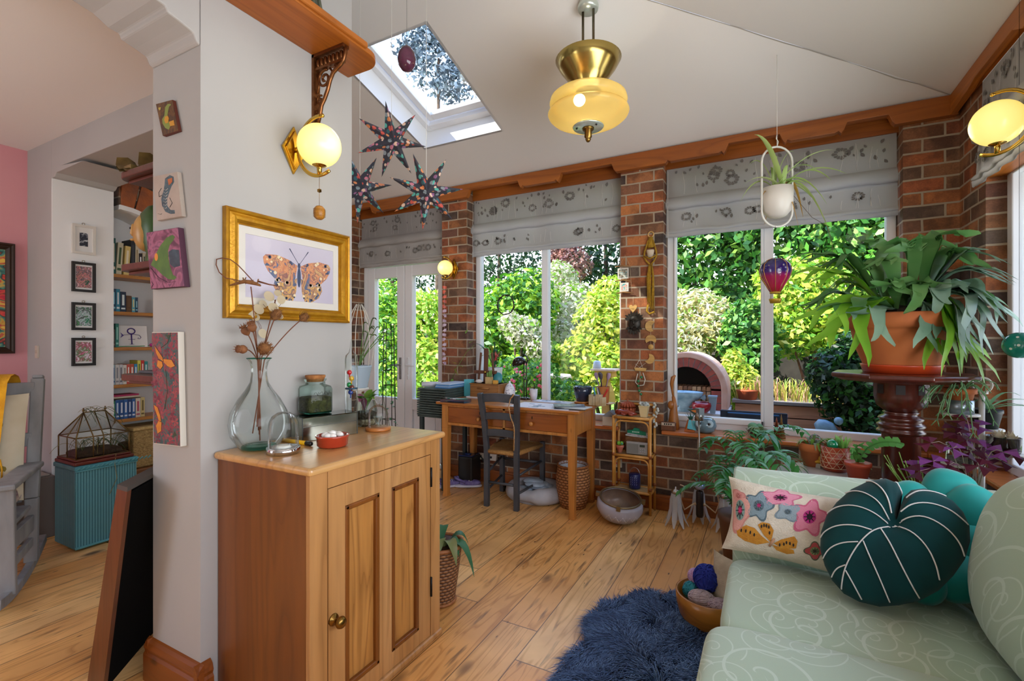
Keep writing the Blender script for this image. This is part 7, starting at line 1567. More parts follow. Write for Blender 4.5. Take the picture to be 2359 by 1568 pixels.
# side table behind the sofa with oxalis and string plant
st=V((.70,2.70,0));t=thing('side_table','small round dark side table squeezed between sofa arm and pedestal','table',st);b=B();b.solid([(.16,.53),(.165,.535),(.165,.55)],(0,0,0),28);part('table_top',b,m_mah,t);b=B();b.solid([(.09,0),(.09,.02),(.02,.04),(.02,.53)],(0,0,0),16);part('pedestal',b,m_mah,t)
p=V((.77,2.70,.551));t=thing('oxalis','purple oxalis with butterfly-shaped leaves in a lime green pot behind the sofa','plant',p);b=B();b.solid([(.05,0),(.068,.1),(.072,.105),(.066,.105),(.06,.09)],(0,0,0),24);part('pot',b,mat('lime_pot','a6c23a',.5),t);b=B();g=random.Random(12);mo=[lf('ox1','5a1630','6e1f3c'),lf('ox2','7a3a86','96509a'),lf('ox3','4a1028')];bs=B()
for k,(px,py,d)in enumerate(((2225,968,2.08),(2250,980,2.1),(2205,998,2.05),(2225,1012,2.04),(2195,1032,2.0),(2235,1040,2.02),(2270,1028,2.06),(2285,1035,2.06),(2305,1060,2.0),(2270,1062,2.0),(2150,1062,1.98),(2120,1085,1.95),(2185,1072,1.96),(2310,1040,1.98),(2205,985,2.1),(2145,1020,2.02),(2110,1075,2.02),(2175,1085,1.92),(2255,1072,1.96),(2240,1010,2.06),(2330,1047,2.02))):
 e=atD(px,py,d)-p;bs.tube(bez((.02*math.cos(k),.02*math.sin(k),.1),(e.x*.4,e.y*.4,e.z+.05),e,6),.0016,5);a0=g.uniform(0,6.3);n=V((g.uniform(-.3,.3),-.55,1)).normalized();x_=n.orthogonal().normalized();y_=n.cross(x_);b.m=k%3
 for j in range(3):
  a=a0+j*2*PI/3;dv=x_*math.cos(a)+y_*math.sin(a);sv=n.cross(dv);w_=.032;L_=.048;b.add([e,e+dv*L_+sv*w_-n*.01,e+dv*L_*.9,e+dv*L_-sv*w_-n*.01],[(0,1,2),(0,2,3)])
part('leaf',b,mo,t,kind='stuff');part('stalk',bs,lf('ox_stalk','b58a9a','8fae6a'),t,kind='stuff')
p=V((.60,2.64,.551));t=thing('string_plant','wiry plant with thin looping green stems in a small orange pot behind the leaf cushion','plant',p);b=B();b.solid([(.035,0),(.045,.06),(.04,.06)],(0,0,0),20);part('pot',b,mat('orange_glaze','c0582f',.3),t);b=B();g=random.Random(8)
for k in range(16):e=atD(g.uniform(2035,2130),g.uniform(1035,1085),g.uniform(2.0,2.15))-p;b.tube(bez((0,0,.055),(e.x*.7,e.y*.5,.17+g.uniform(0,.06)),e,9),.0018,5)
part('stem',b,lf('string_gr','a9c86a','8ab85a'),t,kind='stuff')
# HANGING THINGS
def ceil_z(x,y):return min(zm(y),zr(x))if x>-1.84 else zm(y)
def hang(b,p,r=.0012,o=V((0,0,0))):top=V((p.x,p.y,ceil_z(p.x,p.y)));b.tube([p-o,top-o],r,5)
# pendant
pa=V(((ray(1355,240)*2.72).x,(ray(1355,240)*2.72).y,0));ZP=lambda py:1.35+(786-py)*2.72/1100;ct_=ceil_z(pa.x,pa.y)
t=thing('pendant_lamp','art deco pendant lamp with brass cone and amber glass bowls','pendant',(pa.x,pa.y,ZP(328)));z0=ZP(328);Z=lambda py:ZP(py)-z0
b=B();b.solid([(.055,ct_-z0-.05),(.06,ct_-z0-.03),(.05,ct_-z0)],(0,0,0),24);part('canopy',b,mat('pale_metal','c9d2c8',.3,.6),t);b=B()
for sx in (-1,1):b.cyl((sx*.031,0,Z(200)),(sx*.031,0,ct_-z0-.04),.0075,.0075,10)
part('rods',b,mat('bronze_rod','6a5c44',.25,.9),t)
b=B();b.lathe([(.07,Z(213)),(.07,Z(203)),(.115,Z(181)),(.16,Z(157)),(.186,Z(138)),(.184,Z(137)),(.155,Z(155)),(.11,Z(176)),(.06,Z(195))],(0,0,0),40);part('metal_cone',b,mat('satin_brass','b8a15c',.22,.95),t)
m,tt,pp_,oo=newmat('amber_glass');MATS['amber_glass']=m
tr=N(tt,'BsdfTransparent');tr.inputs[0].default_value=lin('f2dfa0');tl=N(tt,'BsdfTranslucent');tl.inputs[0].default_value=lin('f0d88c');pp_.inputs['Base Color'].default_value=lin('e2cd8a');pp_.inputs['Roughness'].default_value=.12;pp_.inputs['Emission Color'].default_value=lin('f2d070');pp_.inputs['Emission Strength'].default_value=.04
m1=N(tt,'MixShader');m1.inputs[0].default_value=.5;L(tt,pp_.outputs[0],m1.inputs[1]);L(tt,tl.outputs[0],m1.inputs[2]);m2=N(tt,'MixShader');m2.inputs[0].default_value=.5;L(tt,m1.outputs[0],m2.inputs[1]);L(tt,tr.outputs[0],m2.inputs[2]);L(tt,m2.outputs[0],oo.inputs[0])
b=B();b.lathe([(.178,Z(250)),(.195,Z(248)),(.214,Z(243)),(.219,Z(236)),(.213,Z(227)),(.19,Z(220)),(.14,Z(215)),(.07,Z(212))],(0,0,0),44);part('upper_glass',b,m,t)
b=B();b.lathe([(.178,Z(250)),(.20,Z(252)),(.222,Z(256)),(.229,Z(261)),(.222,Z(267)),(.20,Z(275)),(.155,Z(284)),(.11,Z(290)),(.08,Z(293))],(0,0,0),44);part('lower_glass',b,m,t)
b=B();b.solid([(.086,Z(290)),(.088,Z(293)),(.084,Z(295))],(0,0,0),32);part('bottom_plate',b,mat('pale_metal2','cfdcd2',.25,.6),t)
for sx in (-1,1):b=B();b.sph((sx*.058,-.03,Z(296)),.006,8,6);part('screw',b,m_iron,t)
b=B();b.solid([(.034,Z(295)),(.032,Z(299)),(.02,Z(301)),(.021,Z(316)),(.014,Z(318)),(.016,Z(321)),(.01,Z(326)),(.001,Z(328))],(0,0,0),20);part('finial',b,m_abrass,t)
bp=(-.042,-.03,Z(232));b=B();b.sph(bp,.034,16,12);part('bulb',b,glow('lit_bulb','fff2cc',7),t)
pl=bpy.data.lights.new('pendant_light','POINT');pl.energy=1.2;pl.color=(1,.93,.8);pl.shadow_soft_size=.06;lo=bpy.data.objects.new('pendant_light',pl);C.objects.link(lo);lo.parent=t;lo.location=(0,0,Z(226))
# paper stars
m_star=speckle('star_paper','3a3a44',['c9564a','5fb5a8','d98a5a','9a6a90','e8c6b0','3f6a72','c77a8a','8f9aa0'],36,.44,.6);m_starb=mat('star_edge','d9d6d0',.7)
def star(px,py,d,r,rot,yaw,label):
 p=atD(px,py,d);t=thing('paper_star',label,'star lantern',p);dv=(O-p).normalized();x_=V((0,0,1)).cross(dv).normalized();x_=(Matrix.Rotation(yaw,3,'Z')@x_);n_=(Matrix.Rotation(yaw,3,'Z')@dv);y_=n_.cross(x_);M_=frame((0,0,0),x_,y_,n_)
 b=B();ri=r*.33;th=r*.26;vs=[(0,0,th),(0,0,-th)];fs=[]
 for k in range(7):a=rot+k*2*PI/7;vs+=[(r*math.cos(a),r*math.sin(a),0),(ri*math.cos(a+PI/7),ri*math.sin(a+PI/7),0)]
 for k in range(7):
  ti,vi,vp=2+2*k,3+2*k,3+2*((k-1)%7);fs+=[(0,ti,vi),(0,vp,ti),(1,vi,ti),(1,ti,vp)]
 b.add(vs,fs,False,M_);part('paper_body',b,m_star,t);b=B();hang(b,V((p.x,p.y,p.z+r*.3)),.0014,p)
 part('cord',b,mat('white_cord','e6e3dc',.7),t)
star(902,325,2.70,.205,PI/2+.28,.3,'speckled paper star hanging highest, nearest the roof window');star(982,442,2.62,.205,PI/2+.38,.1,'speckled paper star hanging lowest, in front of the door blind');star(829,432,2.74,.20,PI/2-.4,.4,'speckled paper star half hidden behind the corner of the picture wall')
p=atD(937,135,2.45);t=thing('glass_egg','purple glass egg hanging in front of the roof window','ornament',p);b=B();b.solid([(.004,-.066),(.025,-.058),(.042,-.034),(.047,-.006),(.042,.024),(.028,.05),(.012,.063),(.003,.068)],(0,0,0),26);part('egg',b,mat('purple_glass','2c0a1c',.04,c2='6a3a50',scale=9),t);b=B();hang(b,p+V((0,0,.066)),.0008,p);part('thread',b,m_iron,t)
# spider plant in a ring
hp=atD(1790,470,2.88);t=thing('hanging_spider_plant','spider plant in a white pot inside an oval white hanging ring','hanging plant',hp);rg=lambda py:atD(1790,py,2.88).z-hp.z
rx=.092;zt_,zb=rg(338),rg(522);b=B();xdir=V((CS,SN,0));q=[]
for a in range(0,181,15):q.append(xdir*rx*math.cos(a*PI/180)+V((0,0,zt_-rx+rx*math.sin(a*PI/180))))
for a in range(180,361,15):q.append(xdir*rx*math.cos(a*PI/180)+V((0,0,zb+rx+rx*math.sin(a*PI/180))))
b.tube(q,.0065,7,True);part('ring',b,m_wm,t)
zp0,zp1=rg(502),rg(434);b=B();b.solid([(.02,zp0),(.05,zp0+.01),(.075,zp0+.04),(.086,zp0+.09),(.088,zp1),(.080,zp1),(.076,zp1-.02)],(0,0,0),30);part('pot',b,mat('white_pot_gloss','d6d0c6',.4),t);b=B();b.solid([(.078,zp1-.02),(.03,zp1-.005)],(0,0,0),18);part('soil',b,m_soil,t)
b=B();hang(b,hp+V((0,0,zt_)),.0016,hp);b.tube([(0,0,zt_),(.006,0,zt_+.03),(-.004,0,zt_+.05),(0,0,zt_+.07)],.003,6);part('cord',b,mat('cord_white','dedad2'),t)
b=B();mS=[leafmat('spider_a','bcd284','8fb658',.3),leafmat('spider_b','cfd9a0','9abf6a',.3),leafmat('spider_c','c9a04a','b5823a',.3)]
for k,(px,py,lift,w_,m_)in enumerate(((1738,310,.02,.012,0),(1790,360,.02,.008,1),(1705,465,.14,.009,0),(1712,425,.10,.008,1),(1950,400,.10,.010,0),(1920,345,.02,.008,1),(1915,415,.14,.010,0),(1880,390,.08,.009,1),(1905,470,.16,.009,0),(1850,500,.16,.009,2),(1840,525,.12,.006,2),(1915,545,.18,.008,0),(1760,520,.02,.006,2),(1757,450,.03,.006,2),(1725,380,.08,.008,1),(1815,380,.02,.009,0),(1830,350,.04,.008,1),(1870,455,.10,.009,1),(1860,425,.06,.01,0),(1775,385,.01,.01,0))):
 e=atD(px,py,2.88+((k*7)%5-2)*.05)-hp;s=V((.03*math.cos(k*2.1),.03*math.sin(k*2.1),zp1-.01));w_*=1.5;m_d=(s+e)/2;m_d.z=max(s.z,e.z)+lift;b.m=m_;b.strip(bez(s,m_d,e,9),[w_*f for f in (.5,.8,1,1,.95,.85,.7,.5,.3,.05)],fold=.35)
part('leaf',b,mS,t,kind='stuff')
for lb,pts in (('runner',((1870,500),(1905,520),(1917,560),(1918,600))),):b=B();b.tube([V((.05,0,zp1))]+[atD(x,y,2.85)-hp for x,y in pts],.0014,5);part('runner',b,mat('brown_runner','5a4a38',.8),t)
bp_=atD(1786,645,2.86);t=thing('balloon_ornament','purple and crimson hot-air balloon ornament hanging below the spider plant','ornament',bp_);m,tt,pp_,oo=newmat('balloon_paint');c_=N(tt,'SeparateXYZ');L(tt,coords(tt),c_.inputs[0]);r_=ramp(tt,math_(tt,'MULTIPLY_ADD',c_.outputs[2],6.0,.35),[(0,'b01f3c'),(.45,'a51f58'),(.62,'3a2270'),(1,'201a5c')]);L(tt,r_.outputs[0],pp_.inputs['Base Color']);pp_.inputs['Roughness'].default_value=.15;pp_.inputs['Coat Weight'].default_value=.6
z=lambda py:atD(1786,py,2.86).z-bp_.z;b=B();b.solid([(.028,z(672)),(.045,z(660)),(.075,z(640)),(.086,z(625)),(.08,z(610)),(.055,z(600)),(.02,z(595))],(0,0,0),30);part('envelope',b,m,t)
for k in range(8):a=k*PI/4;b=B();b.tube([(r*1.01*math.cos(a),r*1.01*math.sin(a),zz_)for r,zz_ in ((.028,z(672)),(.045,z(660)),(.075,z(640)),(.086,z(625)),(.08,z(610)),(.055,z(600)),(.02,z(595)))],.0022,5);part('gilt_rib',b,mat('gilt_cord','c08a4a',.4,.5),t)
b=B();b.solid([(.03,z(672)),(.03,z(676))],(0,0,0),16);part('collar',b,mat('gold_band','c9a23a',.4,.5),t);b=B();b.solid([(.028,z(698)),(.034,z(690)),(.034,z(688)),(.03,z(688))],(0,0,0),16);part('basket',b,mat('gold_band','c9a23a'),t);b=B()
for k in range(4):a=k*PI/2+.6;b.cyl((.028*math.cos(a),.028*math.sin(a),z(675)),(.032*math.cos(a),.032*math.sin(a),z(688)),.0016,.0016,5)
part('stays',b,m_abrass,t);b=B();b.tube([(0,0,z(596)),(0,0,hp.z+zb-bp_.z)],.0009,5);part('thread',b,m_iron,t)
p=atD(2348,795,2.14);t=thing('suncatcher_ball','teal glass ball with white specks hanging by the side window','ornament',p);b=B();b.sph((0,0,0),.058,26,18);part('ball',b,speckle('teal_speck','1f8a7a',['e6efe6','1f8a7a','1f8a7a'],46,.26,.1),t);b=B();hang(b,p+V((0,0,.057)),.0008,p);part('thread',b,m_iron,t)
# SOFA, CUSHIONS, RUG
m_sofa=damask('sofa_damask','a6bba2','c8d8c8',5.6)
t=thing('sofa','pale green swirl-patterned sofa along the side wall','sofa',(.45,1.4,0))
b=B();b.soft((.50,1.40,.20),(.53,1.05,.125),.2,40,16);b.box(-.0,.42,.0,.98,2.40,.2);part('base',b,m_sofa,t,0,True)
def arm(yc_,nm):
 b=B();n=18;prof=[]
 P_=[(-.10,.07),(-.125,.12),(-.13,.40),(-.132,.62),(-.125,.70),(-.10,.755),(-.05,.785),(0,.792),(.05,.785),(.10,.755),(.125,.70),(.13,.62),(.125,.1),(.10,.07)]
 xs_=[(-.07,.86),(-.10,.92),(-.118,.96),(-.124,.985),(-.112,1.0),(.1,1.005),(.4,1.02),(.7,1.045),(1.02,1.06)];vs=[];fs=[];k=len(P_)
 for i,(x,sc)in enumerate(xs_):
  sy_=[.80,.9,.95,.98,1,1,1,1,1][i]
  for (y,z)in P_:vs.append((x,yc_+y*sy_,.43+(z-.43)*sc))
 for i in range(len(xs_)-1):
  for j in range(k):fs.append((i*k+j,(i+1)*k+j,(i+1)*k+(j+1)%k,i*k+(j+1)%k))
 fs.append(tuple(range(k)));b.add(vs,fs,True);b.tube([(.40,yc_-.128,.33),(.40,yc_-.131,.62),(.40,yc_-.12,.735),(.40,yc_-.06,.803),(.40,yc_,.808)],.006,6);part(nm,b,m_sofa,t,0,True)
arm(2.335,'arm');arm(.47,'arm')
b=B();b.soft((.93,1.40,.48),(.12,1.02,.40),.3,40,20);part('back',b,m_sofa,t,0,True)
for k,(y0,y1,x0,zt_)in enumerate(((1.628,2.20,-.135,.478),(1.075,1.622,-.165,.50),(.60,1.07,-.15,.49))):
 b=B();h_=.095;b.soft(((x0+.62)/2,(y0+y1)/2,zt_-h_-.012),((.62-x0)/2,(y1-y0)/2+.006,h_),.22,64,24,None,.03)
 part('seat_cushion',b,m_sofa,t,0,True)
for k,(yc_,hx_,tilt)in enumerate(((1.745,.215,.16),(1.19,.225,.16),(.74,.19,.14))):
 b=B();b.soft((0,0,0),(hx_,.285,.275),.6,48,28,rotm(0,tilt,.03*(1-k),(.75,yc_,.71)));part('back_cushion',b,m_sofa,t,0,True)
def pillow(W,H,T,n=26,pinch=.10):
 """returns f(u, v, off) -> local point on the front, and the closed mesh"""
 def f(u,v,off=0,sg=1):
  e=max(0.0,(1-abs(u)**3.2))**.55*max(0.0,(1-abs(v)**3.2))**.55
  return V((u*W/2*(1-pinch*(1-v*v)*abs(u)),v*H/2*(1-pinch*(1-u*u)*abs(v)),sg*(T/2*e+off)))
 b=B()
 for sg in (1,-1):
  vs=[f(2*i/n-1,2*j/n-1,0,sg)for i in range(n+1)for j in range(n+1)];fs=[((i*(n+1)+j),((i+1)*(n+1)+j),((i+1)*(n+1)+j+1),(i*(n+1)+j+1))[::sg]for i in range(n)for j in range(n)];b.add(vs,fs,True)
 return f,b
 # flowered lumbar cushion
c00,c01,c10=atY(1662,1262,2.085),atY(1676,1118,2.175),atD(1905,1285,1.80);Wd,Hd=.50,.285
ux=V((1,-.10,-.035)).normalized();uy=(c01-c00);uy=(uy-ux*uy.dot(ux)).normalized();un=ux.cross(uy);ctr=c00+ux*Wd/2+uy*Hd/2
t=thing('flowered_cushion','oblong oatmeal cushion embroidered with pink flowers and an orange butterfly','cushion',ctr-V((0,0,.14)));MP=frame(V((0,0,.14)),ux,uy,un)
f,b=pillow(Wd,Hd,.12);m=B();m.add(b.v,b.f,True,MP);part('cover',m,mat('oatmeal_linen','d6ccb8',.9,c2='c8beaa',scale=30,bump=.4,bscale=180),t)
PPt=MP.inverted();Mw=Matrix.Translation(t.location)@MP
def uvp(px,py):
 o_=Mw.inverted()@O;d_=(Mw.inverted().to_3x3()@ray(px,py));s=(.045-o_.z)/d_.z;q=o_+d_*s;return q.x/(Wd/2),q.y/(Hd/2)
def on_p(u,v,off):u=max(-.97,min(.97,u));v=max(-.97,min(.97,v));return MP@f(u,v,off)
def patch(b,pts,off):
 c=[sum(p[i]for p in pts)/len(pts)for i in (0,1)];k=len(pts);rings=[[(c[0]+(p[0]-c[0])*s,c[1]+(p[1]-c[1])*s)for p in pts]for s in (.02,.35,.7,1)]
 vs=[on_p(u,v,off)for r in rings for u,v in r];b.add(vs,[(i*k+j,i*k+(j+1)%k,(i+1)*k+(j+1)%k,(i+1)*k+j)for i in range(3)for j in range(k)],True)
def flower(px,py,rx,ry,n,cols,name,ph=0,rin=.4):
 b=B();rx*=1.13;ry*=1.13;F=lambda k,s:[uvp(px+rx*s*(1+.22*math.cos(n*(a*2*PI/40)+ph))*math.cos(a*2*PI/40),py+ry*s*(1+.22*math.cos(n*(a*2*PI/40)+ph))*math.sin(a*2*PI/40))for a in range(40)]
 C_=lambda s:[uvp(px+rx*s*math.cos(a*PI/10),py+ry*s*math.sin(a*PI/10))for a in range(20)]
 for i,(s,circ)in enumerate(((1,0),(.86,0),(rin,1),(rin*.45,1))):
  b.m=i;patch(b,C_(s)if circ else F(0,s),.0012+.0009*i)
 b.m=4
 for k in range(8):a=k*PI/4;b.tube([on_p(*uvp(px+rx*rin*.3*math.cos(a),py+ry*rin*.3*math.sin(a)),.005),on_p(*uvp(px+rx*rin*.85*math.cos(a),py+ry*rin*.85*math.sin(a)),.005)],.0016,4)
 part(name,b,[mat('emb_'+c,c,.9,bump=.4,bscale=250)for c in cols],t)
flower(1694,1172,24,42,3,('c98a80','d69c90','7f9a92','c2356a','22282a'),'embroidered_flower',.5,.5);flower(1745,1163,29,29,5,('566a72','7d929a','5c6f78','b8286a','566a72'),'embroidered_flower');flower(1798,1142,38,20,5,('c46a84','d88ea2','c05a86','2a1c22','3a2430'),'embroidered_flower',1);flower(1816,1178,26,20,4,('7a8c94','8fa0a6','7a8c94','6a7c84','5f727a'),'embroidered_flower',2,.3);flower(1866,1190,34,36,5,('c4607c','d48096','b5307a','2a1c22','2a1c22'),'embroidered_flower',.3);flower(1692,1138,14,12,3,('c07a74','cf9088','c07a74','cf9088','c07a74'),'embroidered_flower',0,.5);flower(1878,1272,20,18,4,('5a5f4a','b04a4a','7a8a5a','3a3a2a','5a5f4a'),'embroidered_flower',0,.5)
b=B();Wg=[[(1772,1252),(1752,1235),(1735,1216),(1712,1208),(1686,1217),(1692,1233),(1712,1247),(1742,1257)],[(1774,1250),(1757,1232),(1742,1208),(1754,1202),(1772,1206),(1782,1222),(1778,1240)],[(1782,1254),(1800,1244),(1830,1236),(1838,1248),(1834,1266),(1816,1268),(1794,1262)],[(1778,1258),(1800,1264),(1828,1270),(1830,1280),(1812,1282),(1788,1272)]]
for W_ in Wg:b.m=0;patch(b,[uvp(*q)for q in W_],.0022);
b.m=1
for px,py in ((1700,1220),(1712,1222),(1724,1226),(1734,1232),(1752,1212),(1758,1210),(1764,1211),(1770,1214),(1772,1228),(1812,1252),(1820,1254),(1828,1258),(1806,1256),(1796,1258)):patch(b,[uvp(px+2.2*math.cos(a*PI/4),py+4.5*math.sin(a*PI/4))for a in range(8)],.0036)
part('embroidered_butterfly',b,[mat('emb_orange','c48a2a',.85,c2='b5761e',scale=60,bump=.4,bscale=250),mat('emb_dark','2a2218',.9)],t)
b=B();b.tube([on_p(*uvp(1772,1262),.004),on_p(*uvp(1778,1252),.006),on_p(*uvp(1784,1242),.004)],[.004,.006,.003],6);part('butterfly_body',b,mat('emb_body','b58a6a',.9),t)
# velvet leaf cushion
Q=lambda cx_,cy_:(1560+cx_*.3877,960+cy_*.3877)
P0=atD(2056,1236,1.56);dv=(O-P0).normalized();xa_=V((0,0,1)).cross(dv).normalized();n_=(dv*.92+V((0,0,1))*.28+V((-.08,.0,0))).normalized();xa_=(xa_-n_*xa_.dot(n_)).normalized();ya_=n_.cross(xa_);ML=frame(P0,xa_,ya_,n_);MLi=ML.inverted();oL=MLi@O
def loc(px,py,h=.05):d_=MLi.to_3x3()@ray(px,py);s=(h-oL.z)/d_.z;q=oL+d_*s;return q.x,q.y
cv=V(loc(*Q(1295,615))+(0,));outl=[Q(*q)for q in ((1330,420),(1300,362),(1230,338),(1130,352),(1020,405),(930,485),(870,565),(838,660),(832,760),(860,860),(905,950),(975,1030),(1070,1080),(1190,1108),(1310,1100),(1440,1070),(1550,1010),(1640,920),(1710,820),(1742,710),(1738,620),(1700,535),(1640,470),(1560,425),(1470,398),(1390,405),(1345,440))]
ol=[V(loc(*q)+(0,))for q in outl];ang=[math.atan2(p.y-cv.y,p.x-cv.x)for p in ol];rad=[(p-cv).length for p in ol]
TH=.075;n1=len(ol)
def leaf_h(s,ang_frac):
 notch=min(1.0,min(ang_frac,1-ang_frac)/.07);return TH*(max(0,1-s**2.6))**.55*(.35+.65*notch if s>.1 else .75)*(1-.35*math.exp(-(s/.25)**2))
def leaf_pt(px,py,off=.002):
 x,y=loc(px,py);a=math.atan2(y-cv.y,x-cv.x);r=math.hypot(x-cv.x,y-cv.y);best=None
 un_=[ang[0]]
 for q in ang[1:]:
  while q-un_[-1]>PI:q-=2*PI
  while q-un_[-1]<-PI:q+=2*PI
  un_.append(q)
 lo_,hi_=min(un_),max(un_)
 while a<lo_-.2:a+=2*PI
 while a>hi_+.2:a-=2*PI
 R=rad[-1];fr_=0
 for i in range(n1-1):
  a0,a1=un_[i],un_[i+1]
  if min(a0,a1)<=a<=max(a0,a1):s_=(a-a0)/(a1-a0+1e-9);R=rad[i]*(1-s_)+rad[i+1]*s_;fr_=(i+s_)/(n1-1)
 s=min(.985,r/R);return ML@V((cv.x+math.cos(a)*s*R,cv.y+math.sin(a)*s*R,leaf_h(s,fr_)+off))
t=thing('leaf_cushion','round dark green velvet cushion shaped like a veined leaf','cushion',P0-V((0,0,.22)));b=B()
def leaf_side(sg):
 vs=[];fs=[];S_=[0,.06,.13,.22,.33,.45,.57,.68,.78,.87,.94,.98,1.0];dens=[]
 for i in range(n1-1):
  for j in range(4):dens.append((i+j/4))
 dens.append(n1-1)
 for fi in dens:
  i=min(int(fi),n1-2);s_=fi-i;p=ol[i].lerp(ol[i+1],s_)
  for s in S_:q=cv.lerp(p,s);vs.append(ML@V((q.x,q.y,sg*leaf_h(s,fi/(n1-1)))))
 k=len(S_)
 for i in range(len(dens)-1):
  for j in range(k-1):fs.append((i*k+j,i*k+j+1,(i+1)*k+j+1,(i+1)*k+j))
 return vs,fs
for sg in (1,-1):vs,fs=leaf_side(sg);b.add(vs,fs,True)
part('velvet_cover',b,mat('dark_teal_velvet','042f30',.8,c2='073f40',scale=7,sheen=.12,spec=.15),t,0,True)
b=B()
for ln in (((1300,645),(1180,670),(1100,740),(1040,820),(990,910),(965,1010)),((1160,680),(1060,650),(950,645),(870,670),(840,700)),((1080,750),(980,750),(900,775),(852,828)),((1000,880),(940,895),(900,945)),((1255,635),(1180,580),(1060,530),(950,525),(875,555)),((1260,610),(1210,520),(1130,460),(1050,430),(990,435)),((1275,575),(1260,500),(1220,430),(1160,375),(1115,362)),((1320,625),(1380,600),(1480,600),(1600,660),(1680,740),(1708,810)),((1330,570),(1400,525),(1500,515),(1620,545),(1730,620)),((1340,510),(1370,465),(1440,432),(1520,428),(1600,448)),((1290,640),(1400,690),(1490,780),(1540,880),(1558,960)),((1210,665),(1240,710),(1270,760),(1330,880),(1400,1010),(1435,1062)),((1110,745),(1150,840),(1200,950),(1258,1090)),((1000,910),(1040,980),(1088,1072)),((1290,360),(1325,385),(1332,420))):
 q=[leaf_pt(*Q(*p))for p in ln];dq=[]
 for _ in range(2):ln=[ln[0]]+[(a_[0]*u_+c_[0]*(1-u_),a_[1]*u_+c_[1]*(1-u_))for a_,c_ in zip(ln,ln[1:])for u_ in (.75,.25)]+[ln[-1]]
 for i in range(len(ln)-1):
  for s_ in (0,.5):a_,c_=V(ln[i]),V(ln[i+1]);e_=a_.lerp(c_,s_);dq.append(leaf_pt(*Q(e_.x,e_.y)))
 dq.append(q[-1]);b.tube(dq,.0021,6)
part('piped_vein',b,mat('white_piping','d9d6d2',.7),t,0,True)
# teal flower cushion
fc=atD(2150,1240,1.70);t=thing('petal_cushion','turquoise velvet flower cushion with plump petals behind the leaf cushion','cushion',fc-V((0,0,.2)));m_tv=mat('turquoise_velvet','0a857f',.55,c2='149a92',scale=6,sheen=.3,spec=.3)
for px,py,d in ((2192,1118,1.72),(2256,1162,1.63),(2258,1258,1.595),(2214,1346,1.565),(2110,1345,1.60),(2085,1145,1.76)):
 p=atD(px,py,d);dr_=(p-fc).normalized();z_=(O-fc).normalized();z_=(z_-dr_*z_.dot(dr_)).normalized();y_=z_.cross(dr_);b=B();b.soft((0,0,0),(.085,.078,.055),.75,28,18,frame(p-dr_*.03,dr_,y_,z_));part('petal',b,m_tv,t,0,True)
b=B();b.sph(fc,(.08,.08,.06),20,14);part('flower_centre',b,m_tv,t,0,True)
# yarn bowl on the floor
bc=V((-.235,2.43,0));t=thing('wooden_bowl','turned wooden bowl holding yarn on the floor beside the sofa','bowl',bc);b=B();b.solid([(.075,0),(.10,.01),(.135,.06),(.15,.12),(.152,.165),(.143,.166),(.14,.12),(.125,.065),(.09,.02)],(0,0,0),40);part('bowl',b,wood('bowl_wood','a5681f','b97c2c',0,5,.3,'6a3c10',.3),t)
def yarn(c,r,matl,label,sq=(1,1,1)):
 b=B();b.sph(c,(r*sq[0]*.96,r*sq[1]*.96,r*sq[2]*.96),20,14);g=random.Random(int(c[0]*1e4)&255)
 for k in range(16):
  n=V((g.gauss(0,1),g.gauss(0,1),g.gauss(0,1))).normalized();x_=n.orthogonal().normalized();y_=n.cross(x_);h=g.uniform(-.5,.5);rr=math.sqrt(1-h*h)
  b.tube([V(c)+V(((x_*rr*math.cos(a*PI/10)+y_*rr*math.sin(a*PI/10)+n*h)[i]*r*sq[i]for i in range(3)))for a in range(20)],.0028,5,True)
 return single('yarn_ball',b,matl,label,'yarn')
yarn((bc.x-.015,bc.y+.035,.215),.062,mat('royal_blue_yarn','1c2a8a',.9,c2='2c3fa8',scale=60),'royal blue ball of yarn in the wooden bowl');yarn((bc.x-.03,bc.y-.035,.145),.045,mat('pink_grey_yarn','b7a3ac',.9,c2='d0c0c6',scale=60),'pale pink-grey skein in front in the wooden bowl',(1.35,.9,.8));yarn((bc.x+.05,bc.y-.06,.14),.042,mat('mauve_yarn','a8939f',.9,c2='c4b0b8',scale=60),'mauve-grey skein beside the sofa in the wooden bowl',(1.3,.9,.8));yarn((bc.x-.085,bc.y+.03,.14),.04,mat('teal_yarn','2a7f92',.9,c2='39a0b0',scale=60),'teal ball of yarn at the rim of the wooden bowl');yarn((bc.x-.07,bc.y+.06,.20),.035,mat('lilac_yarn','b98fc0',.9,c2='d2b0d6',scale=60),'lilac ball of yarn behind the blue ball')
b=B();fT=frame((bc.x+.075,bc.y+.02,.20),(.55,-.35,.0),(-.05,.08,1),(-.5,-.8,.1));n=12
ff,bb=pillow(.17,.24,.05,14,.08);b.add(bb.v,bb.f,True,frame((bc.x+.075,bc.y+.0,.23),V((.8,-.6,0)),V((.05,.06,1)).normalized(),V((-.6,-.8,.05)).normalized()));single('canvas_pouch',b,mat('canvas','c9bda6',.9,c2='b3a68e',scale=20,bump=.4,bscale=160),'beige canvas pouch standing in the yarn bowl','pouch')
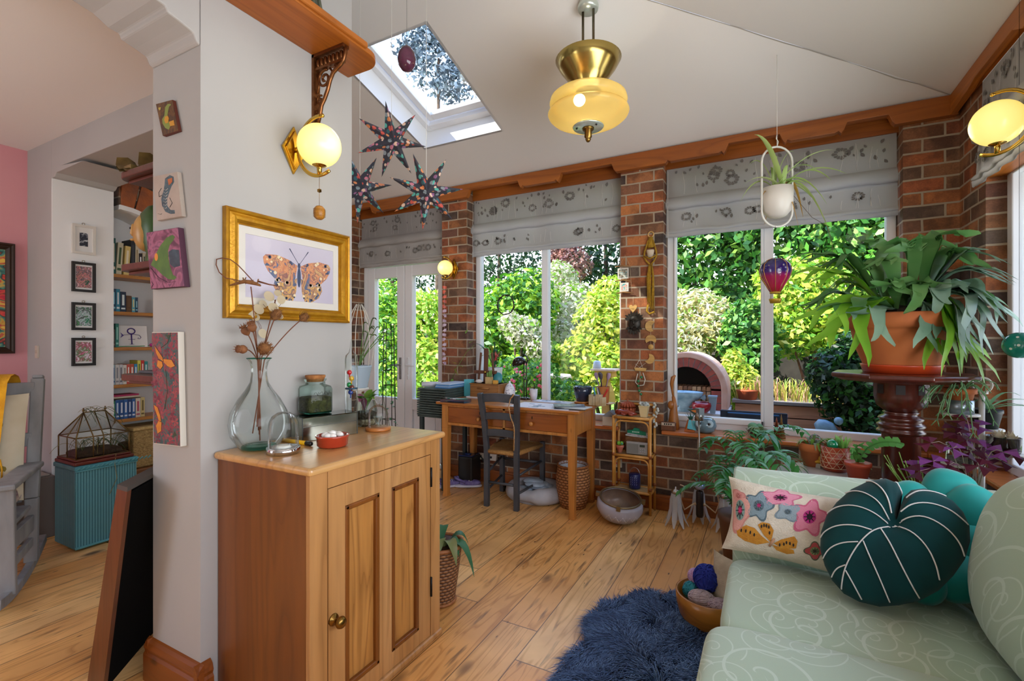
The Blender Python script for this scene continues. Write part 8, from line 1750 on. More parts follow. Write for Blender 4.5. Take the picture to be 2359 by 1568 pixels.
# sheepskin
edge=[(1478,1380),(1530,1376),(1575,1390),(1612,1420),(1640,1455),(1660,1520),(1690,1600),(1680,1720),(1600,1830),(1480,1860),(1360,1820),(1280,1740),(1262,1660),(1272,1590),(1300,1545),(1340,1510),(1362,1475),(1358,1440),(1385,1408),(1430,1396)]
ep=[atZ(x,y,0)for x,y in edge];cx_=sum(p.x for p in ep)/len(ep);cy_=sum(p.y for p in ep)/len(ep)
t=thing('sheepskin_rug','dark slate-blue sheepskin rug on the floorboards in front of the sofa','rug',(cx_,cy_,0));b=B();k=len(ep)
def rp(i,s):p=ep[i%k];return V(((p.x-cx_)*s,(p.y-cy_)*s,.012+.02*(1-s**4)))
vs=[rp(i,s)for s in (0,.3,.6,.85,.97)for i in range(k)]+[V(((p.x-cx_),(p.y-cy_),.002))for p in ep]
b.add(vs,[(r*k+i,r*k+(i+1)%k,(r+1)*k+(i+1)%k,(r+1)*k+i)for r in range(5)for i in range(k)],True);part('hide',b,mat('slate_hide','22304a',.9),t)
g=np.random.default_rng(3);nb=34000;xs_=np.array([(p.x-cx_,p.y-cy_)for p in ep]);th=g.random(nb)*k;i0=th.astype(int)%k;fr2=(th-th.astype(int))[:,None];rimp=xs_[i0]*(1-fr2)+xs_[(i0+1)%k]*fr2;sc=np.sqrt(g.random(nb))[:,None];xy=rimp*sc
fld=np.stack([np.sin(xy[:,0]*19+2*np.sin(xy[:,1]*13))+rimp[:,0]*2.2*sc[:,0]-.5,np.cos(xy[:,1]*17+2*np.sin(xy[:,0]*15))+rimp[:,1]*2.2*sc[:,0]-.5],1)
dn=fld/(np.linalg.norm(fld,axis=1)[:,None]+1e-6)+g.normal(size=(nb,2))*.35;L_=(.035+.03*g.random(nb))[:,None];base=np.concatenate([xy,np.full((nb,1),.012)+.02*(1-sc**4)],1)
side=np.stack([-dn[:,1],dn[:,0],np.zeros(nb)],1);side/=np.linalg.norm(side,axis=1)[:,None];side*=.0016
d3=np.concatenate([dn*L_*.75,L_*.55],1);mid=base+d3*.55+np.array([0,0,.008]);tip=base+d3*np.array([1.1,1.1,.8])
q=np.stack([base-side,base+side,mid+side*.9,mid-side*.9,tip],1).reshape(-1,3);fi=(np.arange(nb)*5)[:,None]
me=bpy.data.meshes.new('wool');me.from_pydata(q.tolist(),[],(fi+np.array([[0,1,2,3]])).tolist()+(fi+np.array([[3,2,4]])).tolist())
for c1,c2 in (('2c4066','4a6690'),('45618c','6a86ac'),('1d2a48','33496e')):me.materials.append(mat('wool_'+c1,c1,.6,c2=c2,scale=9,spec=.3))
mi=g.integers(0,3,nb).astype(np.int32);me.polygons.foreach_set('material_index',np.concatenate([mi,mi]));me.update();wo=bpy.data.objects.new('wool',me);C.objects.link(wo);wo.parent=t;wo['kind']='stuff'
# wicker planter peeping out beyond the cupboard
p=atZ(1022,1392,0);p=V((-1.50,2.02,0));t=thing('wicker_planter','tapered wicker planter with drooping leaves on the floor beyond the cupboard','planter',p);b=B();b.solid([(.075,0),(.08,.02),(.115,.28),(.122,.3),(.112,.3)],(0,0,0),36);part('basket',b,weave('willow','4a2a1c','a5744a',44,60),t);b=B();b.tube([(.118*math.cos(a*PI/18),.118*math.sin(a*PI/18),.3)for a in range(36)],.010,7,True);b.tube([(.08*math.cos(a*PI/18),.08*math.sin(a*PI/18),.012)for a in range(36)],.008,7,True);part('rim',b,mat('wicker_rim','8a5228'),t);b=B()
for k,(a,L_,h,z_)in enumerate(((.1,.20,.36,.16),(-.4,.16,.38,.24),(.6,.15,.36,.28),(-.9,.10,.36,.30),(2,.12,.38,.3),(3.4,.12,.4,.3),(-.1,.13,.36,.26))):b.m=k%2;b.strip(bez((.04*math.cos(a),.04*math.sin(a),.28),(L_*.7*math.cos(a),L_*.7*math.sin(a),h+.05),(L_*math.cos(a),L_*math.sin(a),z_),8),[.006,.014,.022,.028,.030,.026,.02,.012,.001],fold=.2)
part('leaf',b,[lf('wpl1','4f8a6a','3a6a3a'),lf('wpl2','7a9a5a','8a7a4a')],t,kind='stuff')
# black obelisk and ribbed pot in front of the doors
p=V((-3.13,3.42,0));t=thing('plant_obelisk','slim black metal plant obelisk standing before the garden doors','obelisk',p);b=B()
for k in range(4):a=k*PI/2+.3;b.cyl((.075*math.cos(a),.075*math.sin(a),0),(.05*math.cos(a),.05*math.sin(a),1.52),.004,.004,6)
for z in (.3,.62,.94,1.08,1.36):b.tube([(.068*math.cos(k*PI/2+.3)*(1-z*.18),.068*math.sin(k*PI/2+.3)*(1-z*.18),z)for k in range(4)],.0035,5,True)
part('metal_frame',b,m_iron,t);b=B();b.tube([(.06*math.cos(z*4),.06*math.sin(z*4),z)for z in [i*.06 for i in range(25)]],.002,5);g=random.Random(2)
for i in range(26):z=g.uniform(.1,1.5);a=g.uniform(0,6.3);e=V((.06*math.cos(a),.06*math.sin(a),z));b.strip([e,e+V((.02*math.cos(a),.02*math.sin(a),.01)),e+V((.045*math.cos(a),.045*math.sin(a),-.01))],[.003,.014,.001])
part('twining_stem',b,lf('twine','4f8a3a','2f6a4a'),t,kind='stuff');b=B();b.solid([(.08,0),(.095,.12),(.1,.125),(.09,.125)],(0,0,0),20);part('pot',b,mat('dark_pot','2c3230',.6),t)
p=V((-2.60,2.70,0));pz=atD(832,893,3.55);p=V((pz.x-.02,pz.y,0));t=thing('plant_pedestal','slender grey pedestal stand carrying the ribbed blue pot behind the picture wall','stand',p);b=B();b.solid([(.1,0),(.1,.02),(.02,.04),(.018,pz.z-.03),(.07,pz.z-.012),(.07,pz.z)],(0,0,0),20);part('stand',b,m_wm,t)
t=thing('ribbed_pot_plant','pale blue ribbed pot of thin stemmed greenery just past the picture wall corner','plant',(p.x,p.y,pz.z+.001));b=B();prof=[(.055,0)]
for k in range(8):prof+=[(.058+k*.0042,.004+k*.02),(.063+k*.0042,.013+k*.02)]
b.solid(prof+[(.092,.165),(.085,.165)],(0,0,0),28);part('pot',b,mat('ribbed_blue','a9bccb',.4),t);b=B();g=random.Random(6)
for k in range(8):a=g.uniform(-.6,1.4);L_=g.uniform(.05,.22);e=V((L_*math.cos(a),L_*math.sin(a),.16+g.uniform(.15,.4)));b.tube(bez((0,0,.15),(L_*.3,0,.28),e,5),.003,5);[b.strip([x,x+V((.02,.0,.012)),x+V((.045,0,-.005))],[.002,.014,.001])for x in (e,e*.8+V((0,0,.03)))]
part('stems',b,lf('thin_st','5c7a4a','7fae5a'),t,kind='stuff');b=B()
for k in range(6):a=k*1.05;b.tube(bez((.09*math.cos(a),.09*math.sin(a),.16),(.14*math.cos(a),.14*math.sin(a),.42),(.02*math.cos(a),.02*math.sin(a),.62),8),.0028,5)
part('white_wire_hoops',b,mat('white_wire','d9d4c6'),t)
# LEFT ROOM
m_dkf=mat('dark_frame','2a1a12',.35,c2='3a2618',scale=10)
b=None
fy0,fy1,fz0,fz1=.62,1.375,1.262,2.06;t=thing('pink_wall_painting','abstract red, gold and teal picture in a dark frame on the pink wall','picture',(-4.87,(fy0+fy1)/2,fz0));F_=WX(-4.868)
b=B();rail(b,fy0,fz0,fy1,fz1,[(0,0),(0,.03),(.012,.04),(.02,.03),(.03,.034),(.042,.02),(.048,.012)],F_);part('frame',b,m_dkf,t,0,True);b=B();b.box(fy0+.046,fz0+.046,.004,fy1-.046,fz1-.046,.012,F_);part('canvas',b,patches('abstract',['b8203a','d84a3a','1f2a22','3f7f74','c9a23a','b8203a','e0b84a'],3.5,.5,2.5),t,0,True)
p=atY(88,810,1.45);b=B();b.box(p.x-.022,1.438,p.z-.045,p.x+.022,1.4495,p.z+.045);b.m=1;b.box(p.x-.008,1.434,p.z-.012,p.x+.008,1.438,p.z+.012);single('light_switch',b,[mat('switch_plate','c4b5a4',.5),mat('switch_rocker','b7a898',.5)],'narrow cream light switch on the grey wall strip beside the pink wall','switch',None,.001)
# four small pictures on the white reveal
for k,(py0,py1,fcol,cs,lb)in enumerate(((518,585,'d9d3cb',['1a1c2c','1f2438','e0e4ea'],'small white-framed picture with a dark square, topmost on the white reveal'),(604,672,'1a1414',['2f5a48','d98a8a','3f4a52','e0b0b8'],'black-framed small picture of pink blooms, second from the top on the white reveal'),(697,760,'1a1414',['2f7a5a','c6d6dc','3a3a40','5a9a6a'],'black-framed small picture with a pale bird shape, third from the top'),(778,842,'1a1414',['d8c6d2','4a8a4a','c04a7a','e8e0e6'],'black-framed small picture of white flowers, lowest on the white reveal'))):
 y0,y1=1.556,1.695;zc0=atX(188,(py0+py1)/2,-4.448).z;hh=(py1-py0)/2*3.53/1100;z0,z1=zc0-hh,zc0+hh;t=thing('small_picture',lb,'picture',(-4.448,(y0+y1)/2,z0));F_=WX(-4.447)
 b=B();rail(b,y0,z0,y1,z1,[(0,0),(0,.018),(.018,.018),(.019,.008)],F_);part('frame',b,mat('frame_'+fcol,fcol,.35),t,0,True);b=B();b.box(y0+.018,z0+.018,.001,y1-.018,z1-.018,.008,F_);part('mount',b,mat('mount_white','e4e2e0',.7),t,0,True)
 q=.045 if k==0 else .024;b=B();b.box(y0+q,z0+q*1.3,.008,y1-q,z1-q*1.3,.009,F_);part('image',b,patches('img_%d'%k,cs,22,.4,2),t,0,True);b=B();b.tube([F_@V(((y0+y1)/2+.008*math.cos(a*PI/6),z1+.008+.008*math.sin(a*PI/6),.004))for a in range(12)],.0015,5,True);part('hanging_ring',b,m_abrass,t,0,True)
 # alcove book shelves
BX0,BX1,BY0,BY1=-4.745,-4.50,1.82,2.33;m_shw=wood('shelf_pine','b5762f','c98c42',1,7,.45)
SHZ=[1.88,1.585,1.303,1.008,.733]
for k,z in enumerate(SHZ):
 b=B();b.box(BX0,BY0,z-.026,BX1,BY1,z);single('alcove_shelf',b,m_shw,'pine alcove shelf board, %s from the top'%ordn(k),'shelf',None,.003)
b=B()
for y in (2.26,):b.box(BX0-.004,y-.01,.6,BX0+.004,y+.01,2.2)
struct('trim_shelf_rail',b,mat('steel','b0b0b0'))
g=random.Random(21)
def book(y,z,w_,h,d,col,label,tilt=0,tcol=None,grp=None):
 T=rotm(tilt,0,0,(BX1-.012-d,y,z+.0008));b=B();b.box(.0,.0,0,d,w_,h,T);b.m=1;b.box(d,w_*.15,h*.12,d+.0008,w_*.85,h*.2,T);b.box(d,w_*.3,h*.32,d+.0008,w_*.7,h*(.75+.1*(w_>.02)),T);b.m=2;b.box(.004,.002,h,d-.004,w_-.002,h+.0005,T)
 return single('book',b,[mat('book_'+col,col,.55),mat('book_ink_'+(tcol or 'e6e0d0'),tcol or 'e6e0d0',.6),mat('pages','ded6c4',.8)],label,'book',grp)
rows=[('top',0,[(.025,.30,'1e5a54','tall dark teal','e0d6c0'),(.036,.27,'c9c2a8','thick cream','3f5a3a'),(.036,.25,'d8c078','thick yellow-cream','efe6cc'),(.03,.31,'23242c','tall black','3a3a44'),(.022,.27,'d0c4aa','pale buff','8a7a5a'),(.024,.20,'2a1c20','short black and white','e6e6ea'),(.024,.21,'b9b09a','short fawn','4a4a4a')]),('second',1,[(.026,.19,'1d4a6a','navy and cyan','8fd0e0'),(.026,.19,'2a7f9a','pale blue','e0e6e8'),(.038,.17,'1c2f4a','thick dark blue','d8e4e8'),(.036,.14,'5a3c24','brown','6a4c30'),(.022,.13,'58a0b4','light turquoise','d8c890'),(.018,.13,'1f3f5a','slim dark blue','8fc0d0')]),('third',2,[(.022,.15,'4a4440','grey-brown','7a726a'),(.022,.20,'2c7a70','green','9ad0c4')]),('fourth',3,[(.022,.17,'9fb6c4','pale blue-grey','2a4a8a'),(.024,.17,'d0ccc8','white','8a8a92'),(.022,.17,'c6c6cc','silver-white','6a6a72'),(.024,.165,'dcd6ce','ivory','9a928a'),(.022,.17,'c8564a','red and white','ece6e0'),(.024,.17,'c2583e','rust and white','ece6e0'),(.022,.17,'2a86b8','bright blue','dfe8ee'),(.022,.20,'d8d05a','lime yellow','5a7a3a'),(.022,.20,'c4302c','scarlet','e8d0c8'),(.024,.19,'2a8a8a','teal','c8e0e0')]),('lowest',4,[(.022,.16,'3a8a6a','sea green','d0e0d0'),(.026,.165,'2a5a9a','royal blue','c8d8ea'),(.026,.165,'24508e','deep blue','d8e0ea'),(.026,.165,'2f62a4','mid blue','e0e6ee'),(.024,.165,'1f3f7a','navy','c0d0e6'),(.024,.165,'345f9c','slate blue','e0e4ea'),(.034,.165,'d0c2b0','flowered cream','b04a5a'),(.028,.17,'c9b47a','old gold','6a5a2a')])]
for nm,si,bl in rows:
 y=BY0+.006
 for k,(w_,h,col,cn,tc)in enumerate(bl):
  if y+w_>BY1:break
  tl_=-.06 if (si==0 and k in (1,2))else 0
  book(y,SHZ[si],w_,h*.93,g.uniform(.13,.17),col,'%s book standing on the %s alcove shelf'%(cn,nm),tl_,tc);y+=w_+.002+(.012 if tl_ else 0)
for k,(c,h)in enumerate((('c8bca6',.012),('b02a5a',.014))):b=B();b.box(BX1-.16,1.825+.01*k,SHZ[4]+.1665+k*.0135,BX1-.015,2.02-.01*k,SHZ[4]+.1665+k*.0135+.0125);single('flat_book',b,mat('flat_'+c,c,.5),('buff' if k==0 else 'crimson')+' book lying flat on the blue books of the lowest alcove shelf','book')
# card with looping emblem, tulip, owl figure, head mask
T=frame((BX1-.07,1.865,SHZ[2]+.001),V((.25,1,0)).normalized(),(-.12,0,1),V((1,-.25,.12)).normalized());t=thing('emblem_card','white card with a purple looped emblem propped on the third alcove shelf','card',(BX1-.07,1.97,SHZ[2]))
b=B();b.box(0,0,0,.215,.172,.006,T);part('card',b,mat('card_white','dcd8d6',.6),t,0,True);m_pur=mat('purple_ink','3d1f78',.5);b=B();cxx,czz=.112,.128
b.tube([T@V((cxx+.024*math.cos(a*PI/12),czz+.022*math.sin(a*PI/12),.008))for a in range(24)],.0048,6,True,sq=.4);b.tube([T@V(q+(.008,))for q in ((cxx-.055,.095),(cxx-.02,.10),(cxx+.02,.103),(cxx+.052,.095),(cxx+.062,.078),(cxx+.052,.064),(cxx+.04,.068),(cxx+.045,.076))],.0042,6,sq=.4);b.poly([T@V(q+(.0085,))for q in ((cxx-.048,.093),(cxx-.07,.118),(cxx-.062,.095),(cxx-.072,.072))]);b.tube([T@V((cxx,.105,.008)),T@V((cxx,.02,.008))],.0048,6,sq=.4);b.tube([T@V((cxx-.022,.062,.008)),T@V((cxx+.022,.062,.008))],.004,6,sq=.4);b.tube([T@V((cxx-.014,.022,.008)),T@V((cxx+.014,.022,.008))],.004,6,sq=.4);part('emblem',b,m_pur,t,0,True)
t=thing('paper_tulip','magenta tulip on a green stem lying along the third alcove shelf','flower',(BX1-.02,2.0,SHZ[2]));b=B();b.tube([(0,-.16,.006),(0,0,.008),(0,.09,.012)],.003,6);part('stalk',b,lf('tulip_st','4fae4a'),t);b=B();b.sph((0,.115,.017),(.016,.03,.016),12,9);part('flower',b,mat('magenta','b52a86',.5),t)
b=B();yy=2.175;b.solid([(.03,0),(.036,.04),(.028,.08),(.022,.085)],(BX1-.06,yy,SHZ[1]+.001),16);b.sph((BX1-.055,yy,SHZ[1]+.105),(.026,.026,.028),14,10);single('owl_figure',b,mat('owl_brown','8a5c30',.6,c2='b08a52',scale=30),'brown owl figure at the end of the second alcove shelf','ornament')
t=thing('stack_of_papers_basket','lidded wicker basket standing below the alcove shelves','basket',(-4.58,2.08,.33));
b=B();b.box(-.15,-.13,0,.12,.13,.30);part('basket',b,mat('pale_wicker','c4a468',.8,c2='8a6c3c',scale=70,bump=1,bscale=70,stretch=(1,1,2.2)),t,.012);b=B();b.box(-.155,-.135,.3,.125,.135,.325);part('lid',b,mat('pale_wicker_lid','b5945a',.8,c2='d0b478',scale=60),t,.006)
t.name='lidded_basket'
b=B();b.box(-4.74,1.83,0,-4.42,2.33,.328);single('low_chest',b,wood('chest_wood','7a4c26','8f5c30',1,6),'low wooden chest under the lidded wicker basket','chest',None,.006)
b=B();b.box(-4.71,2.215,.3285,-4.44,2.325,.72);single('patterned_box_file',b,patches('floral_file',['c9a23a','5a6a3a','e0c878','8a4a2a'],16),'gold patterned box file beside the lidded basket','box file',None,.003)
# teal linen box with terrarium
lx0,lx1,ly0,ly1,lz=-4.21,-3.9,1.385,1.725,.545
t=thing('linen_box','teal woven linen box carrying the glass terrarium','box',((lx0+lx1)/2,(ly0+ly1)/2,0));m,tt,pp_,oo=newmat('teal_weave');geo=N(tt,'NewGeometry');s_=N(tt,'SeparateXYZ');L(tt,geo.outputs['Position'],s_.inputs[0]);u_=math_(tt,'SINE',math_(tt,'MULTIPLY',math_(tt,'ADD',s_.outputs[0],s_.outputs[1]),420.0));v_=math_(tt,'SINE',math_(tt,'MULTIPLY',s_.outputs[2],700.0));k_=math_(tt,'MULTIPLY_ADD',math_(tt,'ADD',math_(tt,'MULTIPLY',u_,.7),math_(tt,'MULTIPLY',v_,.3)),.5,.5);r_=ramp(tt,k_,[(.1,'2c6a78'),(.8,'66a8b4')]);L(tt,r_.outputs[0],pp_.inputs['Base Color']);pp_.inputs['Roughness'].default_value=.6;bumpit(tt,pp_,k_,.6,.004)
b=B();b.box(lx0,ly0,.01,lx1,ly1,lz-.03);part('woven_body',b,m,t,.008,True);b=B();b.box(lx0-.006,ly0-.006,lz-.03,lx1+.008,ly1+.006,lz);part('lid',b,mat('teal_lid','4f97a4',.5,c2='3c8390',scale=14),t,.008,True);m_tp=mat('teal_paint','5ba3ae',.5)
b=B()
for y in [ly0+i*.025 for i in range(17)]:b.tube([(lx1+.009,y,lz-.024),(lx1+.011,y+.02,lz-.008)],.004,5)
b.cyl((lx1+.006,ly0,lz-.032),(lx1+.006,ly1,lz-.032),.005,.005,8);b.cyl((lx1+.002,ly0,.02),(lx1+.002,ly1,.02),.008,.008,8);part('rope_edge',b,m_tp,t,0,True)
z0=lz+.001;gx0,gx1,gy0,gy1=-4.19,-3.93,1.40,1.69;t=thing('glass_terrarium','brass-framed glass house terrarium on a dark red base, on the teal linen box','terrarium',((gx0+gx1)/2,(gy0+gy1)/2,z0));m_mb=wood('red_base','5a2018','6e2c20',1,8,.3)
b=B();b.box(gx0-.02,gy0-.015,z0,gx1+.025,gy1+.02,z0+.022);b.box(gx0-.01,gy0-.008,z0+.022,gx1+.012,gy1+.01,z0+.036);part('base',b,m_mb,t,.006,True)
za,zb_,zr2=z0+.036,z0+.175,z0+.325;q=.085;xm_=(gx0+gx1)/2;A_=[V((x,y,za))for x,y in ((gx0,gy0),(gx1,gy0),(gx1,gy1),(gx0,gy1))];B_=[V((p.x,p.y,zb_))for p in A_];R0_,R1_=V((xm_,gy0+q,zr2)),V((xm_,gy1-q,zr2));m_fr=mat('terrarium_brass','7a6238',.35,.8);b=B()
for i in range(4):b.tube([A_[i],B_[i]],.004,6);b.tube([B_[i],B_[(i+1)%4]],.004,6);b.tube([A_[i],A_[(i+1)%4]],.004,6)
for a,c in ((B_[0],R0_),(B_[1],R0_),(B_[2],R1_),(B_[3],R1_),(R0_,R1_)):b.tube([a,c],.004,6)
ymid=(gy0+gy1)/2;b.tube([V((gx1,ymid,za)),V((gx1,ymid,zb_)),V((xm_,ymid,zr2))],.0035,6);b.tube([V((gx1,gy0+.09,za)),V((gx1,gy0+.09,zb_)),R0_],.0035,6);b.tube([V((xm_,gy0,za)),V((xm_,gy0,zb_)),R0_],.0035,6)
for p_ in (R0_,R1_):b.sph(p_+V((0,0,.012)),.008,8,6);b.sph(p_+V((0,0,.026)),.005,8,6)
part('brass_frame',b,m_fr,t,0,True);b=B()
for F in ((A_[0],A_[1],B_[1],B_[0]),(A_[1],A_[2],B_[2],B_[1]),(A_[2],A_[3],B_[3],B_[2]),(A_[3],A_[0],B_[0],B_[3]),(B_[1],B_[2],R1_,R0_),(B_[3],B_[0],R0_,R1_),(B_[0],B_[1],R0_),(B_[2],B_[3],R1_)):b.poly(F)
part('glass_panes',b,m_clear,t,0,True);b=B();b.soft((xm_,ymid,za+.02),((gx1-gx0)/2-.012,(gy1-gy0)/2-.012,.022),.5,30,12);part('soil',b,m_soil,t,0,True);b=B();g=random.Random(4)
for k in range(46):
 a=g.uniform(0,6.3);L_=g.uniform(.05,.15);s0=V((xm_+g.choice((-.03,.04,.0)),ymid+g.choice((-.08,.02,.1)),za+.04));e=s0+V((L_*math.cos(a),L_*math.sin(a),g.uniform(-.02,.08)));b.m=k%2;b.tube(bez(s0,s0+V((L_*.5*math.cos(a),L_*.5*math.sin(a),.11)),e,7),.0014,4)
for k in range(14):s0=R0_.lerp(R1_,g.random())+V((0,0,.004));b.m=k%2;b.tube(bez(s0,s0+V((g.uniform(-.06,.06),g.uniform(-.1,.1),.06)),s0+V((g.uniform(.02,.12),g.uniform(-.12,.14),g.uniform(-.12,.01))),7),.0013,4)
b.m=1;b.tube([V((gx1+.01,gy1-.08,za)),V((lx1+.012,gy1-.1,lz-.02)),V((lx1+.018,gy1-.09,lz-.12)),V((lx1+.014,gy1-.13,lz-.22))],.002,5);part('air_plant',b,[lf('airp1','3f5a3c','5a7a4a'),lf('airp2','b5a06a','8a8a5a')],t,0,True,kind='stuff')
# rounded shelves on the back of the picture wall
m_ds=wood('dark_shelf','4a2414','5c2e1a',1,6,.3,'20100a')
for k,(z,lb)in enumerate(((2.055,'dark wooden rounded shelf, topmost of three behind the white wall end'),(1.655,'dark wooden rounded shelf, middle of three behind the white wall end'),(1.18,'dark wooden rounded shelf, lowest of three behind the white wall end'))):
 b=B();xo=-2.51;b.ext([(XB-.001,1.03),(xo+.06,1.03)]+[(xo+.06-.06*math.sin(a*PI/12),1.09-.06*math.cos(a*PI/12))for a in range(1,7)]+[(xo,1.40),(XB-.001,1.40)],z,z+.028);b.box(xo+.04,1.06,z-.014,XB-.001,1.39,z);single('corner_shelf',b,m_ds,lb,'shelf',None,.004)
zt_=2.0835;m_fin=mat('bronze_leaf','5c4a28',.35,.5,c2='8a7440',scale=14)
for k,(x,y,lb)in enumerate(((-2.46,1.075,'outermost'),(-2.37,1.12,'middle'),(-2.28,1.165,'innermost'))):
 b=B();z1=zt_+.05+.02*k;pts=[(x-.05,y,zt_+.085+.02*k),(x-.035,y,zt_+.055),(x-.0,y,zt_+.035),(x+.045,y,zt_+.03)];b.strip(pts,[.035,.045,.05,.05],side=(0,1,0),fold=.5);b.strip([(p[0]+.004,p[1],p[2]-.012)for p in pts],[.035,.045,.05,.05],side=(0,1,0),fold=.5);b.box(x-.02,y-.03,zt_,x+.045,y+.03,zt_+.03);b.m=0
 single('wavy_dish',b,m_fin,lb+' of three wavy bronze dishes on the topmost dark shelf','dish',None)
p=V((-2.41,1.15,1.6835));t=thing('head_sculpture','painted green and gold carved head on the middle dark shelf','sculpture',p);b=B();b.solid([(.05,0),(.055,.03),(.05,.06),(.07,.1),(.08,.17),(.072,.23),(.045,.265),(.02,.275)],(0,0,0),22,None,True,sy=.9);part('hair_and_head',b,mat('green_head','2a4a1c',.4,c2='3c5c24',scale=6),t);b=B();b.sph((-.028,-.035,.15),(.055,.05,.085),18,12);b.solid([(.004,0),(.012,.012),(.006,.05),(.002,.055)],(-.055,-.075,.13),8);b.sph((-.055,-.076,.115),(.016,.01,.006),8,6);part('face',b,mat('gold_face','b58a4a',.35,c2='8a5c30',scale=7),t)
for sx in (-1,1):b=B();b.sph((-.052+sx*.02,-.079+abs(sx)*.004,.168),(.010,.006,.005),8,6);part('eye',b,m_iron,t)
b=B();b.box(-2.48,1.10,1.2087,-2.25,1.30,1.2205);single('slate_coaster',b,mat('slate','55585c',.5),'flat grey slate lying on the lowest dark shelf','slate',None,.002)
b=B();b.solid([(.03,0),(.038,.02),(.03,.05),(.018,.055)],(-2.38,1.2,1.2212),16);single('small_bowl',b,m_gb,'small dark bowl on the slate of the lowest dark shelf','bowl')
# leaning panel with wooden edge, the shade on its back painted black
t=thing('leaning_panel','framed panel, its shaded back coloured black, with brown wooden edge leaning beside the white wall end','panel',(-2.30,.88,0));dl_=V((-.66,.75,0))
lp=lambda a,c,k:a+(c-a)*k
M_=lambda a,d,h:V((lp(lp(-2.374,-2.248,a),lp(-2.137,-2.061,a),h),.88,.80*h))+dl_*d
def slab(b,a0,a1,d0,d1,h0,h1):
 vs=[M_(a,d,h)for h in (h0,h1)for d in (d0,d1)for a in (a0,a1)];b.add(vs,[(0,2,3,1),(4,5,7,6),(0,1,5,4),(2,6,7,3),(0,4,6,2),(1,3,7,5)])
b=B();slab(b,0,1,0,.03,0,1);part('wooden_edge',b,wood('panel_edge','5a2c12','6e3818',2,6,.35),t,0,True);b=B();slab(b,.02,1,.03,.45,0,.99);part('shaded_back',b,mat('shaded_back_black','040404',.9,spec=.1),t,0,True);b=B();slab(b,0,1,0,.45,1.0,1.022);part('top_edge',b,mat('grey_edge','4a4642',.5),t,0,True)
# rocking chair
m_gp=mat('grey_limed_wood','77787a',.6,c2='98999b',scale=9,stretch=(1,1,.3));rc=V((-3.785,.825,0));RZ=math.radians(62)
t=thing('rocking_chair','grey painted wooden rocking chair at the edge of the left room','chair',rc,RZ)
for sx in (-1,1):
 x=sx*.27;b=B();vs=[];pts=[(x,-.42+.9*i/12,.02+.30*((-.42+.9*i/12+.02)**2))for i in range(13)]
 for i in range(12):b.bar(pts[i],pts[i+1],.035,.05,(0,0,1))
 part('rocker',b,m_gp,t,.004);b=B();b.bar((x,-.22,.04),(x,-.25,.60),.04,.06,(1,0,0));part('front_leg',b,m_gp,t,.005)
 b=B();b.bar((x,.20,.05),(x,.22,.42),.045,.06,(1,0,0));b.bar((x,.22,.42),(x,.36,1.12),.045,.06,(1,0,0));b.bar((x,.36,1.12),(x,.365,1.14),.045,.05,(1,0,0));part('rear_post',b,m_gp,t,.006)
 b=B();b.box(x-.05,-.34,.60,x+.05,.24,.63);part('arm',b,m_gp,t,.008)
 b=B();b.bar((x,-.23,.30),(x,.2,.28),.03,.09,(0,0,1));b.bar((x,-.23,.18),(x,.2,.17),.025,.05,(0,0,1));part('side_rail',b,m_gp,t,.004)
b=B();b.box(-.27,-.25,.36,.27,.22,.385);part('seat',b,m_gp,t,.006)
for z,y in ((1.02,.335),(.72,.28)):b=B();b.box(-.26,y-.012,z,.26,y+.012,z+.08);part('back_rail',b,m_gp,t,.005)
for k in range(5):b=B();x=-.2+k*.1;b.bar((x,.23,.40),(x,.335,1.03),.05,.012,(0,1,0));part('back_slat',b,m_gp,t,.002)
Mr=Matrix.Translation(rc)@Matrix.Rotation(RZ,4,'Z')
ff,bb=pillow(.46,.62,.11,18,.04);t2=thing('chair_cushion','cream cushion printed with olive leaf sprigs on the rocking chair','cushion',Mr@V((0,.18,.41)));Mc=Matrix.Rotation(RZ,4,'Z')@frame((.02,.025,.325),(1,0,0),V((0,.19,1)).normalized(),V((0,-1,.19)).normalized());b=B();b.add(bb.v,bb.f,True,Mc);part('cover',b,mat('cream_cotton','d9d0b8',.9,c2='cfc4a8',scale=8),t2);b=B();g=random.Random(7)
for k in range(26):
 u,v=g.uniform(-.85,.85),g.uniform(-.9,.9);a=g.uniform(0,6.3)
 for j in range(3):aa=a+(j-1)*.7;P_=[(u+s*math.cos(aa)*.16-w_*math.sin(aa)*.05,v+s*math.sin(aa)*.12+w_*math.cos(aa)*.04)for s,w_ in ((0,0),(.35,1),(.7,.9),(1,0),(.7,-.9),(.35,-1))];b.poly([Mc@ff(max(-.97,min(.97,p[0])),max(-.97,min(.97,p[1])),.0015)for p in P_])
part('leaf_print',b,mat('olive_print','8a7a3a',.9),t2)
b=B();wv=[];n1_,n2_=10,22
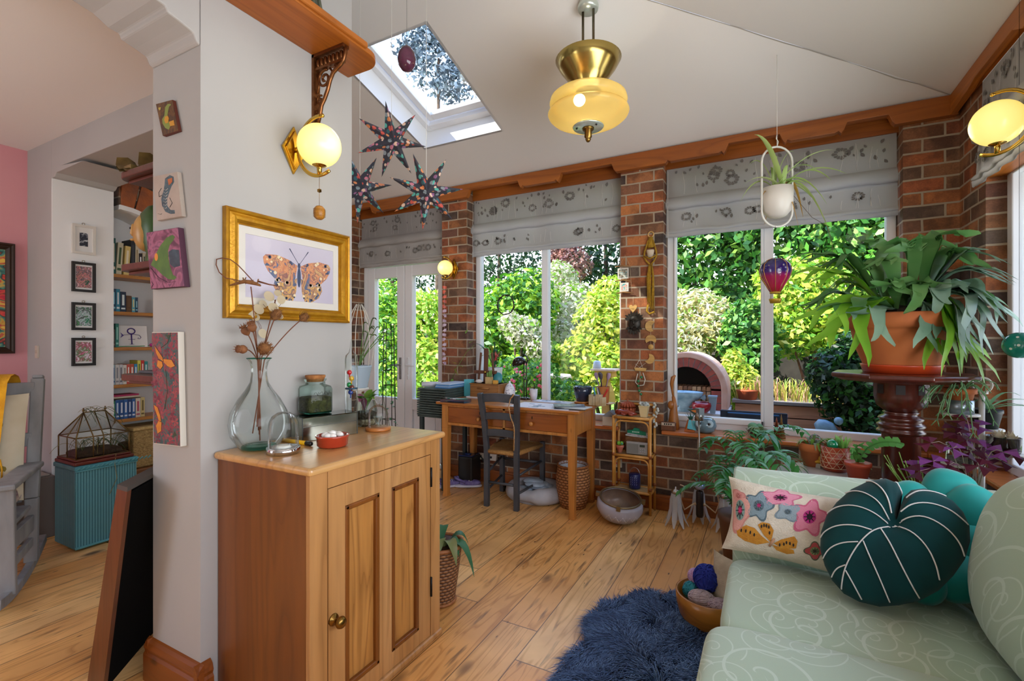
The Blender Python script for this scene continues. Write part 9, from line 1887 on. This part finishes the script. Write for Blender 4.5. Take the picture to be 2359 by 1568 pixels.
for i in range(n1_+1):
 for j in range(n2_+1):
  s=j/n2_;x=-.03+.22*i/n1_;fold=.014*math.sin(i*1.6+s*2)
  if s<.25:y,z=.42+fold*.3-.02*s,1.0+.12*(s/.25)
  elif s<.4:q=(s-.25)/.15;y,z=.415-.23*q,1.125-.01*math.sin(q*PI)*-3
  else:q=(s-.4)/.6;y,z=.185-.095*q,1.12-.44*q
  wv.append(Mr@V((x*(1-.15*s),y+fold,z)))
b.add(wv,[(i*(n2_+1)+j,(i+1)*(n2_+1)+j,(i+1)*(n2_+1)+j+1,i*(n2_+1)+j+1)for i in range(n1_)for j in range(n2_)],True);g=random.Random(5)
for k in range(16):p0_=Mr@V((-.01+.19*k/16,.085,.69));b.tube([p0_,p0_+V((g.uniform(-.01,.01),g.uniform(-.01,.01),-.06)),p0_+V((g.uniform(-.02,.02),g.uniform(-.02,.02),-.13))],.004,5)
single('yellow_throw',b,mat('mustard_wool','d9a014',.9,c2='c48a0e',scale=20,bump=.4,bscale=90),'mustard yellow fringed throw draped over the back of the rocking chair','throw')
b=B();n=16;g=random.Random(9);vs=[]
for i in range(n+1):
 for j in range(n+1):u,v=i/n-.5,j/n-.5;vs.append(Mr@V((.07+u*.36,-.06+v*.34,.44+.05*math.sin(u*14+v*6)*math.cos(v*11-u*5)+.13*math.exp(-((u-.2)**2+v**2)*8))))
b.add(vs,[(i*(n+1)+j,(i+1)*(n+1)+j,(i+1)*(n+1)+j+1,i*(n+1)+j+1)for i in range(n)for j in range(n)],True);single('folded_shawl',b,patches('shawl',['6a6a80','b9b4c0','8f7f8a','d0c8c4'],5,.8,1),'rumpled grey-lilac shawl lying on the seat of the rocking chair','shawl')
b=B();p=atZ(88,1245,0);b.box(-4.62,1.20,0,-4.36,1.44,.42);b.m=1;b.box(-4.60,1.20,.4205,-4.38,1.42,.432);single('storage_box',b,[mat('grey_card','6f6660',.8),mat('grey_papers','9a928a',.8)],'grey-brown storage box in the corner behind the rocking chair','box',None,.004)
